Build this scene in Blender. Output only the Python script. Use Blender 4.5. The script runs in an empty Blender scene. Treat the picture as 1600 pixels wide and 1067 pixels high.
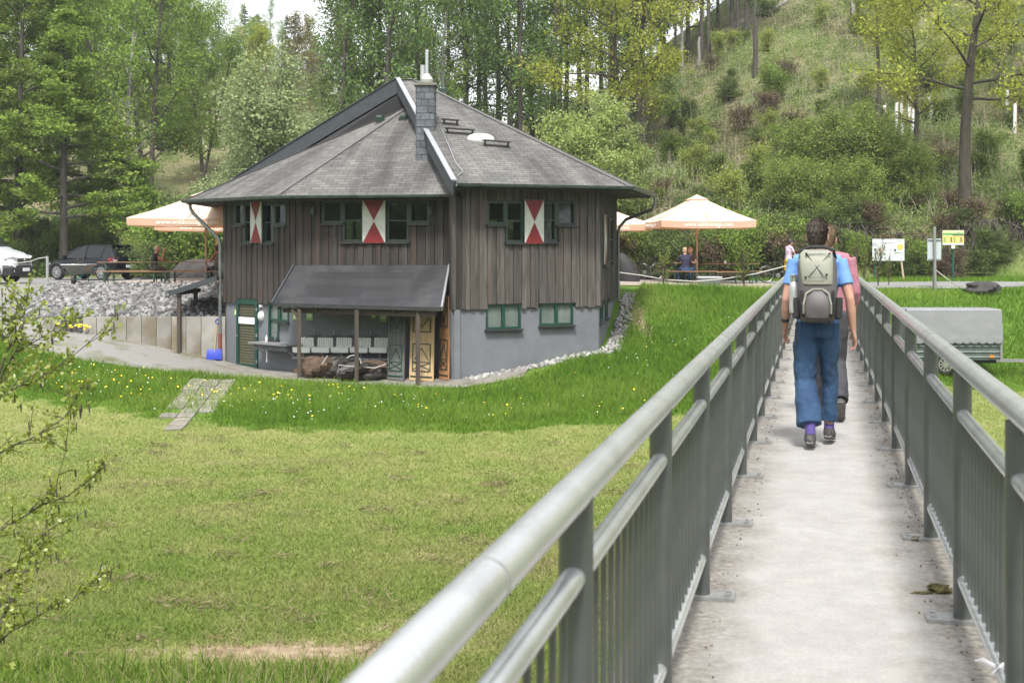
import bpy, bmesh, math, random
import numpy as np
from mathutils import Vector, Matrix

random.seed(7)
SC = bpy.context.scene
COL = SC.collection
# ------------------------------------------------------------------ camera
EYE = 1.54           # camera height above the bridge deck (deck = z 0)
F = 2000.0           # focal length in photo pixels (1600 wide)
HZ = 383.0           # horizon row
cam_d = bpy.data.cameras.new('camera')
cam = bpy.data.objects.new('camera', cam_d)
COL.objects.link(cam)
cam.location = (0, 0, EYE)
cam.rotation_euler = (math.radians(90), 0, 0)
cam_d.sensor_width = 36.0
cam_d.lens = F / 1600 * 36
cam_d.shift_y = -(533.5 - HZ) / 1600
cam_d.clip_start = 0.05
cam_d.clip_end = 3000
cam_d.dof.use_dof = True
cam_d.dof.focus_distance = 24.0
cam_d.dof.aperture_fstop = 6.3
SC.camera = cam
# ------------------------------------------------------------------ world, sun, exposure
SUN_EL, SUN_ROT = math.radians(58), math.radians(182)   # sun high behind the camera, veiled by thin cloud
w = bpy.data.worlds.new('World'); SC.world = w; w.use_nodes = True
nt = w.node_tree; nt.nodes.clear()
sky = nt.nodes.new('ShaderNodeTexSky'); sky.sky_type = 'NISHITA'; sky.sun_disc = False
sky.sun_elevation = SUN_EL; sky.sun_rotation = SUN_ROT
sky.air_density = 1.0; sky.dust_density = 4.0; sky.ozone_density = 1.0
hs = nt.nodes.new('ShaderNodeHueSaturation'); hs.inputs['Saturation'].default_value = 0.22   # thin white cloud
bg = nt.nodes.new('ShaderNodeBackground'); bg.inputs['Strength'].default_value = 0.15
wo = nt.nodes.new('ShaderNodeOutputWorld')
cm = nt.nodes.new('ShaderNodeMix'); cm.data_type = 'RGBA'; cm.inputs[0].default_value = .5; cm.inputs[7].default_value = (6.0, 6.15, 6.4, 1)   # even bright overcast veil
nt.links.new(sky.outputs[0], hs.inputs['Color']); nt.links.new(hs.outputs[0], cm.inputs[6]); nt.links.new(cm.outputs[2], bg.inputs['Color'])
nt.links.new(bg.outputs[0], wo.inputs['Surface'])
sd = bpy.data.lights.new('sun', 'SUN'); sd.energy = 2.8; sd.angle = math.radians(10); sd.color = (1, .96, .9)
sun = bpy.data.objects.new('sun', sd); COL.objects.link(sun)
# Nishita: rotation 0 = +Y, clockwise seen from above
dirv = Vector((math.sin(SUN_ROT) * math.cos(SUN_EL), math.cos(SUN_ROT) * math.cos(SUN_EL), math.sin(SUN_EL)))
sun.rotation_euler = dirv.to_track_quat('Z', 'Y').to_euler()
sun.location = (0, 0, 60)
SC.view_settings.view_transform = 'Standard'
SC.view_settings.look = 'None'
SC.view_settings.gamma = 1.0
SC.view_settings.exposure = 1.0
SC.view_settings.use_curve_mapping = False

# ------------------------------------------------------------------ helpers
ORG = {}
def at(px, py, Y):
    "world point seen at a photo pixel at depth Y"
    return Vector(((px - 800) / F * Y, Y, EYE - (py - HZ) / F * Y))
def tag(o, label=None, cat=None, group=None, kind=None):
    if label: o['label'] = label
    if cat: o['category'] = cat
    if group: o['group'] = group
    if kind: o['kind'] = kind
    return o
def thing(name, label, cat, loc=(0, 0, 0), rz=0, group=None):
    o = bpy.data.objects.new(name, None); COL.objects.link(o)
    o.location = loc; o.rotation_euler = (0, 0, rz); o.empty_display_size = .2
    ORG[o.name] = Vector(loc) if rz == 0 else Vector((0, 0, 0))
    return tag(o, label, cat, group)
def link(name, mesh, parent=None, loc=None):
    o = bpy.data.objects.new(name, mesh); COL.objects.link(o)
    if parent: o.parent = parent
    if loc is not None: o.location = loc
    return o
def copy_tree(o, parent=None):
    c = o.copy(); COL.objects.link(c); c.parent = parent
    for ch in list(o.children): copy_tree(ch, c)
    return c
def np_mesh(name, V, quads=None, tris=None, mat=None, attr=None, smooth=False):
    me = bpy.data.meshes.new(name)
    V = np.asarray(V, dtype=np.float32)
    nq = 0 if quads is None else len(quads); ntr = 0 if tris is None else len(tris)
    me.vertices.add(len(V)); me.vertices.foreach_set('co', V.ravel())
    idx = np.concatenate([np.asarray(a, dtype=np.int32).ravel() for a in (quads, tris) if a is not None and len(a)])
    tot = np.concatenate([np.full(nq, 4, np.int32), np.full(ntr, 3, np.int32)])
    st = np.concatenate([[0], np.cumsum(tot)[:-1]]).astype(np.int32)
    me.loops.add(len(idx)); me.loops.foreach_set('vertex_index', idx)
    me.polygons.add(nq + ntr); me.polygons.foreach_set('loop_start', st); me.polygons.foreach_set('loop_total', tot)
    if smooth: me.polygons.foreach_set('use_smooth', np.ones(nq + ntr, dtype=bool))
    me.update(calc_edges=True); me.validate()
    if attr is not None:
        a = me.attributes.new('tint', 'FLOAT', 'POINT'); a.data.foreach_set('value', np.asarray(attr, dtype=np.float32))
    if mat: me.materials.append(mat)
    return me

class MB:
    def __init__(s): s.v = []; s.f = []; s.uv = []
    def add(s, V, Fc, uv=None):
        o = len(s.v); s.v += [tuple(p) for p in V]
        for k, f in enumerate(Fc):
            s.f.append([i + o for i in f]); s.uv.append(uv[k] if uv else None)
        return s
    def box(s, c, size, rz=0):
        x, y, z = (q / 2 for q in size); ca, sa = math.cos(rz), math.sin(rz)
        V = [(c[0] + a * x * ca - b * y * sa, c[1] + a * x * sa + b * y * ca, c[2] + d * z) for d in (-1, 1) for a, b in ((-1, -1), (1, -1), (1, 1), (-1, 1))]
        return s.add(V, [(0, 3, 2, 1), (4, 5, 6, 7), (0, 1, 5, 4), (1, 2, 6, 5), (2, 3, 7, 6), (3, 0, 4, 7)])
    def beam(s, p0, p1, w_, h_, up=(0, 0, 1)):
        p0, p1 = Vector(p0), Vector(p1); d = (p1 - p0).normalized(); up = Vector(up)
        if abs(d.dot(up)) > .98: up = Vector((0, 1, 0))
        sd_ = d.cross(up).normalized(); u = sd_.cross(d).normalized()
        V = [p + sd_ * a * w_ / 2 + u * b * h_ / 2 for p in (p0, p1) for a, b in ((-1, -1), (1, -1), (1, 1), (-1, 1))]
        return s.add(V, [(0, 3, 2, 1), (4, 5, 6, 7), (0, 1, 5, 4), (1, 2, 6, 5), (2, 3, 7, 6), (3, 0, 4, 7)][::1])
    def ring_loft(s, rings, cap=True, closed=True):
        n = len(rings[0]); V = [p for r in rings for p in r]; Fc = []
        for i in range(len(rings) - 1):
            for j in range(n if closed else n - 1):
                k = (j + 1) % n
                Fc.append((i * n + j, i * n + k, (i + 1) * n + k, (i + 1) * n + j))
        if cap and closed:
            Fc.append(tuple(range(n))[::-1]); Fc.append(tuple((len(rings) - 1) * n + j for j in range(n)))
        return s.add(V, Fc)
    def tube(s, pts, rad, n=8, cap=True):
        pts = [Vector(p) for p in pts]
        if not hasattr(rad, '__len__'): rad = [rad] * len(pts)
        rings = []; prev = None
        for i, p in enumerate(pts):
            d = (pts[min(i + 1, len(pts) - 1)] - pts[max(i - 1, 0)])
            d = d.normalized() if d.length > 1e-9 else Vector((0, 0, 1))
            if prev is None:
                a = d.cross(Vector((0, 0, 1)))
                if a.length < .05: a = d.cross(Vector((0, 1, 0)))
                a.normalize()
            else:
                a = (prev - d * prev.dot(d)); a = a.normalized() if a.length > 1e-6 else d.orthogonal().normalized()
            prev = a; b = d.cross(a)
            r = rad[i]; rx, ry = r if hasattr(r, '__len__') else (r, r)
            rings.append([p + a * rx * math.cos(2 * math.pi * j / n) + b * ry * math.sin(2 * math.pi * j / n) for j in range(n)])
        return s.ring_loft(rings, cap)
    def prism(s, poly, off):
        off = Vector(off); n = len(poly); V = [Vector(p) for p in poly] + [Vector(p) + off for p in poly]
        Fc = [tuple(range(n))[::-1], tuple(range(n, 2 * n))] + [(i, (i + 1) % n, n + (i + 1) % n, n + i) for i in range(n)]
        return s.add(V, Fc)
    def lathe(s, prof, c=(0, 0, 0), n=16, axis='z'):
        rings = []
        for r, h in prof:
            ring = []
            for j in range(n):
                a = 2 * math.pi * j / n; q = (r * math.cos(a), r * math.sin(a), h)
                if axis == 'x': q = (q[2], q[0], q[1])
                if axis == 'y': q = (q[0], -q[2], q[1])
                ring.append((c[0] + q[0], c[1] + q[1], c[2] + q[2]))
            rings.append(ring)
        return s.ring_loft(rings)
    def ball(s, c, r, n=10, m=7):
        rx, ry, rz_ = r if hasattr(r, '__len__') else (r, r, r)
        rings = []
        for i in range(m + 1):
            t = math.pi * (i + .03) / (m + .06); rings.append([(c[0] + rx * math.sin(t) * math.cos(2 * math.pi * j / n), c[1] + ry * math.sin(t) * math.sin(2 * math.pi * j / n), c[2] - rz_ * math.cos(t)) for j in range(n)])
        return s.ring_loft(rings)
    def mesh(s, name, mat, org=(0, 0, 0), smooth=False, fixn=True):
        me = bpy.data.meshes.new(name); o = Vector(org)
        me.from_pydata([tuple(Vector(p) - o) for p in s.v], [], s.f)
        if any(u is not None for u in s.uv):
            L = me.uv_layers.new(name='UVMap')
            for pi, pl in enumerate(me.polygons):
                u = s.uv[pi]
                if u:
                    for k, li in enumerate(pl.loop_indices): L.data[li].uv = u[k]
        if fixn:
            bm = bmesh.new(); bm.from_mesh(me); bmesh.ops.recalc_face_normals(bm, faces=bm.faces); bm.to_mesh(me); bm.free()
        if mat: me.materials.append(mat)
        if smooth:
            for p in me.polygons: p.use_smooth = True
            try: me.set_sharp_from_angle(angle=math.radians(40))
            except Exception: pass
        return me
    def build(s, name, mat, parent=None, smooth=False, fixn=True, bevel=0):
        org = ORG.get(parent.name, Vector((0, 0, 0))) if parent else Vector((0, 0, 0))
        o = link(name, s.mesh(name, mat, org, smooth, fixn), parent)
        ORG[o.name] = org
        if bevel:
            b = o.modifiers.new('bevel', 'BEVEL'); b.width = bevel; b.segments = 2; b.limit_method = 'ANGLE'
        return o

# ------------------------------------------------------------------ materials
MATS = {}
def pm(name, col, col2=None, scale=4.0, rough=.75, metal=0, bump=0, bscale=None, rnd=0, stretch=(1, 1, 1), spec=.5, contrast=.5, coat=0, detail=4, third=None, tscale=.6):
    m = bpy.data.materials.new(name); m.use_nodes = True; t = m.node_tree; N = t.nodes; L = t.links
    b = N['Principled BSDF']; b.inputs['Roughness'].default_value = rough; b.inputs['Metallic'].default_value = metal
    b.inputs['Specular IOR Level'].default_value = spec; b.inputs['Coat Weight'].default_value = coat
    col = (*col, 1)
    tc = N.new('ShaderNodeTexCoord'); mp = N.new('ShaderNodeMapping'); mp.inputs['Scale'].default_value = stretch
    L.new(tc.outputs['Object'], mp.inputs['Vector'])
    src = None
    if rnd:
        oi = N.new('ShaderNodeObjectInfo'); vm = N.new('ShaderNodeVectorMath'); vm.operation = 'SCALE'; vm.inputs[0].default_value = (17.3, 9.1, 23.7)
        L.new(oi.outputs['Random'], vm.inputs['Scale']); va = N.new('ShaderNodeVectorMath'); va.operation = 'ADD'
        L.new(mp.outputs[0], va.inputs[0]); L.new(vm.outputs[0], va.inputs[1]); vec = va.outputs[0]
    else: vec = mp.outputs[0]
    if col2:
        n = N.new('ShaderNodeTexNoise'); n.inputs['Scale'].default_value = scale; n.inputs['Detail'].default_value = detail
        L.new(vec, n.inputs['Vector'])
        r = N.new('ShaderNodeValToRGB'); r.color_ramp.elements[0].position = .5 - contrast * .4; r.color_ramp.elements[1].position = .5 + contrast * .4
        r.color_ramp.elements[0].color = col; r.color_ramp.elements[1].color = (*col2, 1)
        L.new(n.outputs['Fac'], r.inputs['Fac']); src = r.outputs[0]
    else:
        rg = N.new('ShaderNodeRGB'); rg.outputs[0].default_value = col; src = rg.outputs[0]
    if third:
        n3 = N.new('ShaderNodeTexNoise'); n3.inputs['Scale'].default_value = tscale; n3.inputs['Detail'].default_value = 5
        L.new(vec, n3.inputs['Vector']); r3 = N.new('ShaderNodeMapRange'); r3.inputs[1].default_value = .5; r3.inputs[2].default_value = .68
        L.new(n3.outputs['Fac'], r3.inputs[0]); mx = N.new('ShaderNodeMix'); mx.data_type = 'RGBA'
        L.new(r3.outputs[0], mx.inputs[0]); L.new(src, mx.inputs[6]); mx.inputs[7].default_value = (*third, 1); src = mx.outputs[2]
    if rnd:
        mr = N.new('ShaderNodeMapRange'); mr.inputs[3].default_value = 1 - rnd; mr.inputs[4].default_value = 1 + rnd
        L.new(oi.outputs['Random'], mr.inputs[0]); mu = N.new('ShaderNodeVectorMath'); mu.operation = 'SCALE'
        L.new(src, mu.inputs[0]); L.new(mr.outputs[0], mu.inputs['Scale']); src = mu.outputs[0]
    L.new(src, b.inputs['Base Color'])
    if bump:
        nb = N.new('ShaderNodeTexNoise'); nb.inputs['Scale'].default_value = bscale or scale * 4; nb.inputs['Detail'].default_value = 5
        L.new(vec, nb.inputs['Vector']); bp = N.new('ShaderNodeBump'); bp.inputs['Strength'].default_value = bump; bp.inputs['Distance'].default_value = .02
        L.new(nb.outputs['Fac'], bp.inputs['Height']); L.new(bp.outputs[0], b.inputs['Normal'])
    MATS[name] = m
    return m
def leafmat(name, cols, trans=.35, gloss=.0):
    "leaf colour picked per leaf by the tint attribute; diffuse + translucent"
    m = bpy.data.materials.new(name); m.use_nodes = True; t = m.node_tree; N = t.nodes; L = t.links; N.clear()
    a = N.new('ShaderNodeAttribute'); a.attribute_name = 'tint'
    r = N.new('ShaderNodeValToRGB'); e = r.color_ramp.elements
    for i, c in enumerate(cols):
        p = i / (len(cols) - 1)
        if i == 0: e[0].position = 0; e[0].color = (*c, 1)
        elif i == len(cols) - 1: e[1].position = 1; e[1].color = (*c, 1)
    for i, c in enumerate(cols[1:-1]):
        q = e.new((i + 1) / (len(cols) - 1)); q.color = (*c, 1)
    L.new(a.outputs['Fac'], r.inputs['Fac'])
    oi = N.new('ShaderNodeObjectInfo'); mr = N.new('ShaderNodeMapRange'); mr.inputs[3].default_value = .85; mr.inputs[4].default_value = 1.18
    L.new(oi.outputs['Random'], mr.inputs[0]); mu = N.new('ShaderNodeVectorMath'); mu.operation = 'SCALE'
    L.new(r.outputs[0], mu.inputs[0]); L.new(mr.outputs[0], mu.inputs['Scale'])
    d = N.new('ShaderNodeBsdfDiffuse'); tr = N.new('ShaderNodeBsdfTranslucent'); mx = N.new('ShaderNodeMixShader'); mx.inputs[0].default_value = trans
    o = N.new('ShaderNodeOutputMaterial')
    L.new(mu.outputs[0], d.inputs[0]); L.new(mu.outputs[0], tr.inputs[0]); L.new(d.outputs[0], mx.inputs[1]); L.new(tr.outputs[0], mx.inputs[2])
    out = mx.outputs[0]
    if gloss:
        g = N.new('ShaderNodeBsdfGlossy'); g.inputs['Roughness'].default_value = .45; m2 = N.new('ShaderNodeMixShader'); m2.inputs[0].default_value = gloss
        L.new(out, m2.inputs[1]); L.new(g.outputs[0], m2.inputs[2]); out = m2.outputs[0]
    L.new(out, o.inputs[0])
    return m
def glassmat(name, tint=(.75, .82, .78), refl=.03, seethru=.8):
    m = bpy.data.materials.new(name); m.use_nodes = True; t = m.node_tree; N = t.nodes; L = t.links; N.clear()
    tr = N.new('ShaderNodeBsdfTransparent'); tr.inputs[0].default_value = (*[c * seethru for c in tint], 1)
    g = N.new('ShaderNodeBsdfGlossy'); g.inputs['Roughness'].default_value = .03
    lw = N.new('ShaderNodeFresnel'); lw.inputs[0].default_value = 1.5
    mr = N.new('ShaderNodeMath'); mr.operation = 'MULTIPLY_ADD'; mr.inputs[1].default_value = 1.0; mr.inputs[2].default_value = refl
    L.new(lw.outputs[0], mr.inputs[0]); mx = N.new('ShaderNodeMixShader'); L.new(mr.outputs[0], mx.inputs[0])
    o = N.new('ShaderNodeOutputMaterial'); L.new(tr.outputs[0], mx.inputs[1]); L.new(g.outputs[0], mx.inputs[2]); L.new(mx.outputs[0], o.inputs[0])
    return m

# ------------------------------------------------------------------ terrain
def S(x, a, b):
    t = np.clip((x - a) / (b - a), 0, 1); return t * t * (3 - 2 * t)
CP = []
for Y_ in (-10, 2, 10, 18, 24):
    for X_ in (-26, -18, -12, -6, 0, 6, 12, 18, 26): CP.append((X_, Y_, -2.5))
CP += [(-8.55, 37.6, -1.95), (-5.9, 35.2, -2.03), (-1.6, 33.0, -2.05), (2.42, 35.2, -1.42), (3.4, 40.7, -.25), (-4, 38, -2.0), (0, 38, -1.6),
       (-10, 31, -2.25), (-4, 30.5, -2.28), (0, 30.5, -2.25), (4, 32, -1.93), (-14, 31.5, -2.1), (-18, 32, -1.95), (-4, 27, -2.47), (-12, 27.5, -2.45), (3, 27, -2.4), (-20, 27, -2.4),
       (-11.0, 37.6, -1.44), (-12.35, 37.6, -1.16), (-13.9, 37.6, -1.0), (-15.2, 38, -.75), (-16, 40, -.62), (-18, 45, -.15), (-20, 50, 0), (-11.9, 34.5, -1.6), (-14.5, 34.5, -1.3), (-19, 37, -.6), (-24, 40, -.2), (-26, 50, 0), (-30, 30, -1.6),
       (4.2, 42, .0), (6.6, 44, .08), (5.5, 37, -1.3), (7.6, 40, -.45), (9.5, 40, -.7), (10.4, 43.5, -.08), (3.4, 35, -1.6), (6, 32, -2.05), (9, 30, -2.3), (9, 35, -1.75),
       (13, 37, -2.5), (12, 32, -2.45), (17, 33, -2.45), (16.5, 37.5, -2.45), (20, 38, -2.1), (24, 34, -2.2), (15, 41, -1.3), (18, 42, -1.1), (22, 43, -.9), (12, 40.5, -1.2), (13.6, 43.6, -.1), (17.8, 44, -.15), (22, 45, -.05), (28, 45, -.1), (34, 40, -1.5),
       (14, 47, 0), (22, 48, 0), (34, 49, .1), (8, 47, .05), (2, 46, .15), (-5, 47, .2), (-12, 47, .2), (-18, 53, 0), (-10, 56, .05), (0, 56, .05), (10, 52, .03), (20, 53, .05), (-10, 64, .0), (-20, 64, -.05), (-30, 64, -.1), (0, 64, .05), (12, 60, .1), (24, 58, .2), (36, 56, .4)]
CP = np.array(CP, dtype=float)
def _k(r2): return 0.5 * r2 * np.log(r2 + 1e-9)
_n = len(CP)
_A = np.zeros((_n + 3, _n + 3)); _d = ((CP[:, None, :2] - CP[None, :, :2]) ** 2).sum(-1)
_A[:_n, :_n] = _k(_d) + np.eye(_n) * .02; _A[:_n, _n] = 1; _A[:_n, _n + 1:] = CP[:, :2]; _A[_n, :_n] = 1; _A[_n + 1:, :_n] = CP[:, :2].T
_W = np.linalg.solve(_A, np.concatenate([CP[:, 2], [0, 0, 0]]))
def vnoise(x, y, s=1.0, seed=0):
    "cheap smooth value noise"
    x = np.asarray(x) * s + seed * 17.17; y = np.asarray(y) * s + seed * 31.7
    xi, yi = np.floor(x), np.floor(y); fx, fy = x - xi, y - yi; fx = fx * fx * (3 - 2 * fx); fy = fy * fy * (3 - 2 * fy)
    def hsh(a, b):
        v = np.sin(a * 127.1 + b * 311.7) * 43758.5453; return v - np.floor(v)
    return (hsh(xi, yi) * (1 - fx) + hsh(xi + 1, yi) * fx) * (1 - fy) + (hsh(xi, yi + 1) * (1 - fx) + hsh(xi + 1, yi + 1) * fx) * fy
RX = [-400, -60, -40, -20, -10, 0, 10, 19.5, 28, 40, 400]
RZ = [9, 9, 9, 9, 9.3, 10.5, 14.5, 22.5, 26, 29, 40]
def ground(X, Y):
    X = np.asarray(X, float); Y = np.asarray(Y, float); sh = X.shape; x = np.clip(X.ravel(), -34, 38); y = np.clip(Y.ravel(), -12, 64)
    z = np.empty(len(x))
    for i in range(0, len(x), 20000):
        sl = slice(i, i + 20000)
        d2 = (x[sl, None] - CP[None, :, 0]) ** 2 + (y[sl, None] - CP[None, :, 1]) ** 2
        z[sl] = _k(d2) @ _W[:_n] + _W[_n] + _W[_n + 1] * x[sl] + _W[_n + 2] * y[sl]
    x0, y0 = X.ravel(), Y.ravel()
    z = np.clip(z, -2.62, .6)
    # terrace and rubble bank behind the concrete wall
    hi = np.interp(y0, [38.1, 38.3, 42.6, 43.2, 47, 55, 62], [-.70, -.68, .10, .18, .16, .04, 0])
    xl = np.interp(y0, [38, 39.5, 41, 47], [-14.3, -15.1, -15.9, -15.9]); m = S(x0, xl - .6, xl + .6) * (1 - S(x0, -8.2, -7.2)) * S(y0, 38.03, 38.14) * (1 - S(y0, 47, 55))
    z = z * (1 - m) + hi * m
    # cut bank and wooded hillside
    edge = 55 + vnoise(x0, y0 * 0, .25, 3) * 1.2 + S(-x0, 10, 25) * 9
    bank = S(x0, -4, 9) * 2.1
    zr = np.interp(x0, RX, RZ)
    zh = bank * S(y0, edge, edge + 1.6) + (zr - bank) * np.clip((y0 - edge - 1) / (103 - edge), 0, 1) ** 1.05
    zh = np.where(y0 > 103, zh - S(y0, 103, 150) * (zr - 4), zh)
    zh = zh + (vnoise(x0, y0, .3, 1) - .5) * .8 * S(y0, edge + 1, edge + 6) + (vnoise(x0, y0, .11, 2) - .5) * 2.0 * S(y0, edge + 3, edge + 14)
    # far hills
    far = S(y0, 130, 235) * np.interp(x0 / np.maximum(y0, 1) * F + 800, [-3000, 0, 250, 430, 560, 660, 1000, 4000], [30, 32, 34, 33, 22, 8, 8, 8])
    z = np.where(y0 > edge, np.maximum(z * 0 + zh + np.minimum(z, .3), far), z)
    z = z + (vnoise(x0, y0, .5, 5) - .5) * .06 * (1 - S(y0, 34, 36)) + (vnoise(x0, y0, 1.7, 6) - .5) * .03 * (1 - S(y0, 30, 33))
    return z.reshape(sh)
def gz(x, y): return float(ground(np.array([x]), np.array([y]))[0])
def axis(segs):
    out = []
    for a, b, n in segs: out += list(np.linspace(a, b, n, endpoint=False))
    return np.array(out + [segs[-1][1]])
GX = axis([(-420, -100, 12), (-100, -40, 30), (-40, -22, 36), (-22, 24, 140), (24, 48, 48), (48, 110, 30), (110, 420, 12)])
GY = np.unique(np.concatenate([axis([(-60, 4, 16), (4, 60, 170), (60, 110, 80), (110, 260, 50), (260, 420, 8)]), [37.98, 38.03, 38.08, 38.14, 38.2]]))
_gx, _gy = np.meshgrid(GX, GY)
_gz = ground(_gx, _gy)
_V = np.stack([_gx.ravel(), _gy.ravel(), _gz.ravel()], 1)
nx, ny = len(GX), len(GY)
_i = (np.arange(ny - 1)[:, None] * nx + np.arange(nx - 1)[None, :]).ravel()
GQ = np.stack([_i, _i + 1, _i + 1 + nx, _i + nx], 1)

def ground_material():
    m = bpy.data.materials.new('meadow_soil'); m.use_nodes = True; t = m.node_tree; N = t.nodes; L = t.links; b = N['Principled BSDF']
    b.inputs['Roughness'].default_value = .95; b.inputs['Specular IOR Level'].default_value = .1
    tc = N.new('ShaderNodeTexCoord')
    def noise(s, d=5, dist=0):
        n = N.new('ShaderNodeTexNoise'); n.inputs['Scale'].default_value = s; n.inputs['Detail'].default_value = d; L.new(tc.outputs['Object'], n.inputs['Vector']); n.inputs['Distortion'].default_value = dist; return n.outputs['Fac']
    def ramp(f, stops):
        r = N.new('ShaderNodeValToRGB'); e = r.color_ramp.elements; e[0].position, e[0].color = stops[0][0], (*stops[0][1], 1); e[1].position, e[1].color = stops[-1][0], (*stops[-1][1], 1)
        for p, c in stops[1:-1]: q = e.new(p); q.color = (*c, 1)
        L.new(f, r.inputs['Fac']); return r.outputs[0]
    def mix(f, a, c):
        x = N.new('ShaderNodeMix'); x.data_type = 'RGBA'; L.new(f, x.inputs[0]); L.new(a, x.inputs[6]); L.new(c, x.inputs[7]); return x.outputs[2]
    mown = ramp(noise(1.3, 8), [(.3, (.11, .155, .04)), (.5, (.175, .215, .062)), (.68, (.235, .225, .10))])
    fine = ramp(noise(22, 4), [(.3, (.10, .13, .03)), (.7, (.27, .26, .09))])
    x1 = N.new('ShaderNodeMix'); x1.data_type = 'RGBA'; x1.inputs[0].default_value = .45; L.new(mown, x1.inputs[6]); L.new(fine, x1.inputs[7])
    wild = ramp(noise(1.1, 8), [(.3, (.07, .14, .02)), (.6, (.11, .19, .032)), (.8, (.15, .19, .05))])
    hill = ramp(noise(.45, 8), [(.3, (.085, .115, .04)), (.5, (.15, .145, .075)), (.7, (.21, .175, .11))])
    aw = N.new('ShaderNodeAttribute'); aw.attribute_name = 'wild'; ah = N.new('ShaderNodeAttribute'); ah.attribute_name = 'hill'
    ab = N.new('ShaderNodeAttribute'); ab.attribute_name = 'bare'
    c = mix(aw.outputs['Fac'], x1.outputs[2], wild); c = mix(ah.outputs['Fac'], c, hill)
    soil = ramp(noise(6, 6), [(.3, (.16, .115, .07)), (.7, (.30, .24, .16))])
    mm = N.new('ShaderNodeMath'); mm.operation = 'MULTIPLY_ADD'; mm.inputs[1].default_value = 1.6; mm.inputs[2].default_value = -.8
    nn = N.new('ShaderNodeMath'); nn.operation = 'ADD'; L.new(noise(3.5, 6), mm.inputs[0]); L.new(mm.outputs[0], nn.inputs[0]); L.new(ab.outputs['Fac'], nn.inputs[1])
    mr = N.new('ShaderNodeMapRange'); mr.inputs[1].default_value = .4; mr.inputs[2].default_value = .7; L.new(nn.outputs[0], mr.inputs[0])
    c = mix(mr.outputs[0], c, soil)
    L.new(c, b.inputs['Base Color'])
    bp = N.new('ShaderNodeBump'); bp.inputs['Strength'].default_value = .6; bp.inputs['Distance'].default_value = .05; L.new(noise(14, 6), bp.inputs['Height']); L.new(bp.outputs[0], b.inputs['Normal'])
    return m
def long_zone(x, y):
    "1 where the grass is left long, 0 on the mown field"
    edge = np.interp(x, [-30, -14, -10.5, -7.5, -5, 0, 3, 6, 9.5, 12, 40], [33, 31.6, 30.6, 29, 27.4, 27.4, 28.2, 29.5, 31, 36.5, 39.5]) + (vnoise(x, y, .7, 8) - .5) * .9
    edge = edge + (vnoise(x, y, 2.6, 14) - .5) * .7 + (vnoise(x, y, 7, 15) - .5) * .3
    return S(y, edge - .35, edge + .35)
def bare_zone(x, y):
    a = np.exp(-(((x + 2.3) / 2.0) ** 2 + ((y - 12.75) / .42) ** 2)) + .8 * np.exp(-(((x + .9) / .9) ** 2 + ((y - 13.6) / .45) ** 2))
    a = a + .8 * np.exp(-(((x - 3.85) / .45) ** 2 + ((y - 39.0) / 2.6) ** 2))
    return np.clip(a, 0, 1)
gme = np_mesh('ground', _V, quads=GQ, mat=ground_material(), smooth=True)
for nm, arr in (('wild', long_zone(_V[:, 0], _V[:, 1])), ('hill', S(_V[:, 1], 54, 57)), ('bare', bare_zone(_V[:, 0], _V[:, 1]))):
    a_ = gme.attributes.new(nm, 'FLOAT', 'POINT'); a_.data.foreach_set('value', arr.astype(np.float32))
tag(link('ground', gme), kind='structure')

def sheet(name, left, right, mat, n=60, k=10, dz=.025, wob=.12):
    "a strip of paving or gravel laid over the ground between two edge polylines"
    def rs(pl):
        pl = np.array(pl, float); d = np.concatenate([[0], np.cumsum(np.hypot(*np.diff(pl, axis=0).T))]); t = np.linspace(0, d[-1], n)
        return np.stack([np.interp(t, d, pl[:, 0]), np.interp(t, d, pl[:, 1])], 1)
    a, b = rs(left), rs(right); s_ = np.linspace(0, 1, k)[None, :, None]
    P = a[:, None] * (1 - s_) + b[:, None] * s_
    wv = (vnoise(P[..., 0], P[..., 1], 1.6, 9) - .5) * wob
    P[:, 0] += wv[:, :1]; P[:, -1] -= wv[:, -1:]
    Z = ground(P[..., 0], P[..., 1]) + dz
    V = np.concatenate([P, Z[..., None]], 2).reshape(-1, 3)
    i = (np.arange(n - 1)[:, None] * k + np.arange(k - 1)[None, :]).ravel()
    o = link(name, np_mesh(name, V, quads=np.stack([i, i + 1, i + 1 + k, i + k], 1), mat=mat, smooth=True))
    bm = bmesh.new(); bm.from_mesh(o.data); bmesh.ops.recalc_face_normals(bm, faces=bm.faces)
    if sum(f.normal.z for f in bm.faces) < 0: bmesh.ops.reverse_faces(bm, faces=bm.faces)
    bm.to_mesh(o.data); bm.free()
    return tag(o, kind='structure')
M_gravel = pm('gravel', (.135, .13, .12), (.27, .265, .25), scale=60, rough=.95, bump=.5, bscale=90, third=(.10, .11, .05), tscale=1.1)
M_conc = pm('concrete_paving', (.155, .145, .125), (.225, .21, .19), scale=5, rough=.92, bump=.25, bscale=60, third=(.12, .11, .085), tscale=1.6)
M_sand = pm('terrace_sand', (.24, .20, .16), (.33, .285, .235), scale=8, rough=.95, bump=.3, bscale=50)
M_asph = pm('old_asphalt', (.15, .15, .15), (.215, .215, .21), scale=7, rough=.92, bump=.2, bscale=80)
sheet('gravel_drive', [(-6.4, 34.6), (-9.0, 34.8), (-11.6, 34.7), (-13.6, 35.2), (-15.2, 36.6), (-17.3, 39), (-19.5, 44), (-22.5, 50)],
      [(-8.65, 37.93), (-9.4, 37.94), (-11.4, 37.94), (-13.2, 37.94), (-14.7, 38.3), (-15.9, 40), (-16.7, 42.5), (-16.6, 45), (-15.4, 50)], M_gravel, n=90, k=24)
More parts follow.
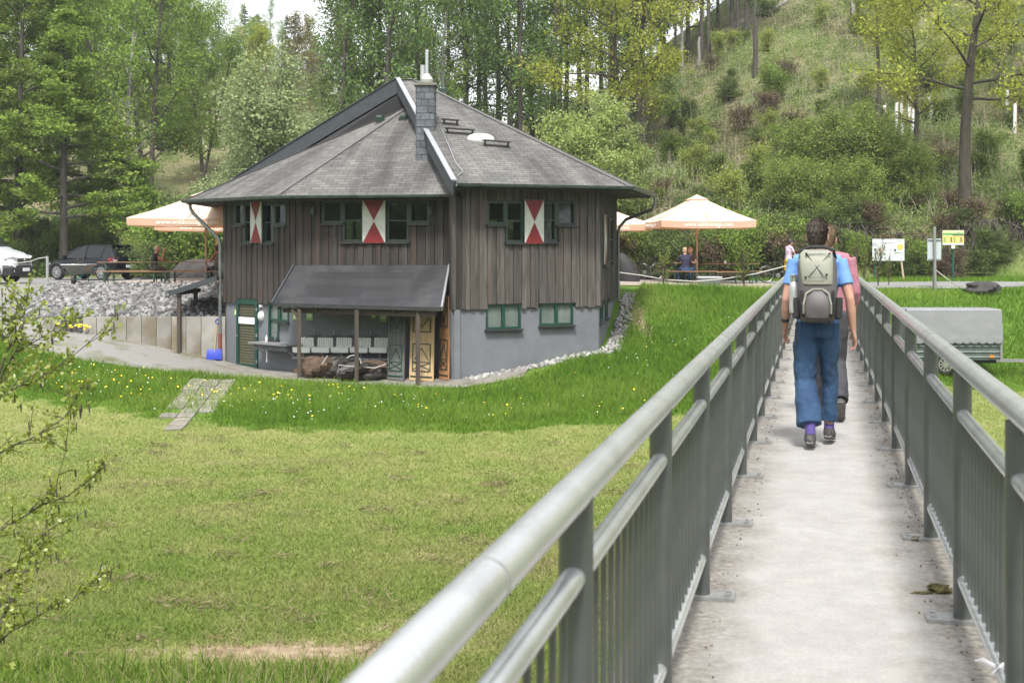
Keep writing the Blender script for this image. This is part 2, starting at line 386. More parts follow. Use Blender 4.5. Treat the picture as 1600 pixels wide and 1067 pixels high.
sheet('forecourt', [(-9.1, 34.85), (-6.3, 34.0), (-4.0, 33.1), (-1.3, 32.35), (.3, 32.9)], [(-8.6, 37.95), (-5.95, 35.65), (-3.5, 35.1), (-1.5, 33.5), (.5, 34.4)], M_conc, n=60, k=14, dz=.05, wob=.06)
sheet('terrace_paving', [(-14.6, 43.15), (-9.1, 43.1), (-8, 45), (-2, 47.2), (2.6, 45.0), (4.6, 43.8), (8, 44.0), (10.6, 44.2)], [(-15.4, 50), (-9, 50), (-8, 50), (-2, 50), (2.6, 50), (4.6, 50.0), (8, 50.0), (10.8, 50)], M_sand, n=70, k=16)
sheet('road', [(-60, 50.02), (-24, 50.02), (-15, 50.02), (-5, 50.02), (6, 50.02), (10.9, 50.02), (10.9, 44.3), (16, 44.6), (24, 45.6), (40, 46.5)], [(-60, 62), (-24, 61), (-15, 60.5), (-5, 56), (6, 53.5), (11, 52.6), (12, 52), (16, 51.6), (24, 51.5), (40, 52)], M_asph, n=120, k=18, dz=.03)
# ------------------------------------------------------------------ footbridge
BD = Vector((.2322, .9727, 0)); BR = Vector((.9727, -.2322, 0)); BO = Vector((.0, 0, 0))
def bp(s, l, z): return BO + BD * s + BR * l + Vector((0, 0, z))
LL, LR = -.495, .578
M_deck = None
def deck_material():
    m = pm('bridge_concrete', (.275, .266, .252), (.325, .317, .303), scale=2.2, contrast=.7, rough=.9, bump=.3, bscale=70, third=None)
    t = m.node_tree; N = t.nodes; L = t.links; b = N['Principled BSDF']; src = b.inputs['Base Color'].links[0].from_socket
    tc = N.new('ShaderNodeTexCoord'); sp = N.new('ShaderNodeSeparateXYZ'); L.new(tc.outputs['Object'], sp.inputs[0])
    # dirt and moss gathered along both edges of the walkway
    ab = N.new('ShaderNodeMath'); ab.operation = 'ABSOLUTE'; sb = N.new('ShaderNodeMath'); sb.operation = 'SUBTRACT'; sb.inputs[1].default_value = .03
    L.new(sp.outputs[0], sb.inputs[0]); L.new(sb.outputs[0], ab.inputs[0])
    n = N.new('ShaderNodeTexNoise'); n.inputs['Scale'].default_value = 3.2; n.inputs['Detail'].default_value = 7; L.new(tc.outputs['Object'], n.inputs['Vector'])
    ad = N.new('ShaderNodeMath'); ad.operation = 'MULTIPLY_ADD'; ad.inputs[1].default_value = .42; L.new(n.outputs['Fac'], ad.inputs[0]); L.new(ab.outputs[0], ad.inputs[2])
    mr = N.new('ShaderNodeMapRange'); mr.inputs[1].default_value = .46; mr.inputs[2].default_value = .74; mr.inputs[4].default_value = .9; L.new(ad.outputs[0], mr.inputs[0])
    n2 = N.new('ShaderNodeTexNoise'); n2.inputs['Scale'].default_value = 30; n2.inputs['Detail'].default_value = 5; L.new(tc.outputs['Object'], n2.inputs['Vector'])
    rp = N.new('ShaderNodeValToRGB'); rp.color_ramp.elements[0].color = (.075, .066, .05, 1); rp.color_ramp.elements[1].color = (.21, .19, .16, 1); rp.color_ramp.elements[0].position = .35; rp.color_ramp.elements[1].position = .65
    L.new(n2.outputs['Fac'], rp.inputs['Fac'])
    mx = N.new('ShaderNodeMix'); mx.data_type = 'RGBA'; L.new(mr.outputs[0], mx.inputs[0]); L.new(src, mx.inputs[6]); L.new(rp.outputs[0], mx.inputs[7]); L.new(mx.outputs[2], b.inputs['Base Color'])
    sp2 = N.new('ShaderNodeTexNoise'); sp2.inputs['Scale'].default_value = 55; sp2.inputs['Detail'].default_value = 8; sp2.inputs['Roughness'].default_value = .75; L.new(tc.outputs['Object'], sp2.inputs['Vector'])
    st2 = N.new('ShaderNodeTexNoise'); st2.inputs['Scale'].default_value = 7; st2.inputs['Detail'].default_value = 8; st2.inputs['Roughness'].default_value = .7; L.new(tc.outputs['Object'], st2.inputs['Vector'])
    ma = N.new('ShaderNodeMapRange'); ma.inputs[1].default_value = .35; ma.inputs[2].default_value = .65; ma.inputs[3].default_value = .86; ma.inputs[4].default_value = 1.12; L.new(sp2.outputs['Fac'], ma.inputs[0])
    mb_ = N.new('ShaderNodeMapRange'); mb_.inputs[1].default_value = .4; mb_.inputs[2].default_value = .62; mb_.inputs[3].default_value = .9; mb_.inputs[4].default_value = 1.04; L.new(st2.outputs['Fac'], mb_.inputs[0])
    mm = N.new('ShaderNodeMath'); mm.operation = 'MULTIPLY'; L.new(ma.outputs[0], mm.inputs[0]); L.new(mb_.outputs[0], mm.inputs[1]); vs = N.new('ShaderNodeVectorMath'); vs.operation = 'SCALE'; L.new(mx.outputs[2], vs.inputs[0]); L.new(mm.outputs[0], vs.inputs['Scale']); L.new(vs.outputs[0], b.inputs['Base Color'])
    return m
brot = math.atan2(-BD.x, BD.y)
deck = MB().box((.04, 19.5, -.14), (1.52, 49, .28)).build('footbridge_deck', deck_material(), bevel=.012)
deck.rotation_euler = (0, 0, brot); tag(deck, kind='structure')
M_galv = pm('grey_galvanised_steel', (.55, .565, .575), (.64, .655, .665), scale=9, rough=.26, metal=.7, bump=.05, bscale=60, contrast=.9, third=(.50, .51, .51), tscale=5, spec=.6)
M_post = pm('grey_steel_post', (.078, .085, .083), (.112, .119, .116), scale=5, rough=.42, metal=.35, bump=.03, bscale=50)
M_plate = pm('base_plate_steel', (.30, .31, .31), (.22, .22, .215), scale=20, rough=.5, metal=.4)
S0 = 5.50 * 1.028 - 3 * 1.5     # first post near the camera
NB = 29
bal_me = MB().tube([(0, 0, .19), (0, 0, .845)], .0078, 8).mesh('baluster', M_post, smooth=True)
post_me = MB().tube([(0, 0, .012), (0, 0, 1.02)], .037, 20).mesh('post', M_post, smooth=True)
for side, lat, lab in (('L', LL, 'long grey steel tube railing on the meadow and house side of the footbridge'), ('R', LR, 'long grey steel tube railing of the footbridge nearer the covered trailer')):
    o0 = bp(0, lat, 0); sgn = 1 if side == 'L' else -1
    r = thing('bridge_railing', lab, 'railing', o0, group='footbridge railings'); zt_ = 1.022 if side == 'L' else 1.05
    s_first = S0 if side == 'L' else S0 - .12
    end = s_first + NB * 1.5
    tr = MB().tube([bp(-2.5, lat, zt_), bp(end, lat, zt_)], .0375, 24).build('top_rail', M_galv, r, smooth=True)
    for s_ in np.arange(s_first + .75, end, 6.0):
        MB().tube([bp(s_ - .004, lat, zt_), bp(s_ + .004, lat, zt_)], .0383, 24).build('joint', M_plate, tr, smooth=True)
    plate_me = MB().box((0, 0, .008), (.20, .12, .014)).box((.07 * sgn, .03, .02), (.022, .022, .014)).box((.07 * sgn, -.03, .02), (.022, .022, .014)).mesh('base_plate', M_plate)
    mid_me = MB().tube([(0, .03, .845), (0, 1.47, .845)], .026, 16).mesh('middle_rail', M_galv, smooth=True)
    bot_me = MB().tube([(0, .03, .17), (0, 1.47, .17)], .024, 16).mesh('bottom_rail', M_galv, smooth=True)
    rest = MB(); cnt = 0
    for i in range(-1, NB + 1):
        s_ = s_first + i * 1.5; rel = bp(s_, lat, 0) - o0
        p = link('post', post_me, r, rel)
        bpl = link('base_plate', plate_me, r, rel + BR * .045 * sgn); bpl.rotation_euler = (0, 0, brot)
        if i < NB:
            for nm, me in (('middle_rail', mid_me), ('bottom_rail', bot_me)):
                q = link(nm, me, r, rel); q.rotation_euler = (0, 0, brot)
            for k in range(1, 13):
                c = bp(s_ + .02 + k * .1123, lat, 0)
                if cnt < 300: link('baluster', bal_me, r, c - o0); cnt += 1
                else: rest.tube([c + Vector((0, 0, .19)), c + Vector((0, 0, .845))], .0078, 6)
    q = rest.build('far_balusters', M_post, r); q['kind'] = 'stuff'
# ribbon and wire ends tied to the right railing
M_white = pm('white_plastic', (.72, .70, .72), rough=.5)
rb = thing('ribbon', 'pale ribbon knotted round the bottom rail of the right railing', 'ribbon', bp(4.35, LR - .02, .17))
MB().tube([bp(4.32, LR - .03, .20), bp(4.36, LR - .06, .205), bp(4.40, LR - .08, .19)], [.007, .009, .003], 6).build('loop', M_white, rb, smooth=True)
MB().tube([bp(4.35, LR, .14), bp(4.35, LR - .03, .17), bp(4.35, LR, .2), bp(4.35, LR + .03, .17), bp(4.35, LR, .14)], .006, 6).build('knot', M_white, rb, smooth=True)

# ------------------------------------------------------------------ the house
a0, a1 = Vector((-8.55, 38.0, 0)), Vector((-5.93, 35.6, 0)); b1 = Vector((-1.61, 34.6, 0)); c0 = Vector((-1.556, 33.46, 0)); c1 = Vector((2.42, 35.4, 0)); d1 = Vector((3.30, 40.7, 0))
e1, f1, g1 = Vector((.9, 45.2, 0)), Vector((-4.6, 46.6, 0)), Vector((-8.9, 43.0, 0))
class Facet:
    def __init__(s, p, q):
        s.p = p; s.q = q; s.len = (q - p).length; s.u = (q - p).normalized(); s.n = Vector((s.u.y, -s.u.x, 0))
    def P(s, u, z, d=0): return s.p + s.u * u + s.n * d + Vector((0, 0, z))
    def fu(s, px):
        k = (px - 800) / F; return (k * s.p.y - s.p.x) / (s.u.x - k * s.u.y)
    def fz(s, px, py): return EYE - (py - HZ) / F * (s.p.y + s.u.y * s.fu(px))
    def rect(s, x0, y0, x1, y1): return (s.fu(x0), s.fu(x1), s.fz((x0 + x1) / 2, y1), s.fz((x0 + x1) / 2, y0))
    def bar(s, mb, u0, u1, z0, z1, d0, d1):
        V = [s.P(u, z, d) for z in (z0, z1) for u, d in ((u0, d0), (u1, d0), (u1, d1), (u0, d1))]
        return mb.add(V, [(0, 3, 2, 1), (4, 5, 6, 7), (0, 1, 5, 4), (1, 2, 6, 5), (2, 3, 7, 6), (3, 0, 4, 7)])
FA, FB, FC, FD = Facet(a0, a1), Facet(a1, b1), Facet(c0, c1), Facet(c1, d1)
FS = Facet(b1, c0); FE, FF, FG, FH = Facet(d1, e1), Facet(e1, f1), Facet(f1, g1), Facet(g1, a0)
def plank_mat(name, a, b, red):
    return pm(name, a, b, scale=6, rough=.85, bump=.4, bscale=30, rnd=.3, stretch=(3, 3, .25), third=red, tscale=1.2)
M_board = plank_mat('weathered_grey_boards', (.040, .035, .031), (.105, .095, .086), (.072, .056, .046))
M_boardd = plank_mat('weathered_shaded_boards', (.021, .018, .016), (.054, .048, .043), (.052, .032, .026))  # darker wood, with part of the eaves' shade put into its colour
M_plast = pm('grey_blue_render', (.130, .139, .155), (.155, .165, .182), scale=3, rough=.9, bump=.12, bscale=120, third=(.118, .124, .132), tscale=.8)
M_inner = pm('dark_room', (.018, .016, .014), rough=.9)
M_green = pm('dark_green_frame', (.016, .035, .026), (.022, .046, .034), scale=12, rough=.5)
M_greenb = pm('bottle_green_frame', (.004, .038, .028), (.006, .052, .037), scale=12, rough=.45)
M_sill = pm('black_sill', (.03, .032, .033), (.05, .052, .054), scale=10, rough=.45, metal=.3)
M_glass = glassmat('window_glass')
M_frost = pm('frosted_pane', (.10, .125, .118), (.15, .18, .168), scale=2, rough=.25, spec=.6)
M_dglass = pm('dim_pane', (.05, .065, .05), (.10, .12, .08), scale=3, rough=.08, spec=.7)
M_red = pm('red_shutter_paint', (.155, .006, .009), (.185, .009, .013), scale=6, rough=.55)
M_wht = pm('white_shutter_paint', (.42, .43, .39), (.50, .51, .48), scale=6, rough=.55)
house = thing('house', 'dark timber clad polygonal house on a grey plastered basement with a stepped shingle roof', 'house', (-3, 39.5, -2.0))
Z_CL = -.15; Z_LO = -2.6
# openings per facet: (u0,u1,z0,z1)
up_px = {
 'A': (FA, [(366, 318, 381, 352), (381, 318, 396, 380), (411, 318, 428, 380), (428, 318, 447, 352)], (395, 314, 412, 379.5)),
 'B': (FB, [(503, 314, 535, 349), (535, 314, 568, 378), (604, 314, 639, 378), (639, 314, 671, 349)], (568, 311, 603.5, 380)),
 'C': (FC, [(761, 314, 790, 351), (790, 314, 818, 379), (847, 314, 870, 378), (870, 314, 900, 352)], (818, 313, 847.5, 381))}
OPEN = {'A': [], 'B': [], 'C': [], 'D': []}
WIN = []
for k_, (fc, rs_, sh) in up_px.items():
    for r_ in rs_:
        q = fc.rect(*r_); OPEN[k_].append(q); WIN.append((fc, q, 'up'))
lowC = [FC.rect(760, 475.5, 814.5, 514), FC.rect(844, 474, 896.5, 508)]
OPEN['C'] += lowC
doorA = FA.rect(369.5, 467, 402, 579); winA = [FA.rect(418, 474, 434.5, 530), FA.rect(434.5, 474, 450, 503)]
OPEN['A'] += [doorA] + winA
dlow = [(.55, 1.35, -.62, -.02), (2.0, 2.8, -.62, -.02)]; OPEN['D'] += dlow
dup = [(1.35, 2.3, 1.05, 2.35), (3.2, 4.2, 1.05, 2.35)]; OPEN['D'] += dup
back_open = {id(FE): [(1.2, 2.4, .7, 2.5), (3.0, 4.2, .7, 2.5)], id(FF): [(.8, 2.0, .7, 2.5), (3.2, 4.6, .7, 2.5)], id(FG): [(.8, 2.0, .7, 2.5), (3.2, 4.4, .7, 2.5)], id(FH): [(1.6, 3.0, .8, 2.4)]}
def wall_cells(fc, opens, z0, z1, d0, d1, name, mat, u0=0, u1=None):
    us = sorted(set([u0, u1 if u1 is not None else fc.len] + [v for o in opens for v in o[:2]])); zs = sorted(set([z0, z1] + [min(max(v, z0), z1) for o in opens for v in o[2:]]))
    mb = MB()
    for i in range(len(us) - 1):
        run = None
        for j in range(len(zs) - 1):
            uc, zc = (us[i] + us[i + 1]) / 2, (zs[j] + zs[j + 1]) / 2
            hole = any(o[0] < uc < o[1] and o[2] < zc < o[3] for o in opens)
            if not hole:
                if run is None: run = zs[j]
            if hole or j == len(zs) - 2:
                top = zs[j] if hole else zs[j + 1]
                if run is not None and top - run > 1e-4: fc.bar(mb, us[i], us[i + 1], run, top, d0, d1)
                run = None
    return mb.build(name, mat, house)
for k_, fc, zt in (('A', FA, 2.95), ('B', FB, 2.95), ('C', FC, 3.15), ('D', FD, 3.15)):
    wall_cells(fc, OPEN[k_], Z_LO, Z_CL - .002, -.22, -.045, 'plaster_wall', M_plast)
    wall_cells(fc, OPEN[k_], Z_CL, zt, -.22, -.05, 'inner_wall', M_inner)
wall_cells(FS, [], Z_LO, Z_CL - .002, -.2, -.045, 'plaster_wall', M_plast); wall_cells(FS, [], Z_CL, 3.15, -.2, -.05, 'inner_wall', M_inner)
for fc in (FE, FF, FG, FH):
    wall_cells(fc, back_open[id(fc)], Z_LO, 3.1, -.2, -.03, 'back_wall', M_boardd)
# floor between the storeys
poly = [a0, a1, b1, c0, c1, d1, e1, f1, g1]; cen = Vector((-3, 40, 0))
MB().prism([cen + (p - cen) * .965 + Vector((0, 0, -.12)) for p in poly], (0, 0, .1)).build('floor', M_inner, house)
# vertical boards, one by one (two layers: boards and proud cover boards)
rb_ = random.Random(3)
def boards(fc, opens, z0, z1, mat, w_=.125, u0=.0, u1=None):
    u1 = fc.len if u1 is None else u1; n = max(1, round((u1 - u0) / w_)); w_ = (u1 - u0) / n
    for i in range(n):
        ua, ub = u0 + i * w_ + .006, u0 + (i + 1) * w_ - .006; uc = (ua + ub) / 2
        proud = .034 if i % 2 == 0 else .004
        blk = sorted((o[2] - .01, o[3] + .01) for o in opens if o[0] - .02 < uc < o[1] + .02)
        zz = z0 + rb_.uniform(-.02, .015); segs = []
        for lo, hi in blk:
            if lo > zz + .05: segs.append((zz, lo))
            zz = max(zz, hi)
        if zz < z1 - .05: segs.append((zz, z1))
        for lo, hi in segs:
            fc.bar(MB(), ua - (.004 if proud > .02 else 0), ub + (.004 if proud > .02 else 0), lo, hi, -.045, proud + rb_.uniform(-.003, .003)).build('board', mat, house)
shA = FA.rect(395, 314, 412, 379.5); shB = FB.rect(568, 311, 603.5, 380); shC = FC.rect(818, 313, 847.5, 381)
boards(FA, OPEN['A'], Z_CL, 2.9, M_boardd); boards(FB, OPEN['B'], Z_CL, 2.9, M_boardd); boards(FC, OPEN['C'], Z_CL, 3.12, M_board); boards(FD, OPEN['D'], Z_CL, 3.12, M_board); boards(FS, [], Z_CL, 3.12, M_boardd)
def window(fc, q, fm, gm, bars=(), d=.0, fw=.06, sill=True, name='window'):
    u0, u1, z0, z1 = q; mb = MB()
    fc.bar(mb, u0, u0 + fw, z0, z1, -.14, d); fc.bar(mb, u1 - fw, u1, z0, z1, -.14, d)
    fc.bar(mb, u0 + fw, u1 - fw, z1 - fw, z1, -.14, d - .003); fc.bar(mb, u0 + fw, u1 - fw, z0, z0 + fw, -.14, d - .003)
    for b in bars:
        if b[0] == 'h': zc = z0 + (z1 - z0) * b[1]; fc.bar(mb, u0 + fw, u1 - fw, zc - .02, zc + .02, -.12, d - .012)
        else: uc = u0 + (u1 - u0) * b[1]; fc.bar(mb, uc - .045, uc + .045, z0 + fw, z1 - fw, -.12, d - .006)
    wd = mb.build(name, fm, house)
    fc.bar(MB(), u0 + fw * .8, u1 - fw * .8, z0 + fw * .8, z1 - fw * .8, -.095, -.085).build('pane', gm, wd)
    if sill: fc.bar(MB(), u0 - .04, u1 + .04, z0 - .05, z0 - .005, -.05, d + .10).build('sill', M_sill, wd)
    return wd
for fc, q, _ in WIN:
    tall = q[3] - q[2] > .9
    window(fc, q, M_green, M_glass, bars=[('h', .52)] if tall else [], fw=.065, d=.0)
for q in lowC: window(FC, q, M_greenb, M_frost, bars=[('v', .5)], fw=.055, d=-.02)
window(FA, winA[0], M_greenb, M_frost, bars=[('h', .55)], d=-.02); window(FA, winA[1], M_greenb, M_frost, d=-.02)
for q in dlow: window(FD, q, M_greenb, M_frost, bars=[('v', .5)], d=-.02)
for q in dup: window(FD, q, M_green, M_glass, bars=[('h', .5)])
for fc in (FE, FF, FG, FH):
    for q in back_open[id(fc)]: window(fc, q, M_green, M_glass, bars=[('v', .5)], sill=False, d=-.01)
# red and white hourglass shutters
def shutter(fc, q, d0=.055, parent=house):
    u0, u1, z0, z1 = q; uc, zc = (u0 + u1) / 2, (z0 + z1) / 2
    sh = fc.bar(MB(), u0, u1, z0, z1, d0, d0 + .035).build('shutter', M_wht, parent)
    for za, zb in ((z0, zc - .01), (z1, zc + .01)):
        mb = MB(); tri = [fc.P(u0 + .005, za + (.004 if za == z0 else -.004), d0 + .035), fc.P(u1 - .005, za + (.004 if za == z0 else -.004), d0 + .035), fc.P(uc, zb, d0 + .035)]
        mb.prism(tri, fc.n * .004).build('red_triangle', M_red, sh)
    return sh
shutter(FA, shA); shutter(FB, shB); shutter(FC, shC)
# the narrow edge-on shutter standing off wall D
shutter(FD, (.75, 1.3, 1.0, 2.4))
FD.bar(MB(), .7, 1.35, .93, .98, .03, .14).build('shutter_bracket', M_sill, house)
# basement door
u0, u1, z0, z1 = doorA
dr = MB(); fw = .11
FA.bar(dr, u0, u0 + fw, z0, z1, -.12, .015); FA.bar(dr, u1 - fw, u1, z0, z1, -.12, .015); FA.bar(dr, u0 + fw, u1 - fw, z1 - .16, z1, -.12, .012); FA.bar(dr, u0 + fw, u1 - fw, z0, z0 + .2, -.12, .012)
door = dr.build('door', M_greenb, house); door['label'] = 'bottle green basement door with a slatted panel and a white notice'
M_slat = pm('olive_door_slats', (.055, .055, .030), (.085, .08, .045), scale=8, rough=.7, stretch=(1, 1, 4))
ns = 22; hh = (z1 - .16 - z0 - .2) / ns
for i in range(ns):
    zb = z0 + .2 + i * hh; mb = MB(); V = [FA.P(u, z, d) for (z, d) in ((zb, -.02), (zb + hh * .98, -.05), (zb + hh * .98, -.07), (zb, -.06)) for u in (u0 + fw, u1 - fw)]
    mb.add(V, [(0, 1, 3, 2), (2, 3, 5, 4), (4, 5, 7, 6), (6, 7, 1, 0), (0, 2, 4, 6), (1, 3, 5, 7)]).build('slat', M_slat, door)
M_paper = pm('white_paper', (.78, .78, .80), rough=.6)
zp = FA.fz(386, 506); n_ = FA.bar(MB(), u0 + fw + .01, u1 - fw - .01, zp, zp + .19, .004, .010).build('notice', M_paper, door)
M_ink = pm('grey_ink', (.45, .47, .5), rough=.6)
for k in range(3): FA.bar(MB(), u0 + fw + .08, u1 - fw - .10 - .05 * k, zp + .045 + .045 * k, zp + .06 + .045 * k, .0105, .0125).build('text_line', M_ink, n_)
MB().tube([FA.P(u0 + .055, z0 + 1.0, .02), FA.P(u0 + .055, z0 + 1.0, .07), FA.P(u0 + .16, z0 + 1.0, .07)], .012, 8).build('door_handle', M_plate, door)
for k in (.25, 1.0, 1.75): FA.bar(MB(), u1 - .03, u1 + .02, z0 + k, z0 + k + .09, .015, .035).build('hinge', M_plate, door)
# oval wall lamp, small spotlight and green pictogram plates
M_lamp = pm('lamp_opal', (.62, .63, .64), rough=.3)
ul, zl = FA.fu(407.5), FA.fz(407.5, 494)
mb = MB(); rings = []
for t, dd in ((1, 0), (.97, .05), (.75, .10), (.35, .125), (.05, .13)):
    rings.append([FA.P(ul + .105 * t * math.cos(a), zl + .15 * t * math.sin(a), -.04 + dd) for a in np.linspace(0, 2 * math.pi, 20, endpoint=False)])
mb.ring_loft(rings).build('wall_lamp', M_lamp, house, smooth=True)
us, zs_ = FA.fu(408), FA.fz(408, 478)
FA.bar(MB(), us - .04, us + .04, zs_ - .03, zs_ + .03, -.04, .05).build('spotlight', M_lamp, house)
M_pict = pm('green_plate', (.24, .42, .12), rough=.5); M_pictw = pm('plate_white', (.7, .75, .6), rough=.5)
def plate(fc, px, py, s_, icon=0):
    u, z = fc.fu(px), fc.fz(px, py); p = fc.bar(MB(), u - s_, u + s_, z - s_ * 1.15, z + s_ * 1.15, -.043, -.03).build('sign_plate', M_pict, house)
    mb = MB()
    if icon == 0: fc.bar(mb, u - s_ * .3, u + s_ * .3, z - s_ * .8, z + s_ * .25, -.03, -.027); fc.bar(mb, u - s_ * .25, u + s_ * .25, z + s_ * .35, z + s_ * .8, -.03, -.027)
    else:
        for q in (-.5, .05, .5): fc.bar(mb, u + s_ * (q - .18), u + s_ * (q + .18), z - s_ * .6 + abs(q) * s_ * .5, z + s_ * .6, -.03, -.027)
    mb.build('pictogram', M_pictw, p)
plate(FA, 367, 488, .075); plate(FA, 459, 494, .085); plate(FB, 483, 494, .10, 1); plate(FB, 583, 492, .08); plate(FB, 598, 496, .10, 1)
ub, zb = FB.fu(673), FB.fz(673, 330); FB.bar(MB(), ub - .06, ub + .06, zb - .12, zb + .1, .03, .13).build('wall_lantern', M_sill, house)
ub, zb = FB.fu(491), FB.fz(491, 330); FB.bar(MB(), ub - .06, ub + .06, zb - .1, zb + .1, .03, .16).build('wall_lantern', M_green, house)

# ---- roofs
def roof_material(name='bitumen_shingles', mort=.009, a=(.080, .078, .075), b=(.122, .119, .114), brow=.145):
    m = bpy.data.materials.new(name); m.use_nodes = True; t = m.node_tree; N = t.nodes; L = t.links; p = N['Principled BSDF']; p.inputs['Roughness'].default_value = .88
    uv = N.new('ShaderNodeTexCoord'); br = N.new('ShaderNodeTexBrick'); br.offset = .5
    br.inputs['Scale'].default_value = 1.0; br.inputs['Brick Width'].default_value = .33; br.inputs['Row Height'].default_value = brow; br.inputs['Mortar Size'].default_value = mort; br.inputs['Mortar Smooth'].default_value = .4; br.inputs['Bias'].default_value = -.1
    br.inputs['Color1'].default_value = (*a, 1); br.inputs['Color2'].default_value = (*b, 1); br.inputs['Mortar'].default_value = (a[0] * .45, a[1] * .45, a[2] * .45, 1)
    L.new(uv.outputs['UV'], br.inputs['Vector'])
    # lichen-pale and algae-dark streaks that run down the slope
    mp = N.new('ShaderNodeMapping'); mp.inputs['Scale'].default_value = (1.3, .22, 1); L.new(uv.outputs['UV'], mp.inputs[0])
    n = N.new('ShaderNodeTexNoise'); n.inputs['Scale'].default_value = 1.1; n.inputs['Detail'].default_value = 6; n.inputs['Distortion'].default_value = .6; L.new(mp.outputs[0], n.inputs['Vector'])
    r = N.new('ShaderNodeValToRGB'); e = r.color_ramp.elements; e[0].position = .32; e[0].color = (.55, .55, .55, 1); e[1].position = .68; e[1].color = (1.4, 1.38, 1.35, 1); q = e.new(.5); q.color = (1, 1, 1, 1); L.new(n.outputs['Fac'], r.inputs[0])
    n2 = N.new('ShaderNodeTexNoise'); n2.inputs['Scale'].default_value = 45; n2.inputs['Detail'].default_value = 3; L.new(uv.outputs['UV'], n2.inputs['Vector'])
    r2 = N.new('ShaderNodeMapRange'); r2.inputs[1].default_value = .3; r2.inputs[2].default_value = .7; r2.inputs[3].default_value = .8; r2.inputs[4].default_value = 1.2; L.new(n2.outputs['Fac'], r2.inputs[0])
    m1 = N.new('ShaderNodeVectorMath'); m1.operation = 'MULTIPLY'; L.new(br.outputs['Color'], m1.inputs[0]); L.new(r.outputs[0], m1.inputs[1])
    m2 = N.new('ShaderNodeVectorMath'); m2.operation = 'SCALE'; L.new(m1.outputs[0], m2.inputs[0]); L.new(r2.outputs[0], m2.inputs['Scale']); L.new(m2.outputs[0], p.inputs['Base Color'])
    bp_ = N.new('ShaderNodeBump'); bp_.inputs['Strength'].default_value = .7; bp_.inputs['Distance'].default_value = .015; iv = N.new('ShaderNodeMath'); iv.operation = 'SUBTRACT'; iv.inputs[0].default_value = 1; L.new(br.outputs['Fac'], iv.inputs[1]); L.new(iv.outputs[0], bp_.inputs['Height']); L.new(bp_.outputs[0], p.inputs['Normal'])
    return m
M_roof = roof_material(); M_roof2 = roof_material('darker_shingles', 0.0, (.021, .022, .025), (.034, .035, .038), .15)
M_hip = pm('hip_shingle', (.085, .083, .08), (.12, .117, .112), scale=9, rough=.9, stretch=(1, 1, 1)); M_void = pm('gap_shade_black', (.010, .010, .011), rough=.95)  # the shade of the gap under the raised verge is painted near-black
M_fascia = pm('blue_black_fascia', (.030, .036, .045), (.045, .052, .062), scale=6, rough=.5)
M_gutter = pm('weathered_gutter', (.085, .105, .10), (.13, .155, .148), scale=8, rough=.45, metal=.5, third=(.07, .08, .07), tscale=3)
M_strip = pm('bare_metal_strip', (.42, .43, .45), (.36, .37, .39), scale=10, rough=.4, metal=.5)
def slab(tri, th, mat, name, parent, u_axis=None):
    "roof plane: polygon with UVs along the eave (first edge), thickness below"
    tri = [Vector(p) for p in tri]; u = (tri[1] - tri[0]).normalized(); nrm = u.cross(tri[2] - tri[0]).normalized()
    if nrm.z < 0: nrm = -nrm
    v = nrm.cross(u)
    if v.z < 0: v = -v
    uvs = [((p - tri[0]).dot(u) + tri[0].x * 1.7, (p - tri[0]).dot(v)) for p in tri]; n = len(tri)
    V = tri + [p - nrm * th for p in tri]
    Fc = [tuple(range(n)), tuple(range(2 * n - 1, n - 1, -1))] + [(i, (i + 1) % n, n + (i + 1) % n, n + i) for i in range(n)]
    mb = MB(); mb.add(V, Fc, [uvs] + [None] * (n + 1)); return mb.build(name, mat, parent)
P0, P1, P2 = Vector((-9.77, 38.3, 2.90)), Vector((-6.46, 35.0, 2.90)), Vector((-1.27, 33.95, 2.90)); LA = Vector((-3.28, 39.0, 5.69)); LG = Vector((-10.0, 43.6, 2.90))
UA, UB = Vector((-3.52, 39.6, 6.65)), Vector((-3.05, 39.6, 6.65)); VV = Vector((-9.3, 43.0, 3.72)); Q0, Q1, RR = Vector((-1.45, 32.9, 3.14)), Vector((3.2, 34.7, 3.14)), Vector((4.35, 40.0, 3.14))
RE, RF = Vector((1.5, 46.0, 3.14)), Vector((-4.8, 47.6, 3.14))
# part of the lower roof runs on under the upper one (so no gap shows)
LX = LA + (P2 - P1).normalized() * .55
slab([P0, P1, LA], .12, M_roof, 'lower_roof_slope', house); slab([P1, P2, LX, LA], .12, M_roof, 'lower_roof_slope', house); slab([LG, P0, LA], .12, M_roof, 'lower_roof_slope', house)
slab([Q0, Q1, UB, UA], .12, M_roof, 'upper_roof_slope', house); slab([Q1, RR, UB], .12, M_roof, 'upper_roof_slope', house); slab([RR, RE, UB], .12, M_roof, 'upper_roof_slope', house); slab([RE, RF, UA, UB], .12, M_roof, 'upper_roof_slope', house); slab([RF, VV, UA], .12, M_roof, 'upper_roof_slope', house)
for p, q in ((P1, LA), (P0, LA), (Q1, UB), (UA, UB), (RR, UB)):
    MB().beam(p + Vector((0, 0, .0)), q + Vector((0, 0, .006)), .20, .016).build('hip_cap', M_hip, house)
# verge boards of the raised roof
def verge(p, q, h_, name='verge_board'):
    up = Vector((0, 0, 1)); v = MB().beam(p + up * (-h_ / 2 + .05), q + up * (-h_ / 2 + .05), .05, h_).build(name, M_fascia, house)
    MB().beam(p + up * .065, q + up * .065, .14, .03).build('metal_flashing', M_strip, v)
verge(Q0 + Vector((-.04, -.03, 0)), UA + Vector((-.02, 0, 0)), .42); 
vb = MB().beam(VV + Vector((0, 0, -.12)), UA + Vector((0, 0, -.16)), .05, .46).build('verge_board', M_fascia, house); MB().beam(VV + Vector((0, 0, .10)), UA + Vector((0, 0, .085)), .12, .03).build('metal_flashing', M_fascia, vb)
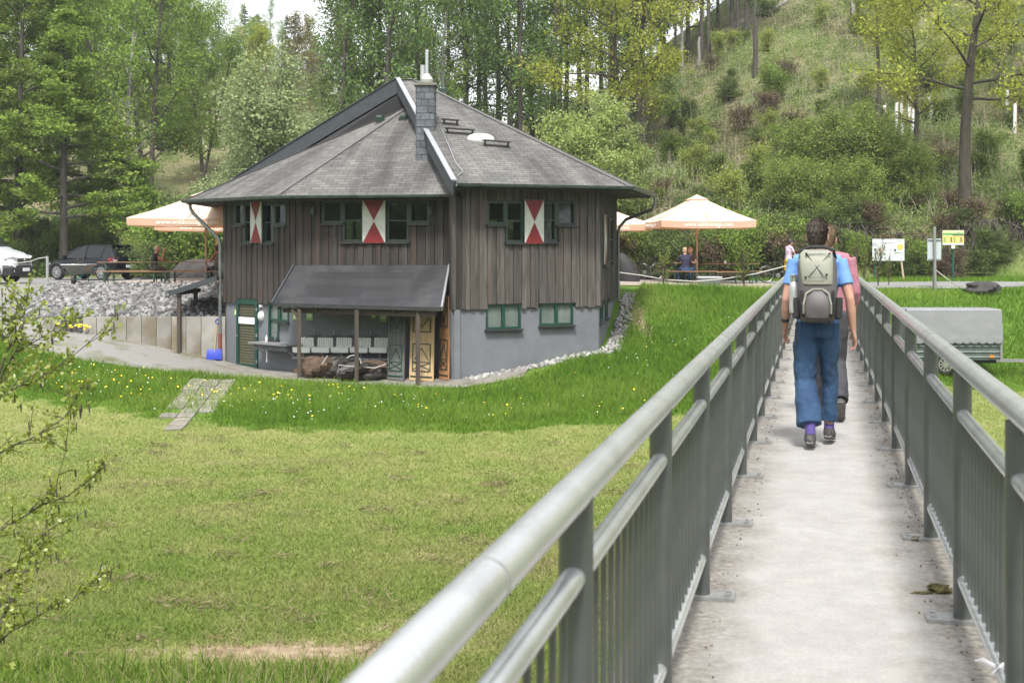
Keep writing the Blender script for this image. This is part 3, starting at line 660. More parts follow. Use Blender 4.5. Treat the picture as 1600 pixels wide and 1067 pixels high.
# dark clerestory wall under the raised verge
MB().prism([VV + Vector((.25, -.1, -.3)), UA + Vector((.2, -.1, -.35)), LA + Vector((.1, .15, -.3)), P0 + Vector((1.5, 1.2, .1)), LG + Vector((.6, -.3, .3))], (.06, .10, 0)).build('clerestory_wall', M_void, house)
MB().prism([Q0 + Vector((.1, .35, -.4)), UA + Vector((.15, -.2, -.4)), LA + Vector((.12, -.1, -.2)), P2 + Vector((.12, .1, .0))], (.05, .02, 0)).build('clerestory_wall', M_fascia, house)
# eaves, soffits and gutters
def gutter(pts):
    mb = MB(); n = 9; rings = []
    for i, p in enumerate(pts):
        d = (pts[min(i + 1, len(pts) - 1)] - pts[max(i - 1, 0)]).normalized(); s_ = d.cross(Vector((0, 0, 1))).normalized(); ring = []
        for j in range(n): a = math.pi + math.pi * j / (n - 1); ring.append(p + s_ * (.07 + .075 * math.cos(a)) + Vector((0, 0, .085 * math.sin(a) - .02)))
        for j in range(n - 1, -1, -1): a = math.pi + math.pi * j / (n - 1); ring.append(p + s_ * (.07 + .065 * math.cos(a)) + Vector((0, 0, .075 * math.sin(a) - .02)))
        rings.append(ring)
    g = mb.ring_loft(rings).build('gutter', M_gutter, house)
    MB().tube([p + p_n * .145 + Vector((0, 0, -.015)) for p, p_n in zip(pts, [((pts[min(i + 1, len(pts) - 1)] - pts[max(i - 1, 0)]).normalized()).cross(Vector((0, 0, 1))).normalized() for i in range(len(pts))])], .012, 6).build('gutter_bead', M_gutter, g)
gutter([LG, P0, P1, P2]); gutter([Q0, Q1, RR, RE])
for p, q, w_ in ((P0, P1, FA), (P1, P2, FB), (Q0, Q1, FC), (Q1, RR, FD)):
    n = w_.n; z = p.z - .16
    MB().prism([Vector((p.x, p.y, z)) - n * .02, Vector((q.x, q.y, z)) - n * .02, Vector((q.x, q.y, z + .06)) - n * .9, Vector((p.x, p.y, z + .06)) - n * .9], (0, 0, .03)).build('soffit', M_boardd, house)
M_pipe = pm('zinc_downpipe', (.13, .15, .15), (.19, .21, .21), scale=6, rough=.42, metal=.5)
M_redp = pm('red_brown_pipe', (.16, .045, .035), (.2, .06, .045), scale=10, rough=.6)
q0 = P0 + Vector((.14, .0, -.13)); dpx = a0 + Vector((-.10, -.06, 0))
dp = MB().tube([q0, q0 + Vector((.0, 0, -.12)), q0 + Vector((.10, -.04, -.28)), Vector((dpx.x - .25, dpx.y + .05, 1.92)), Vector((dpx.x - .03, dpx.y, 1.72)), Vector((dpx.x, dpx.y, 1.5)), Vector((dpx.x, dpx.y, -1.1))], .05, 12).build('downpipe', M_pipe, house, smooth=True)
MB().tube([(dpx.x, dpx.y, -2.05), (dpx.x, dpx.y, -1.08)], .058, 12).build('standpipe', M_redp, dp, smooth=True)
for z in (-.4, .6, -1.6): MB().tube([(dpx.x, dpx.y, z), (dpx.x, dpx.y, z + .04)], .066, 12).build('pipe_clip', M_pipe, dp)
q0 = RR + Vector((.12, -.1, -.12)); dq = d1 + Vector((.07, -.05, 0))
dp2 = MB().tube([q0, q0 + Vector((0, 0, -.2)), q0 + Vector((-.12, .02, -.38)), Vector((dq.x + .25, dq.y, 2.35)), Vector((dq.x + .03, dq.y, 2.1)), Vector((dq.x, dq.y, 1.85)), Vector((dq.x, dq.y, -.25))], .05, 12).build('downpipe', M_pipe, house, smooth=True)
for z in (.3, 1.4): MB().tube([(dq.x, dq.y, z), (dq.x, dq.y, z + .04)], .06, 12).build('pipe_clip', M_pipe, dp2)
# slate-hung chimney, slate by slate
M_slate = pm('blue_slate', (.050, .058, .070), (.085, .095, .11), scale=9, rough=.5, rnd=.3, bump=.1)
M_slated = pm('slate_backing', (.02, .022, .026), rough=.8)
ch_u = FB.u; ch_u = (ch_u + Vector((.0, .0, 0))).normalized(); ch_c = Vector((-2.43, 36.2, 0)); CW, CDp = .50, .56; CB, CT = 3.5, 6.02
crz = math.atan2(ch_u.y, ch_u.x) + math.radians(12)
chim = MB().box((ch_c.x, ch_c.y, (CB + CT) / 2), (CW, CDp, CT - CB), crz).build('chimney', M_slated, house)
cu = Vector((math.cos(crz), math.sin(crz), 0)); cv = Vector((-math.sin(crz), math.cos(crz), 0))
rs = random.Random(5)
for (o_, ax, nn_, wd) in ((ch_c - cv * CDp / 2 - cu * CW / 2, cu, -cv, CW), (ch_c - cu * CW / 2 + cv * CDp / 2, -cv, -cu, CDp), (ch_c + cu * CW / 2 - cv * CDp / 2, cv, cu, CDp)):
    rows = 13; rh = (CT - CB) / rows
    for j in range(rows):
        cuts = [0] + ([wd * rs.uniform(.45, .62)] if j % 2 else [wd * rs.uniform(.22, .3), wd * rs.uniform(.66, .76)]) + [wd]
        for k in range(len(cuts) - 1):
            A, B = cuts[k] + .006, cuts[k + 1] - .006; zb = CB + j * rh + .004; zt = zb + rh + .01; t = rs.uniform(0, .004)
            V = [o_ + ax * uu + nn_ * dd + Vector((0, 0, zz)) for zz, d0_, d1_ in ((zb, .004, .024 + t), (zt, .002, .010 + t)) for uu, dd in ((A, d0_), (B, d0_), (B, d1_), (A, d1_))]
            MB().add(V, [(0, 3, 2, 1), (4, 5, 6, 7), (0, 1, 5, 4), (1, 2, 6, 5), (2, 3, 7, 6), (3, 0, 4, 7)]).build('slate', M_slate, chim)
MB().box((ch_c.x, ch_c.y, CT + .035), (CW + .14, CDp + .14, .07), crz).build('chimney_cap', pm('cap_concrete', (.13, .12, .10), (.19, .18, .16), scale=12, rough=.9), chim)
M_alu = pm('flue_steel', (.42, .43, .44), (.5, .51, .52), scale=5, rough=.35, metal=.7)
fl = ch_c + cv * .05
MB().lathe([(.12, 0), (.15, .03), (.17, .14), (.06, .30)], (fl.x + .02, fl.y, CT + .07), 16).build('flue_cowl', M_wht, chim, smooth=True)
MB().tube([(fl.x + .02, fl.y, CT + .3), (fl.x + .02, fl.y, CT + 1.05)], .045, 12).build('flue', M_alu, chim, smooth=True)
MB().tube([(fl.x - .10, fl.y + .1, CT + .07), (fl.x - .10, fl.y + .1, CT + .62)], .075, 12).build('flue', M_alu, chim, smooth=True)
MB().tube([(fl.x + .28, fl.y, CT - .1), (fl.x + .28, fl.y, CT + .65)], .008, 6).build('lightning_rod', M_sill, chim)
# things on the raised roof: three sweep's steps, an oval dome, vent caps and a lightning wire
nC = (Q1 - Q0).cross(UA - Q0).normalized(); nC = nC if nC.z > 0 else -nC; uC = (Q1 - Q0).normalized(); vC = nC.cross(uC); vC = vC if vC.z > 0 else -vC
def onC(px, py, lift=0):
    o = Vector((0, 0, EYE)); d = Vector(((px - 800) / F, 1, -(py - HZ) / F)); t = (Q0 - o).dot(nC) / d.dot(nC); return o + d * t + nC * lift
nB = (P2 - P1).cross(LA - P1).normalized(); nB = nB if nB.z > 0 else -nB
def onB(px, py, lift=0):
    o = Vector((0, 0, EYE)); d = Vector(((px - 800) / F, 1, -(py - HZ) / F)); t = (P1 - o).dot(nB) / d.dot(nB); return o + d * t + nB * lift
for (x0, x1, y0, y1) in ((694, 714, 197, 199), (699, 738, 211, 214), (758, 794, 230, 233)):
    A, B = onC(x0, y0), onC(x1, y1); up = Vector((0, 0, 1)); st = MB().beam(A + up * .19 - uC * .06, B + up * .19 + uC * .06, .22, .03).build('roof_step', M_sill, house)
    for p in (A, B): MB().tube([p, p + up * .18], [.025, .025], 6).tube([p + vC * .14, p + up * .16 - vC * .06], .02, 6).build('step_bracket', M_sill, st)
dc = onC(751, 219.5); mb = MB(); rings = []
for t, hh_ in ((1.0, -.02), (1.0, .06), (.9, .12), (.6, .17), (.1, .19)):
    rings.append([dc + uC * .40 * t * math.cos(a) + vC * .19 * t * math.sin(a) + nC * hh_ for a in np.linspace(0, 2 * math.pi, 24, endpoint=False)])
mb.ring_loft(rings).build('roof_dome', M_lamp, house, smooth=True)
for p, n_ in ((onB(630, 186), nB), (onB(593, 187), nB), (onC(692, 143), nC)):
    mb = MB(); uu = FB.u
    V = [p + uu * a * .14 + n_ * h_ + n_.cross(uu) * b * .12 for h_, s_ in ((-.02, 1), (.11, .6)) for a, b in ((-s_, -s_), (s_, -s_), (s_, s_), (-s_, s_))]
    mb.add(V, [(0, 3, 2, 1), (4, 5, 6, 7), (0, 1, 5, 4), (1, 2, 6, 5), (2, 3, 7, 6), (3, 0, 4, 7)]).build('roof_vent', M_green, house)
wr = [onC(x, y, .05) for x, y in ((690, 205), (703, 236), (712, 258), (723, 271), (714, 278))]
MB().tube(wr, .012, 5).build('lightning_wire', M_strip, house)

# ---- awning over the wash place
TL, TR = Vector((-6.02, 35.56, .98)), Vector((-1.72, 34.5, 1.0)); BL, BR_ = Vector((-6.43, 34.5, -.02)), Vector((-1.82, 32.62, -.05))
aw = slab([BL, BR_, TR, TL], .06, M_roof2, 'awning_roof', house)
MB().beam(BL + Vector((0, 0, -.05)), BR_ + Vector((0, 0, -.05)), .05, .09).build('eave_board', M_sill, aw)
MB().beam(BR_ + Vector((.03, 0, -.03)), TR + Vector((.03, 0, -.03)), .05, .13).build('rake_board', M_strip, aw); MB().beam(BL + Vector((-.03, 0, -.03)), TL + Vector((-.03, 0, -.03)), .05, .13).build('rake_board', M_fascia, aw)
M_timb = pm('brown_timber', (.045, .034, .026), (.085, .066, .052), scale=5, rough=.85, bump=.3, bscale=25, stretch=(3, 3, .3), rnd=.15)
MB().beam(BL + Vector((.25, .18, -.20)), BR_ + Vector((-.15, .2, -.20)), .10, .12).build('purlin', M_timb, aw)
for px, Yp in ((467.5, 34.25), (557, 33.5), (653, 32.95)):
    b = at(px, 590, Yp); b.z = gz(b.x, b.y) + .04; top = -.16
    MB().box((b.x, b.y, (b.z + top) / 2), (.10, .10, top - b.z), .2).build('awning_post', M_timb, aw)
    if px < 500: MB().beam((b.x - .06, b.y, top - .2), (b.x - .2, b.y + .05, top - .03), .06, .06).build('brace', M_timb, aw)
for t in np.linspace(.03, .97, 9):
    MB().beam(BL.lerp(BR_, t) + Vector((0, .05, -.15)), TL.lerp(TR, t) + Vector((0, -.02, -.15)), .06, .07).build('rafter', M_timb, aw)
# lean-to roof on the side of the house
l0, l1 = Vector((-10.1, 37.75, .18)), Vector((-8.7, 37.75, .64))
lt = slab([l0, l0 + Vector((0, 2.6, 0)), l1 + Vector((-.12, 2.6, 0)), l1], .05, M_roof2, 'lean_to_roof', house)
MB().beam(l0 + Vector((-.02, -.03, -.08)), l1 + Vector((0, -.03, -.08)), .05, .15).build('rake_board', M_fascia, lt)
MB().tube([l0 + Vector((-.07, -.05, -.02)), l0 + Vector((-.07, 2.6, -.02))], .055, 8).build('gutter', M_gutter, lt, smooth=True)
for x_, y_ in ((-9.84, 37.84), (-9.86, 39.9)):
    zb_ = gz(x_, y_) - .02; MB().box((x_, y_, (zb_ + .14) / 2), (.11, .11, .14 - zb_)).build('lean_to_post', M_timb, lt)
MB().beam((-9.85, 37.72, .12), (-9.85, 40.3, .12), .10, .12).build('purlin', M_timb, lt)
# ------------------------------------------------------------------ wash place under the awning
M_cer = pm('white_enamel', (.66, .67, .65), (.72, .73, .71), scale=9, rough=.25)
def fb(u, z, d): return FB.P(u, z, d)
order = ['leftmost', 'second from the left', 'middle', 'second from the right', 'rightmost']
for i in range(5):
    px = 478.5 + i * 29.7; u = FB.fu(px); zt = FB.fz(px, 527.5); w2 = .225
    r = thing('wash_basin', f'white wash basin, {order[i]} of the row under the awning', 'basin', FB.P(u, zt - .45, .05), group='basins under the awning')
    mb = MB(); FB.bar(mb, u - w2, u + w2, zt - .26, zt, -.035, .02); mb.build('splashback', M_cer, r, bevel=.01)
    n = 17
    for k in range(1, 7): FB.bar(MB(), u - w2 + k * .065 - .004, u - w2 + k * .065 + .004, zt - .23, zt - .04, .0205, .026).build('rib', M_plate, r)
    rings = [[fb(u + a * (w2 + .02) * s_, zt - .24 - h_, .03 + (b + 1) * .17 * s_) for a, b in ((-1, -1), (1, -1), (1, 1), (-1, 1))] for s_, h_ in ((.9, .16), (1.0, .14), (1.04, .0), (.94, .0), (.85, .12), (.2, .13))]
    MB().ring_loft(rings).build('bowl', M_cer, r, bevel=.015)
    MB().tube([fb(u, zt + .02, -.03), fb(u, zt + .02, .1), fb(u, zt - .04, .13)], .012, 8).build('tap', M_alu, r, smooth=True)
    MB().tube([fb(u, zt - .40, .2), fb(u, zt - .56, .2)], .022, 8).build('drain_pipe', M_plate, r, smooth=True)
zt = FB.fz(540, 527.5)
rk = thing('wash_rack', 'steel pipe rack carrying the row of white basins', 'rack', fb(.3, zt - .6, .1))
MB().tube([fb(-.1, zt - .57, .2), fb(2.85, zt - .57, .2)], .03, 10).build('waste_pipe', M_plate, rk, smooth=True)
for k in range(5): MB().tube([fb(.05 + .7 * k, zt - .57, .2), fb(.05 + .7 * k, zt - .57, -.04)], .015, 6).build('bracket', M_plate, rk)
for i, px in enumerate((492, 523, 552, 580)):
    u = FB.fu(px); r = thing('drying_dish', f'flat grey dish shelf on a stem above the basins, {["first", "second", "third", "fourth"][i]} from the house door', 'shelf', fb(u, zt + .02, .02), group='dish shelves above the basins')
    mb = MB(); c = fb(u, zt + .07, .06); mb.lathe([(.16, 0), (.17, .012), (.05, .02)], c, 16).build('dish', M_plate, r, smooth=True); MB().tube([c, c + Vector((0, 0, .15))], .008, 6).build('stem', M_alu, r)
# corner wash shelf by the small window
ws = thing('wall_shelf', 'grey wall-hung washing shelf with folding struts below the green corner window', 'shelf', FA.P(2.5, -1.2, .1))
u0, u1 = FA.fu(412), FA.len - .02; zsh = FA.fz(430, 534)
FA.bar(MB(), u0, u1 + .15, zsh - .04, zsh, -.04, .55).build('top', M_plate, ws); FA.bar(MB(), u0 + .1, u1, zsh - .2, zsh - .05, -.03, .4).build('trough', M_plast, ws)
for u in (u0 + .1, u1 - .1): MB().tube([FA.P(u, zsh - .04, .5), FA.P(u + .25, zsh - .55, -.03)], .016, 6).build('strut', M_plate, ws)
MB().tube([FA.P(u0 + .55, zsh - .05, .3), FA.P(u0 + .55, zsh - .55, .3)], .02, 8).build('drain_pipe', M_white, ws)
MB().tube([FA.P(u0 + .6, zsh, .05), FA.P(u0 + .6, zsh + .22, .05), FA.P(u0 + .6, zsh + .2, .17)], .012, 8).build('tap', M_alu, ws, smooth=True)
sb = MB().lathe([(.03, 0), (.035, .01), (.035, .12), (.012, .15), (.012, .2)], FA.P(u0 + .4, zsh, .2), 12).build('soap_bottle', M_white, smooth=True); tag(sb, 'small white soap bottle on the grey wall shelf', 'bottle')
# strip light on the wall
tl = thing('strip_light', 'long pale fluorescent strip light on the wall above the basins', 'lamp', fb(.8, -.4, 0))
ua, ub = FB.fu(495), FB.fu(608); zl = FB.fz(520, 488)
FB.bar(MB(), ua, ub, zl - .03, zl + .03, -.04, .03).build('housing', M_plast, tl); MB().tube([fb(ua + .02, zl - .01, .06), fb(ub - .02, zl - .01, .06)], .028, 10).build('tube', M_lamp, tl)
# lumpy dark sacks with bark and poles beneath the basins
M_tarp = pm('black_tarp', (.016, .014, .013), (.035, .030, .026), scale=5, rough=.55, bump=.5, bscale=9)
M_bark = pm('brown_bark_pile', (.035, .022, .014), (.11, .07, .042), scale=7, rough=.9, bump=.7, bscale=14)
M_hose = pm('grey_hose', (.35, .35, .34), rough=.5)
def lump(name, c, r, mat, parent, seed, n=28, m=16, amp=.25):
    mb = MB(); rings = []
    for i in range(m + 1):
        t = math.pi * (.02 + .96 * i / m); ring = []
        for j in range(n):
            a = 2 * math.pi * j / n; q = 1 + amp * (float(vnoise(np.array(math.cos(a) * 2.2 + math.cos(t) * 2), np.array(math.sin(a) * 2.2 + seed), 1.3, seed)) - .5) * 2 * math.sin(t)
            ring.append((c[0] + r[0] * q * math.sin(t) * math.cos(a), c[1] + r[1] * q * math.sin(t) * math.sin(a), max(c[2] - r[2] * .72, c[2] - r[2] * math.cos(t) * q)))
        rings.append(ring)
    return mb.ring_loft(rings).build(name, mat, parent, smooth=True)
g0 = gz(-4.9, 34.2) + .05
s1 = thing('tarp_heap', 'dark heap of bark under a black sheet, left of the two heaps under the basins', 'heap', (-5.05, 34.45, g0))
lump('sheet', (-5.1, 34.5, g0 + .20), (.66, .42, .34), M_bark, s1, 3, amp=.5); lump('fold', (-4.65, 34.5, g0 + .22), (.50, .40, .33), M_tarp, s1, 4, amp=.55)
MB().tube([(-5.12, 34.0, g0 + .28), (-4.9, 34.02, g0 + .62)], .016, 6).build('stick', M_hose, s1)
s2 = thing('bag_heap', 'round black bag with a hose loop and pale bark, right of the two heaps', 'heap', (-3.9, 34.1, g0))
lump('bag', (-3.95, 34.05, g0 + .18), (.70, .42, .27), M_tarp, s2, 6, amp=.45); lump('bark', (-3.8, 34.02, g0 + .33), (.42, .3, .16), M_bark, s2, 8, amp=.6)
MB().tube([(-4.2 + .22 * math.cos(t), 33.75 + .1 * math.sin(t), g0 + .42 + .22 * math.sin(t)) for t in np.linspace(-.9, 2.4, 12)], .016, 6).build('hose_loop', M_hose, s2, smooth=True)
MB().tube([(-4.6, 33.72, g0 + .15), (-4.55, 33.66, g0 + .4), (-4.1, 33.62, g0 + .36), (-3.6, 33.63, g0 + .33), (-3.32, 33.75, g0 + .42)], .014, 6).build('cord', M_hose, s2, smooth=True)
# old window shutters leaning under the awning
M_greyw = pm('silver_grey_wood', (.085, .085, .08), (.14, .14, .13), scale=7, rough=.85, stretch=(3, 3, .3), bump=.3)
M_yelw = pm('fresh_spruce', (.36, .245, .12), (.44, .32, .17), scale=4, rough=.7, stretch=(3, 3, .3))
M_orgw = pm('stained_spruce', (.24, .11, .045), (.34, .17, .07), scale=4, rough=.7, stretch=(3, 3, .3))
M_lead = pm('black_green_trim', (.012, .03, .022), rough=.6)
def leaning(name, label, px0, px1, pyt, pyb, Y0, Y1, mat, trims):
    "a leaning panel: bottom at depth Y0, top leaning back to Y1"
    b0, b1_ = at(px0, pyb, Y0), at(px1, pyb - 1, Y0 - .35); zb = gz(b0.x, b0.y) + .06; b0.z = b1_.z = zb
    h_ = EYE - (pyt - HZ) / F * Y1 - zb; dv = Vector((0, Y1 - Y0, h_)); hv = dv.normalized(); uu = (b1_ - b0); L_ = uu.length; uu.normalize(); nn_ = uu.cross(hv).normalized(); nn_ = -nn_ if nn_.y > 0 else nn_
    H = dv.length; r = thing(name, label, 'shutter', b0.lerp(b1_, .5), group='old shutters stored under the awning')
    def blk(mb, a0_, a1_, c0_, c1_, d0, d1):
        V = [b0 + uu * a * L_ + hv * c * H + nn_ * d for d in (d0, d1) for a, c in ((a0_, c0_), (a1_, c0_), (a1_, c1_), (a0_, c1_))]
        return mb.add(V, [(0, 3, 2, 1), (4, 5, 6, 7), (0, 1, 5, 4), (1, 2, 6, 5), (2, 3, 7, 6), (3, 0, 4, 7)])
    for k in range(4): blk(MB(), k / 4 + .006, (k + 1) / 4 - .006, 0, 1, 0, .03).build('plank', mat, r)
    def line(mb, p, q, w_=.05):
        P_, Q_ = b0 + uu * p[0] * L_ + hv * p[1] * H + nn_ * .036, b0 + uu * q[0] * L_ + hv * q[1] * H + nn_ * .036
        return mb.beam(P_, Q_, w_ * .6, .02, up=nn_)
    for (c_lo, c_hi, fl_) in ((.12, .47, 1), (.63, .97, -1)):
        for p, q in (((.14, c_lo), (.86, c_lo)), ((.14, c_hi), (.86, c_hi)), ((.14, c_lo), (.14, c_hi)), ((.86, c_lo), (.86, c_hi))): line(MB(), p, q, .045).build('trim', trims, r)
        y0_, y1_ = (c_lo, c_hi) if fl_ > 0 else (c_hi, c_lo); s_ = (y1_ - y0_)
        for p, q in (((.14, y0_ + .06 * s_), (.86, y0_ + .32 * s_)), ((.86, y0_ + .06 * s_), (.14, y0_ + .32 * s_)), ((.16, y0_ + .34 * s_), (.84, y0_ + .34 * s_)), ((.2, y0_ + .4 * s_), (.5, y0_ + .85 * s_)), ((.8, y0_ + .4 * s_), (.5, y0_ + .85 * s_))): line(MB(), p, q, .03).build('ornament', trims, r)
    line(MB(), (.06, .05), (.94, .05), .06).build('batten', trims, r)
    line(MB(), (.06, .53), (.94, .53), .02).build('batten', mat, r)
leaning('old_shutter', 'weathered grey shutter with green trim leaning on the basement wall', 605.5, 632, 478, 594, 34.0, 34.55, M_greyw, M_greenb)
leaning('old_shutter', 'pale spruce coloured shutter with dark trim leaning behind the last awning post', 640, 678, 474, 594.5, 33.75, 34.3, M_yelw, M_lead)
leaning('old_shutter', 'narrow orange brown shutter leaning in the corner beside the grey wall', 687, 702, 462, 594, 33.7, 34.3, M_orgw, M_lead)
# pebble strip along the right wall foot
def pebbles(name, pts, r0, r1, mat, label=None, seed=1, parent=None, flat=.7):
    rng = np.random.default_rng(seed); base = bmesh.new(); bmesh.ops.create_icosphere(base, subdivisions=1, radius=1.0)
    bv = np.array([v.co[:] for v in base.verts]); bf = np.array([[v.index for v in f.verts] for f in base.faces]); base.free()
    n = len(pts); R = rng.uniform(r0, r1, n); V = np.repeat(bv[None], n, 0); V = V * (1 + rng.normal(0, .16, V.shape[:2]))[..., None]
    V = V * rng.uniform(.6, 1.2, (n, 1, 3)) * np.array([1, 1, flat])
    q = rng.normal(size=(n, 4)); q /= np.linalg.norm(q, axis=1)[:, None]; w_, x, y, z = q.T
    Rm = np.stack([1 - 2 * (y * y + z * z), 2 * (x * y - z * w_), 2 * (x * z + y * w_), 2 * (x * y + z * w_), 1 - 2 * (x * x + z * z), 2 * (y * z - x * w_), 2 * (x * z - y * w_), 2 * (y * z + x * w_), 1 - 2 * (x * x + y * y)], 1).reshape(n, 3, 3)
    V = np.einsum('nij,nkj->nki', Rm, V) * R[:, None, None] + np.asarray(pts)[:, None, :]
    Fc = (bf[None] + (np.arange(n) * len(bv))[:, None, None]).reshape(-1, 3); tint = np.repeat(rng.random(n), len(bv))
    o = link(name, np_mesh(name, V.reshape(-1, 3), tris=Fc, mat=mat, attr=tint)); return tag(o, label, 'stones', kind='stuff')
M_rub = leafmat('limestone_rubble', [(.055, .055, .056), (.14, .14, .138), (.25, .25, .245)], trans=0.0)
rng = np.random.default_rng(11)
def strip_pts(poly, n, wd, lift):
    poly = np.array(poly, float); d = np.concatenate([[0], np.cumsum(np.hypot(*np.diff(poly[:, :2], axis=0).T))]); t = rng.uniform(0, d[-1], n)
    x, y = np.interp(t, d, poly[:, 0]), np.interp(t, d, poly[:, 1]); x = x + rng.uniform(-wd, wd, n); y = y + rng.uniform(-wd, wd, n); return np.stack([x, y, ground(x, y) + lift], 1)
pebbles('pebble_strip', strip_pts([(-1.2, 33.35), (.6, 34.15), (2.5, 35.1), (2.85, 36.0), (3.2, 38), (3.65, 40.4), (3.8, 41.5)], 620, .2, .03), .03, .10, leafmat('pale_pebbles', [(.13, .13, .125), (.25, .245, .235), (.37, .36, .345)], trans=0.0), 'pale broken stones laid along the foot of the right basement wall', 2)
# ------------------------------------------------------------------ rubble bank and concrete panel wall on the left
n = 9500; x = rng.uniform(-17, -8.3, n); y = 38.3 + (rng.random(n) ** .9) * 4.9
keep = (x > np.interp(y, [38, 39.5, 41, 47], [-14.3, -15.1, -15.9, -15.9]) - .75 + vnoise(x, y, .9, 4) * .6) ; x, y = x[keep], y[keep]
pebbles('rubble_bank', np.stack([x, y, ground(x, y) + rng.uniform(-.03, .06, len(x)) + .02], 1), .05, .135, M_rub, 'bank of grey broken limestone above the concrete panel wall', 5)
M_panel = pm('stained_concrete', (.20, .19, .165), (.30, .285, .26), scale=1.6, rough=.9, bump=.12, bscale=60, rnd=.12, third=(.16, .135, .09), tscale=1.0)
M_panelb = pm('dark_sleeper', (.05, .05, .05), (.09, .09, .087), scale=3, rough=.9, rnd=.2, stretch=(2, 2, .3), bump=.3)
rw = thing('retaining_wall', 'low retaining wall of upright concrete panels with a dark wooden stretch', 'wall', (-11.5, 38.05, -1.5))
edges = [68, 81, 97] ; xs = [(68 - 800) / F * 38] 
cuts = [68, 81, 97, 105, 113, 121.5, 130, 152, 175, 198.5, 222, 245, 268.5, 291.5, 315, 353]
for i in range(len(cuts) - 1):
    xa, xb = (cuts[i] - 800) / F * 38 + .006, (cuts[i + 1] - 800) / F * 38 - .006; dark = 97 <= cuts[i] < 130
    top = -.58 if cuts[i] >= 152 else (-.60 if cuts[i] >= 130 else -.66 - .02 * (i % 2))
    MB().box(((xa + xb) / 2, 38.0 + (.01 if dark else .0), (top - 2.3) / 2), (xb - xa, .12, top + 2.3)).build('sleeper' if dark else 'panel', M_panelb if dark else M_panel, rw, bevel=.006)
MB().beam((-12.7, 37.86, gz(-12.7, 37.86) - .02), (-10.8, 37.86, gz(-10.8, 37.86) - .02), .12, .14).beam((-10.8, 37.86, gz(-10.8, 37.86) - .02), (-8.9, 37.86, gz(-8.9, 37.86) - .02), .12, .14).build('kerb', M_panel, rw)
# blue snow shovel
M_blue = pm('blue_plastic', (.02, .045, .36), (.03, .06, .42), scale=5, rough=.4)
sh = at(334, 558, 37.75); sh.z = gz(sh.x, 37.75) + .06
sv = thing('snow_shovel', 'blue plastic snow shovel standing against the concrete wall', 'shovel', sh)
mb = MB(); rings = []
for t in np.linspace(0, 1, 7): rings.append([sh + Vector((a * (.23 - .015 * t), .07 * t + d + .06 * (t - .5) ** 2, .30 * t)) for a, d in ((-1, 0), (0, .05), (1, 0), (1, .012), (0, .062), (-1, .012))])
mb.ring_loft(rings).build('blade', M_blue, sv, smooth=True)
MB().tube([sh + Vector((0, .1, .22)), sh + Vector((.06, .17, 1.05))], .016, 8).build('handle', M_yelw, sv)
MB().tube([sh + Vector((.06, .17, 1.03)), sh + Vector((.0, .17, 1.13)), sh + Vector((.07, .18, 1.2)), sh + Vector((.13, .17, 1.13)), sh + Vector((.065, .17, 1.04))], .014, 6).build('grip', M_blue, sv)
# slab path from the forecourt into the meadow
M_slab = pm('worn_paving_slab', (.15, .135, .11), (.225, .21, .18), scale=4, rough=.92, bump=.25, bscale=40, rnd=.16)
gp = thing('garden_path', 'short path of worn grey paving slabs running down into the meadow', 'path', (-8.2, 32, -2.2)); gp['kind'] = 'structure'; del gp['category']
pa, pb = np.array([-7.9, 33.95]), np.array([-7.3, 27.5])
for j in range(12):
    for i in range(3):
        t0, t1 = j / 12 + .004, (j + 1) / 12 - .004
        def pt(t, l):
            c = pa * (1 - t) + pb * t; return c[0] + l, c[1]
        w_ = .40; l0_ = -.60 + i * w_ + .012; l1_ = l0_ + w_ - .024
        if (i, j) in ((0, 11), (0, 10), (2, 10), (2, 11), (2, 8), (0, 9), (2, 9), (0, 7)): continue
        P_ = [pt(t0, l0_), pt(t0, l1_), pt(t1, l1_), pt(t1, l0_)]; dz = rb_.uniform(.03, .05)
        MB().prism([(p[0], p[1], gz(*p) + dz + rb_.uniform(-.008, .008)) for p in P_], (0, 0, -.06)).build('slab', M_slab, gp)

# ------------------------------------------------------------------ parasols, tables, benches
M_canv = pm('peach_canvas', (.74, .58, .45), (.79, .64, .51), scale=1.2, rough=.9)
M_canvb = pm('peach_valance', (.60, .44, .33), (.64, .48, .37), scale=2, rough=.9)
M_wood = pm('pale_pole_wood', (.42, .30, .21), (.5, .37, .27), scale=5, rough=.7, stretch=(3, 3, .3))
M_txt = pm('white_print', (.85, .82, .76), rough=.7)
def canvas_translucent(m):
    t = m.node_tree; N = t.nodes; L = t.links; b = N['Principled BSDF']; o = N['Material Output']; tr = N.new('ShaderNodeBsdfTranslucent'); tr.inputs[0].default_value = (.9, .42, .2, 1); mx = N.new('ShaderNodeMixShader'); mx.inputs[0].default_value = .3
    L.new(b.outputs[0], mx.inputs[1]); L.new(tr.outputs[0], mx.inputs[2]); L.new(mx.outputs[0], o.inputs[0])
canvas_translucent(M_canv); canvas_translucent(M_canvb)
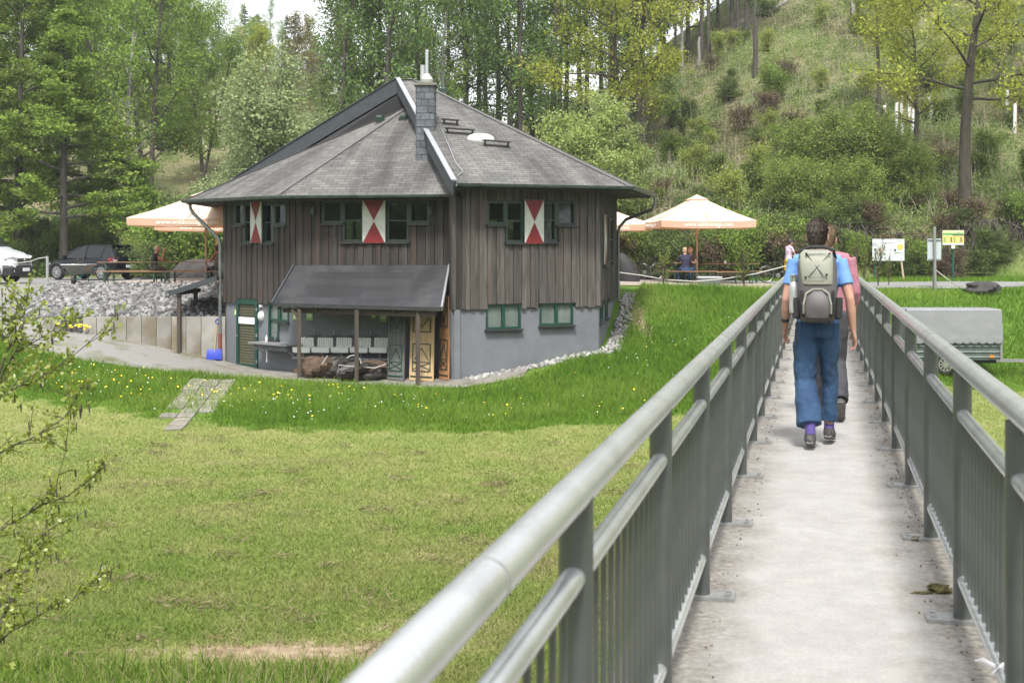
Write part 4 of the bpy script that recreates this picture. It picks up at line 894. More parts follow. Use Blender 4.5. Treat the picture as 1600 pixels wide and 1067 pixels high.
def make_parasol():
    r = thing('parasol', 'x', 'parasol', (0, 0, 0)); hw = 2.05; zE, zT = 2.42, 3.42
    top = MB(); 
    for k in range(4):
        a = [(-1, -1), (1, -1), (1, 1), (-1, 1)]; p, q = a[k], a[(k + 1) % 4]; rows = 7; cols_ = 9; g = []
        for i in range(rows + 1):
            t = i / rows; row = []
            for j in range(cols_ + 1):
                s_ = j / cols_; sag = .10 * math.sin(math.pi * t) * (0.4 + .6 * math.sin(math.pi * s_)) + .05 * math.sin(math.pi * s_) * (1 - t)
                f_ = (1 - t) * hw * 1.0 + t * .32; row.append(((p[0] + (q[0] - p[0]) * s_) * f_, (p[1] + (q[1] - p[1]) * s_) * f_, zE + (zT - .16 - zE) * t - sag))
            g.append(row)
        V = [v for row in g for v in row]; nn = cols_ + 1
        top.add(V, [(i * nn + j, i * nn + j + 1, (i + 1) * nn + j + 1, (i + 1) * nn + j) for i in range(rows) for j in range(cols_)])
    cp = top.build('canopy', M_canv, r, smooth=True)
    capm = MB(); V = [(-.42, -.42, zT - .16), (.42, -.42, zT - .16), (.42, .42, zT - .16), (-.42, .42, zT - .16), (0, 0, zT + .05)]
    capm.add(V, [(0, 1, 4), (1, 2, 4), (2, 3, 4), (3, 0, 4)]).build('vent_cap', M_canv, cp)
    for k in range(4):
        a = [(-1, -1), (1, -1), (1, 1), (-1, 1)]; p, q = a[k], a[(k + 1) % 4]; V = []
        for j in range(13):
            s_ = j / 12; x, y = (p[0] + (q[0] - p[0]) * s_) * hw, (p[1] + (q[1] - p[1]) * s_) * hw; sg = .05 * math.sin(math.pi * s_)
            V += [(x, y, zE - sg), (x * .992, y * .992, zE - sg - .26)]
        MB().add(V, [(2 * j, 2 * j + 1, 2 * j + 3, 2 * j + 2) for j in range(12)]).build('valance', M_canvb, r, smooth=True)
    for k in range(8):
        a = 2 * math.pi * k / 8 + math.pi / 4; L_ = hw * (1.38 if k % 2 == 0 else .98)
        rb2 = MB().beam((.05 * math.cos(a), .05 * math.sin(a), zT - .22), (L_ * math.cos(a), L_ * math.sin(a), zE - .03), .03, .04).build('rib', M_wood, r)
    MB().tube([(0, 0, .1), (0, 0, zT)], .036, 12).build('pole', M_wood, r, smooth=True)
    MB().lathe([(.30, 0), (.30, .10), (.06, .13), (.05, .5)], n=16).build('foot', M_plate, r)
    MB().lathe([(.06, 1.9), (.06, 2.1)], n=12).build('hub', M_wood, r)
    # lettering on the front and right valance
    cu_ = bpy.data.curves.new('lettering', 'FONT'); cu_.body = 'www.wildnistage.com'; cu_.size = .235; cu_.align_x = 'CENTER'; cu_.extrude = .002; cu_.space_character = 1.02
    to = bpy.data.objects.new('tmp_text', cu_); COL.objects.link(to); dg = bpy.context.evaluated_depsgraph_get(); me = bpy.data.meshes.new_from_object(to.evaluated_get(dg)); bpy.data.objects.remove(to); me.materials.clear(); me.materials.append(M_txt); me.name = 'lettering'
    for k in range(4):
        o = link('lettering', me, r); a = k * math.pi / 2; o.rotation_euler = (math.radians(90), 0, a); d = hw * 1.004; o.location = (math.sin(a) * d, -math.cos(a) * d, zE - .235)
    return r
par = make_parasol()
pl = [((1089, 440), 49.5, math.radians(6), .885, 'open peach parasol with white lettering over the terrace right of the house'),
      ((322, 446), 44.2, math.radians(-4), 1.0, 'large open peach parasol left of the house behind the eave corner'),
      ((338, 440), 49.5, math.radians(3), .95, 'second peach parasol mostly hidden behind the nearer left one'),
      ((925, 440), 52.0, math.radians(10), .98, 'peach parasol whose corner shows just past the right house wall')]
for i, ((px, py), Y_, rz, sc_, lab) in enumerate(pl):
    o = par if i == 0 else copy_tree(par); x_ = (px - 800) / F * Y_; o.location = (x_, Y_, gz(x_, Y_) + .02); o.rotation_euler = (0, 0, rz); o.scale = (sc_, sc_, .98 if i == 0 else sc_ * .93); o['label'] = lab; o['group'] = 'peach parasols on the terrace'
M_tab = pm('varnished_boards', (.20, .11, .06), (.27, .16, .09), scale=3, rough=.4, stretch=(.3, 4, 1), rnd=.15)
M_leg = pm('green_folding_legs', (.03, .075, .05), (.045, .10, .065), scale=5, rough=.5)
def make_table(name, W, D, H):
    r = thing(name, 'x', 'table' if H > .6 else 'bench', (0, 0, 0))
    for k in range(3 if H > .6 else 2):
        nb = 3 if H > .6 else 2; MB().box((0, -D / 2 + D / nb * (k + .5), H - .014), (W, D / nb - .008, .026)).build('plank', M_tab, r)
    for s_ in (-1, 1):
        mb = MB(); x_ = s_ * (W / 2 - .28)
        mb.beam((x_, -D / 2 + .05, 0), (x_, -D / 2 + .05, H - .03), .035, .035).beam((x_, D / 2 - .05, 0), (x_, D / 2 - .05, H - .03), .035, .035).beam((x_, -D / 2 + .05, H * .45), (x_, D / 2 - .05, H * .45), .03, .03).beam((x_, -D / 2 + .05, .02), (x_, D / 2 - .05, .02), .04, .03)
        mb.build('leg_frame', M_leg, r); MB().beam((x_, 0, H * .45), (x_ - s_ * .38, 0, H - .03), .025, .02).build('brace', M_leg, r)
    return r
tabp, benp = make_table('beer_table', 2.2, .5, .77), make_table('beer_bench', 2.2, .26, .46)
spots = [(tabp, 205, 44.0, 6, 'wooden folding table nearest the wheelbarrow on the left terrace'), (tabp, 300, 44.3, 4, 'wooden folding table beside the parasol poles on the left terrace'),
         (benp, 202, 43.2, 5, 'wooden folding bench in front of the table by the wheelbarrow'), (benp, 297, 43.5, 4, 'wooden folding bench in front of the table by the parasol poles'),
         (benp, 215, 45.0, 6, 'folding bench behind the left table, where the man in black sits'), (benp, 310, 45.2, 4, 'folding bench behind the table at the parasol poles'),
         (tabp, 1062, 49.0, 84, 'table on the right terrace where the couple sits'), (benp, 1075, 47.9, 6, 'bench of the couple under the right parasol'),
         (tabp, 1141, 49.3, 5, 'empty table right of the right parasol'), (benp, 1116, 48.2, 3, 'empty bench in front of the right hand table'), (benp, 1150, 50.5, 5, 'bench behind the empty right hand table')]
used = set()
TB = {}
for k, (p, px, Y_, rz, lab) in enumerate(spots):
    o = p if p.name not in used else copy_tree(p); used.add(p.name); x_ = (px - 800) / F * Y_; o.location = (x_, Y_, gz(x_, Y_) + .02); o.rotation_euler = (0, 0, math.radians(rz)); o['label'] = lab; o['group'] = 'folding beer tables and benches'; TB[k] = o
M_glassw = pm('white_cup', (.75, .75, .72), rough=.3)
def ontable(name, label, cat, k, dx, dy, H, prof, mat):
    o = TB[k]; c = o.matrix_basis @ Vector((dx, dy, H)); q = MB().lathe(prof, c, 12).build(name, mat, smooth=True); return tag(q, label, cat)
ontable('cup', 'small white cup on the empty table right of the parasol', 'cup', 8, -.2, 0, .765, [(.04, 0), (.055, .1), (.05, .1), (.035, .01)], M_glassw)
ontable('bowl', 'white bowl on the left terrace table near the white-haired person', 'bowl', 0, -.55, .1, .765, [(.05, 0), (.09, .07), (.085, .07), (.045, .01)], M_glassw)
mb = MB(); 
# planter tub by the rope
tub = at(1108, 452, 46.0); tub.z = gz(tub.x, tub.y)
tbn = thing('planter_tub', 'galvanised oblong tub at the terrace edge under the right parasol', 'tub', tub)
rings = [[tub + Vector((a * (.36 + .05 * h_), b * (.20 + .03 * h_), .30 * h_)) for a, b in ((-1, -1), (-.3, -1.05), (.3, -1.05), (1, -1), (1, 1), (-1, 1))] for h_ in (0, .5, 1)]
MB().ring_loft(rings).build('body', M_pipe, tbn); MB().tube([tub + Vector((a * .42, b * .24, .30)) for a, b in ((-1, -1), (1, -1), (1, 1), (-1, 1), (-1, -1))], .02, 6).build('rim', M_strip, tbn)
# rope barrier along the terrace edge
M_rope = pm('pale_rope', (.42, .41, .38), rough=.8); 
rp = thing('rope_barrier', 'pale rope strung low along the edge of the right terrace', 'rope', at(1090, 440, 45.2))
ra = [at(945, 423, 45.6), at(1000, 430, 45.4), at(1040, 437, 45.2), at(1085, 440, 45.1), at(1130, 436, 45.1), at(1180, 428, 45.1), at(1235, 414, 45.2)]
MB().tube(ra, .022, 6).build('rope', M_rope, rp, smooth=True)
for p in (ra[0], ra[-1]): MB().tube([Vector((p.x, p.y, gz(p.x, p.y))), p + Vector((0, 0, .08))], .035, 8).build('post', M_pipe, rp)
rp2 = thing('rope_barrier', 'thin rope from a pale post beside the white van', 'rope', at(74, 438, 47))
pt_ = at(74, 438, 47.0); MB().tube([Vector((pt_.x, pt_.y, gz(pt_.x, pt_.y))), at(74, 400, 47.0)], .05, 10).build('post', M_strip, rp2)
MB().tube([at(74, 402, 47.0), at(60, 404, 47.3), at(46, 409, 47.6), at(20, 412, 48.5)], .02, 6).build('rope', M_rope, rp2)
# wheelbarrow, seen from the front
wb = at(122.5, 437, 43.4); wb.z = gz(wb.x, wb.y)
wr_ = thing('wheelbarrow', 'galvanised wheelbarrow with teal legs standing at the top of the rubble bank', 'wheelbarrow', wb)
M_teal = pm('teal_frame', (.01, .12, .13), rough=.5); M_tub = pm('dull_galvanised_tray', (.23, .22, .2), (.31, .3, .28), scale=6, rough=.55, metal=.3)
rings = [[wb + Vector((a * w_, .05 + b * d_, z_)) for a, b in ((-1, -1), (1, -1), (1, 1), (-1, 1))] for w_, d_, z_ in ((.20, .25, .36), (.42, .52, .70), (.41, .51, .70), (.19, .24, .38))]
MB().ring_loft(rings).build('tray', M_tub, wr_); MB().tube([wb + Vector((a * .43, .05 + b * .53, .70)) for a, b in ((-1, -1), (1, -1), (1, 1), (-1, 1), (-1, -1))], .018, 6).build('rim', M_strip, wr_)
MB().lathe([(.05, -.04), (.17, -.045), (.19, 0), (.17, .045), (.05, .04)], wb + Vector((0, -.45, .19)), 18, axis='x').build('wheel', M_tarp, wr_, smooth=True)
for s_ in (-1, 1):
    MB().tube([wb + Vector((s_ * .24, .2, .4)), wb + Vector((s_ * .30, .22, 0))], .02, 6).build('leg', M_teal, wr_); MB().tube([wb + Vector((s_ * .05, -.45, .19)), wb + Vector((s_ * .22, -.1, .37)), wb + Vector((s_ * .30, .95, .55))], .02, 6).build('handle', M_teal, wr_)
mb = MB()
for k in range(4): mb.tube([wb + Vector((-.1 + .08 * k, .05, .6)), wb + Vector((-.14 + .1 * k, .0, .85 + .09 * (k % 2)))], [.03, .02], 6)
tl_ = mb.build('garden_tools', M_timb); tag(tl_, 'tool handles sticking out of the wheelbarrow', 'tools')
# ------------------------------------------------------------------ vehicles
M_tyre = pm('tyre_rubber', (.012, .012, .012), (.02, .02, .02), scale=8, rough=.8)
M_rim = pm('alloy_rim', (.45, .46, .47), rough=.3, metal=.8)
M_carb = pm('blue_black_car_paint', (.005, .006, .011), rough=.2, spec=.35, coat=.15)
M_carb2 = pm('black_car_paint', (.007, .007, .008), rough=.2, spec=.6, coat=.6)
M_vanw = pm('white_van_paint', (.55, .57, .60), rough=.22, spec=.5, coat=.5)
M_trim = pm('black_car_plastic', (.012, .012, .013), (.018, .018, .019), scale=10, rough=.6)
M_cgl = pm('dark_car_glass', (.006, .008, .009), rough=.05, spec=.5)
M_tail = pm('red_tail_light', (.28, .008, .010), rough=.15, spec=.7)
M_head = pm('clear_headlight', (.55, .58, .60), rough=.1, metal=.3)
M_chrome = pm('chrome', (.62, .63, .64), rough=.15, metal=.9)
def rrect(cx, hw, hz, z, n=6, r=.25):
    pts = []
    for (sx, sy) in ((1, 1), (-1, 1), (-1, -1), (1, -1)):
        for k in range(n):
            a = {(1, 1): 0, (-1, 1): 90, (-1, -1): 180, (1, -1): 270}[(sx, sy)] + 90 * k / (n - 1); a = math.radians(a)
            pts.append((cx + sx * (hz - r) + r * math.cos(a), sy * (hw - r) + r * math.sin(a), z))
    return pts
def wheel(parent, x, y, r, w_, z0=0, s_=None):
    s_ = s_ or (1 if y > 0 else -1); zc = r + z0
    wl = MB().lathe([(r * .62, -w_ / 2), (r * .93, -w_ / 2), (r, -w_ * .3), (r, w_ * .3), (r * .93, w_ / 2), (r * .62, w_ / 2)], (x, y, zc), 28, axis='y').build('tyre', M_tyre, parent, smooth=True)
    MB().lathe([(r * .66, -w_ * .35), (r * .66, w_ * .35)], (x, y, zc), 28, axis='y').build('wheel_barrel', M_trim, wl)
    rm = MB(); yo = y + s_ * w_ * .42
    rings = [[(x + q * math.cos(a), yo + d, zc + q * math.sin(a)) for a in np.linspace(0, 2 * math.pi, 24, endpoint=False)] for q, d in ((r * .68, 0), (r * .68, s_ * .02), (r * .60, s_ * .02), (r * .60, 0))]
    rm.ring_loft(rings, cap=False)
    for k in range(10):
        a = 2 * math.pi * k / 10; rm.beam((x + r * .1 * math.cos(a), yo + s_ * .012, zc + r * .1 * math.sin(a)), (x + r * .62 * math.cos(a), yo + s_ * .012, zc + r * .62 * math.sin(a)), .035, .02, up=(0, 1, 0))
    rm.lathe([(r * .15, -.02), (r * .15, .02)], (x, yo + s_ * .01, zc), 12, axis='y'); rm.build('rim', M_rim, wl)
def loft_body(stations, mat, name, parent):
    "stations: (x, half width, z sill, z shoulder, z top, top half width)"
    rings = []
    for x, w_, zs, zm, zt, tw in stations:
        half = [(w_ * .90, zs), (w_ * .985, zs + (zm - zs) * .25), (w_, zs + (zm - zs) * .6), (w_ * .975, zm), (tw, zt - .02), (tw * .6, zt)]
        rings.append([(x, y, z) for y, z in half] + [(x, -y, z) for y, z in half[::-1]])
    return MB().ring_loft(rings).build(name, mat, parent, smooth=True)
def suv(label, mat, loc, rz):
    r = thing('parked_car', label, 'car', loc, rz)
    L = 4.2
    st = [(-2.08, .70, .45, .80, .95, .6), (-2.02, .84, .38, .86, 1.02, .72), (-1.75, .90, .30, .92, 1.05, .78), (-1.0, .91, .28, .93, 1.02, .8), (0, .91, .28, .92, 1.0, .8), (.75, .91, .28, .90, .99, .8), (1.05, .90, .28, .86, .97, .75), (1.65, .88, .30, .78, .90, .7), (1.98, .80, .34, .68, .80, .62), (2.10, .62, .40, .60, .68, .5)]
    body = loft_body(st, mat, 'body', r)
    # greenhouse
    gh = MB(); rings = []
    for z, xf, xr, hw in ((.96, 1.12, -1.98, .80), (1.15, .80, -1.90, .76), (1.38, .36, -1.72, .69), (1.50, .05, -1.58, .63)):
        n = 5; rings.append(rrect((xf + xr) / 2, hw, (xf - xr) / 2, z, n, .14))
    gl = gh.ring_loft(rings).build('windows', M_cgl, r, smooth=True)
    rings = [rrect((xf + xr) / 2, hw, (xf - xr) / 2, z, 5, .14) for z, xf, xr, hw in ((1.46, .16, -1.66, .655), (1.52, .06, -1.70, .63), (1.56, -.15, -1.5, .5), (1.57, -.5, -1.2, .3))]
    MB().ring_loft(rings).build('roof', mat, r, smooth=True)
    for s_ in (-1, 1):
        for (x0, x1) in ((1.10, .12), (-.25, -.28), (-1.15, -1.3), (-1.98, -1.62)): MB().beam((x0, s_ * .80, .98), (x1, s_ * .645, 1.5), .07, .05, up=(0, 1, 0)).build('pillar', mat, r)
        MB().beam((-.1, s_ * .56, 1.545), (-1.4, s_ * .58, 1.545), .03, .03).build('roof_rail', M_trim, r)
        for x in (1.30, -1.28):
            wheel(r, x, s_ * .80, .345, .22)
            a = np.linspace(-.1, math.pi + .1, 14); MB().tube([(x + .40 * math.cos(t), s_ * .895, .345 + .40 * math.sin(t)) for t in a], .045, 6).build('wheel_arch', M_trim, r, smooth=True)
        MB().box((0, s_ * .895, .33), (1.9, .05, .12)).build('sill', M_trim, r)
        MB().prism([(-1.62, s_ * .90, .95), (-2.03, s_ * .72, 1.0), (-2.07, s_ * .55, .82), (-1.85, s_ * .89, .80)], (0, s_ * .02, .02)).build('tail_light', M_tail, r)
        MB().prism([(1.70, s_ * .86, .74), (2.03, s_ * .70, .68), (2.03, s_ * .70, .60), (1.75, s_ * .88, .66)], (0.02, s_ * .02, .02)).build('headlight', M_head, r)
        MB().box((.78, s_ * .97, 1.02), (.12, .2, .13)).build('mirror', mat, r)
        for x in (.3, -.75): MB().box((x, s_ * .915, .86), (.18, .02, .03)).build('door_handle', M_trim, r)
    MB().box((-2.06, 0, .42), (.10, 1.45, .22)).build('rear_bumper', M_trim, r); MB().box((-2.12, 0, .62), (.02, .50, .12)).build('number_plate', M_paper, r)
    MB().lathe([(.06, 0), (.06, .015)], (-2.10, 0, .90), 16, axis='x').build('emblem', M_chrome, r); MB().beam((-1.62, -.58, 1.55), (-1.62, .58, 1.55), .22, .03).build('spoiler', mat, r)
    MB().box((2.06, 0, .55), (.05, 1.0, .14)).build('grille', M_trim, r); MB().box((-2.11, .0, .36), (.03, 1.2, .035)).build('trim_strip', M_chrome, r)
    return r
cx_ = (146 - 800) / F * 57.5
suv('dark blue black compact SUV parked with its tail towards the terrace tables', M_carb, (cx_, 57.5, gz(cx_, 57.5) + .04), math.radians(180 - 25))
cx2 = (212 - 800) / F * 70
suv('second dark car half hidden behind the white-haired person', M_carb2, (cx2, 70, gz(cx2, 70) + .05), math.radians(180 - 38))
# white van, only its nose in view
def van(loc, rz):
    r = thing('parked_van', 'white compact van with black bumper at the left picture edge', 'van', loc, rz)
    st = [(-2.25, .82, .35, 1.0, 1.85, .7), (-2.15, .92, .30, 1.05, 1.92, .78), (-.5, .925, .30, 1.05, 1.94, .78), (.55, .925, .30, 1.02, 1.90, .74), (1.0, .92, .30, 1.0, 1.62, .74), (1.38, .91, .30, .96, 1.22, .76), (1.55, .90, .30, .92, 1.13, .74), (1.95, .88, .32, .85, 1.03, .70), (2.18, .80, .38, .75, .92, .64), (2.28, .66, .42, .66, .78, .52)]
    loft_body(st, M_vanw, 'body', r)
    MB().add([(1.42, -.74, 1.20), (1.42, .74, 1.20), (.70, .70, 1.80), (.70, -.70, 1.80), (1.45, -.72, 1.23), (1.45, .72, 1.23), (.74, .68, 1.83), (.74, -.68, 1.83)], [(0, 1, 2, 3), (7, 6, 5, 4), (0, 4, 5, 1), (1, 5, 6, 2), (2, 6, 7, 3), (3, 7, 4, 0)]).build('windscreen', M_cgl, r)
    for s_ in (-1, 1):
        MB().prism([(1.3, s_ * .90, 1.08), (.2, s_ * .90, 1.08), (.2, s_ * .82, 1.65), (.75, s_ * .82, 1.65)], (0, s_ * .02, 0)).build('side_window', M_cgl, r)
        for x in (1.45, -1.35): wheel(r, x, s_ * .82, .34, .22)
        a = np.linspace(0, math.pi, 12); MB().tube([(1.45 + .40 * math.cos(t), s_ * .91, .34 + .40 * math.sin(t)) for t in a], .05, 6).build('wheel_arch', M_trim, r, smooth=True)
        MB().prism([(1.95, s_ * .885, .92), (2.22, s_ * .70, .86), (2.27, s_ * .48, .80), (2.25, s_ * .52, .70), (2.0, s_ * .88, .78)], (.03, s_ * .015, .02)).build('headlight', M_head, r)
        MB().box((1.0, s_ * 1.03, 1.15), (.14, .22, .2)).build('mirror', M_trim, r)
        MB().box((2.24, s_ * .62, .42), (.08, .16, .08)).build('fog_light', M_head, r)
    MB().box((2.285, 0, .73), (.05, .92, .17)).build('grille', M_trim, r)
    for k in range(2): MB().box((2.318, 0, .69 + .08 * k), (.02, .86, .02)).build('grille_bar', M_chrome, r)
    MB().tube([(2.335, .075 * math.cos(t), .735 + .075 * math.sin(t)) for t in np.linspace(0, 2 * math.pi, 20)], .012, 6).box((2.335, 0, .735), (.015, .13, .018), 0).build('emblem', M_chrome, r)
    rings = [[(x + q, y * k, z) for x, y in ((2.0, -.93), (2.24, -.80), (2.34, -.45), (2.36, 0), (2.34, .45), (2.24, .80), (2.0, .93), (1.9, .8), (1.9, -.8))] for z, q, k in ((.24, -.06, .96), (.30, 0, 1), (.52, 0, 1), (.60, -.04, .97))]
    MB().ring_loft(rings).build('front_bumper', M_trim, r, smooth=False); MB().box((2.375, .0, .46), (.015, .50, .11)).build('number_plate', M_paper, r)
    return r
fx, fy = -19.15, 50.2; ph = math.radians(-4)
vc = Vector((fx, fy, 0)) - Vector((math.cos(ph), math.sin(ph), 0)) * 2.6
vn = van((vc.x, vc.y, gz(vc.x, vc.y) + .03), ph); vn.scale = (1.14, 1.14, 1.22)
# covered trailer
def trailer():
    Y0 = 37.4; xl, xr_ = (1418 - 800) / F * Y0, (1566 - 800) / F * Y0; cx = (xl + xr_) / 2; L = xr_ - xl; cy = Y0 + .65; g = gz(cx, cy) + .0
    r = thing('covered_trailer', 'small galvanised box trailer under a light grey tarpaulin cover', 'trailer', (cx, cy, g), 0)
    x0, x1, y0, y1 = cx - L / 2, cx + L / 2, cy - .62, cy + .62; zb, zm, zt = g + .42, g + 1.0, g + 1.90
    M_gal = pm('trailer_zinc', (.09, .115, .115), (.135, .16, .158), scale=5, rough=.45, metal=.4); M_cov = pm('grey_tarpaulin', (.185, .19, .205), (.215, .22, .235), scale=2, rough=.6, bump=1.0, bscale=3.2)
    MB().box((cx, cy, (zb + zm) / 2), (L - .04, 1.20, zm - zb)).build('box', M_gal, r)
    for k, h_ in enumerate((.05, .20, .36, .52)): MB().tube([(x0 + .03, y0 + .02, zb + h_ + .03), (x1 - .03, y0 + .02, zb + h_ + .03)], .03, 6).build('side_rib', M_gal, r)
    for x in (x0 + .02, x1 - .02): MB().box((x, y0, (zb + zm) / 2 + .02), (.06, .05, zm - zb + .08)).build('corner_post', M_plate, r)
    rings = []
    NY = 9
    def covring(z, inx, iny): return [(x0 + inx + (x1 - x0 - 2 * inx) * t, y0 + iny, z) for t in np.linspace(0, 1, 12)] + [(x1 - inx, y0 + iny + (y1 - y0 - 2 * iny) * t, z) for t in np.linspace(0, 1, 6)[1:]] + [(x1 - inx - (x1 - x0 - 2 * inx) * t, y1 - iny, z) for t in np.linspace(0, 1, 12)[1:]] + [(x0 + inx, y1 - iny - (y1 - y0 - 2 * iny) * t, z) for t in np.linspace(0, 1, 6)[1:-1]]
    for z, ix, iy in ((zm - .10, -.03, -.03), (zm + .05, -.03, -.03), (zt - .03, .0, .02), (zt, .02, .05), (zt + .02, .3, .5)): rings.append(covring(z, ix, iy))
    cv_ = MB().ring_loft(rings).build('tarpaulin', M_cov, r, smooth=False)
    n = 12; pts = []
    for k in range(n * 2 + 1): pts.append((x0 + (x1 - x0) * k / (2 * n), y0 - .045, zm - .06 - (.10 if k % 2 else 0)))
    MB().tube(pts, .012, 5).build('lacing', M_lead, cv_)
    for k in range(n): MB().box((x0 + (x1 - x0) * (k + .5) / n, y0 - .03, zm - .16), (.03, .03, .03)).build('hook', M_lead, r)
    wx = cx - .02 - .28
    wheel(r, wx, y0 - .03, .30, .17, g, -1)
    a = [(-.42, .30), (-.34, .55), (-.20, .66), (.20, .66), (.34, .55), (.42, .30)]
    MB().ring_loft([[(wx + p[0] * s_, y0 - .14 + d, g + p[1] * (1 if s_ == 1 else .93)) for p in a for s_ in (1,)] + [(wx + p[0] * .9, y0 - .14 + d, g + p[1] - .03) for p in a[::-1]] for d in (0, .24)]).build('mudguard', M_plate, r)
    MB().box((x1 - .30, y0 - .02, zb + .10), (.14, .02, .06)).build('reflector', pm('amber_reflector', (.7, .22, .02), rough=.3), r)
    MB().beam((x1 - .1, cy, zb - .06), (x1 + 1.35, cy - .05, zb - .08), .09, .09).build('drawbar', M_plate, r); MB().tube([(x1 + .9, cy - .03, zb - .05), (x1 + .9, cy - .03, g + .05)], .025, 8).build('jockey_stand', M_plate, r)
    MB().box((cx, cy, zb - .06), (L - .2, .9, .1)).build('chassis', M_trim, r)
    return r, wx, y0, g
tr_, twx, ty0, tg = trailer()

# ------------------------------------------------------------------ signs
def board(name, label, px0, px1, py0, py1, Y_, face, posts, group=None, tilt=0):
    a, b = at(px0, py1, Y_), at(px1, py0, Y_); c = (a + b) / 2; g = gz(c.x, Y_); r = thing(name, label, 'sign', (c.x, Y_, g))
    bd = MB().box((c.x, Y_, c.z), (b.x - a.x, .03, b.z - a.z)).build('panel', face, r)
    for (xb, yb, xt, yt, w_, m_) in posts:
        p, q = at(xb, yb, Y_ + .05), at(xt, yt, Y_ + .05); p.z = min(p.z, gz(p.x, p.y) + .0); MB().tube([p, q], w_, 10).build('post', m_, r)
    return r, bd, a, b
M_face = pm('white_board', (.50, .52, .54), rough=.4); M_gpost = pm('green_post', (.01, .06, .045), rough=.5)
M_yel = pm('yellow_print', (.50, .42, .10), rough=.5); M_lgr = pm('green_print', (.12, .30, .10), rough=.5); M_tan = pm('cream_print', (.58, .55, .30), rough=.5); M_dk = pm('dark_print', (.06, .08, .08), rough=.5)
M_pr = pm('red_print', (.42, .10, .09), rough=.5); M_pb = pm('blue_print', (.20, .32, .50), rough=.5); M_pg = pm('grey_print', (.35, .38, .36), rough=.5)
r, bd, a, b = board('information_board', 'wide white information board with small round pictures beside the lane', 1363, 1413, 373.5, 407.5, 53.5, M_face, [(1367, 441, 1366, 372, .04, M_gpost), (1412.5, 436, 1407, 400, .04, M_wood)])
def disc(px, py, rad, m_, Y_): 
    c = at(px, py, Y_ - .02); MB().lathe([(rad, 0), (rad, .006)], (c.x, Y_ - .017, c.z), 16, axis='y').build('picture', m_, bd)
for px, py, rr_, m_ in ((1366.5, 381.5, .09, M_pg), (1367.5, 390, .055, M_dk), (1375, 390, .055, M_pr), (1382.5, 390.5, .055, M_pg), (1391.5, 390.7, .05, M_pg), (1398.5, 391, .05, M_dk), (1367.5, 396.5, .05, M_pb), (1375, 396, .055, M_pr), (1382, 396.5, .045, M_lgr), (1406.5, 386, .13, M_yel)): disc(px, py, rr_, m_, 53.5)
for px, py, L_ in ((1388, 379.5, .5), (1404, 377, .2), (1402, 395, .28), (1408, 404, .1)):
    c = at(px, py, 53.5); MB().box((c.x, 53.48, c.z), (L_, .006, .03)).build('text_line', M_lgr if py == 395 else M_pg, bd)
r, bd, a, b = board('notice_board', 'plain pale back of a sign on a tall grey steel pole', 1449, 1470.5, 373, 407.5, 44.3, pm('sheet_metal_back', (.38, .43, .45), (.43, .48, .5), scale=4, rough=.4), [(1458.5, 466, 1460.5, 354, .045, M_plate)])
for py in (375, 405.5): p, q = at(1450, py, 44.3), at(1470, py, 44.3); MB().box(((p.x + q.x) / 2, 44.27, p.z), (q.x - p.x, .03, .04)).build('clamp', M_plate, bd)
pz = at(1460, 400, 44.2); MB().tube([at(1461.5, 466, 44.2), at(1460.2, 354, 44.2)], .05, 10).build('front_pole', M_plate, r, smooth=True)
MB().tube([at(1461, 421, 44.2), at(1480, 436, 44.2), at(1500, 450, 44.4)], .018, 6).build('stay_wire', M_rope, r)
r, bd, a, b = board('map_board', 'yellow and green picture board on a dark green post', 1472.5, 1506, 360, 383, 53.0, M_tan, [(1489, 440, 1489, 380, .045, M_gpost)])
def strip(px0, py0, px1, py1, m_, Y_=53.0, d=.017):
    p, q = at(px0, py1, Y_), at(px1, py0, Y_); MB().box(((p.x + q.x) / 2, Y_ - d, (p.z + q.z) / 2), (q.x - p.x, .006, q.z - p.z)).build('print', m_, bd)
strip(1473, 364, 1505.5, 367.5, M_lgr, d=.018); strip(1473, 380.5, 1505.5, 382.8, M_face, d=.018); strip(1473, 369, 1505.5, 379.5, M_yel, d=.018)
for k in range(6): strip(1475 + 5.1 * k, 371, 1476.8 + 5.1 * k, 378.5, (M_lgr, M_tan, M_dk)[k % 3], d=.024)
strip(1488, 366.5, 1505.5, 368, M_dk, d=.0245); strip(1495, 361.5, 1500, 363.5, M_pg, d=.018)
p = at(1489, 386, 52.95); MB().box((p.x, 52.93, p.z), (.15, .03, .14)).build('plaque', M_face, r)
# ------------------------------------------------------------------ people
FOLD = bpy.data.textures.new('cloth_folds', 'CLOUDS'); FOLD.noise_scale = .11; FOLD.noise_depth = 2
def remesh(mb, name, vox, mat, parent, smooth=3, org=None, fold=0):
    me = mb.mesh(name, None, fixn=True); o = bpy.data.objects.new('tmp_' + name, me); COL.objects.link(o)
    m = o.modifiers.new('r', 'REMESH'); m.mode = 'VOXEL'; m.voxel_size = vox
    if smooth: s_ = o.modifiers.new('s', 'SMOOTH'); s_.factor = .5; s_.iterations = smooth
    if fold: dm = o.modifiers.new('d', 'DISPLACE'); dm.texture = FOLD; dm.strength = fold; dm.mid_level = .5
    dg = bpy.context.evaluated_depsgraph_get(); out = bpy.data.meshes.new_from_object(o.evaluated_get(dg)); bpy.data.objects.remove(o); bpy.data.meshes.remove(me)
    out.name = name; out.materials.clear(); out.materials.append(mat)
    for p_ in out.polygons: p_.use_smooth = True
    return link(name, out, parent)
M_skin = pm('skin', (.38, .205, .15), (.44, .25, .185), scale=6, rough=.55)
M_skin2 = pm('sunned_skin', (.34, .155, .10), (.38, .185, .12), scale=6, rough=.55)
V3 = Vector
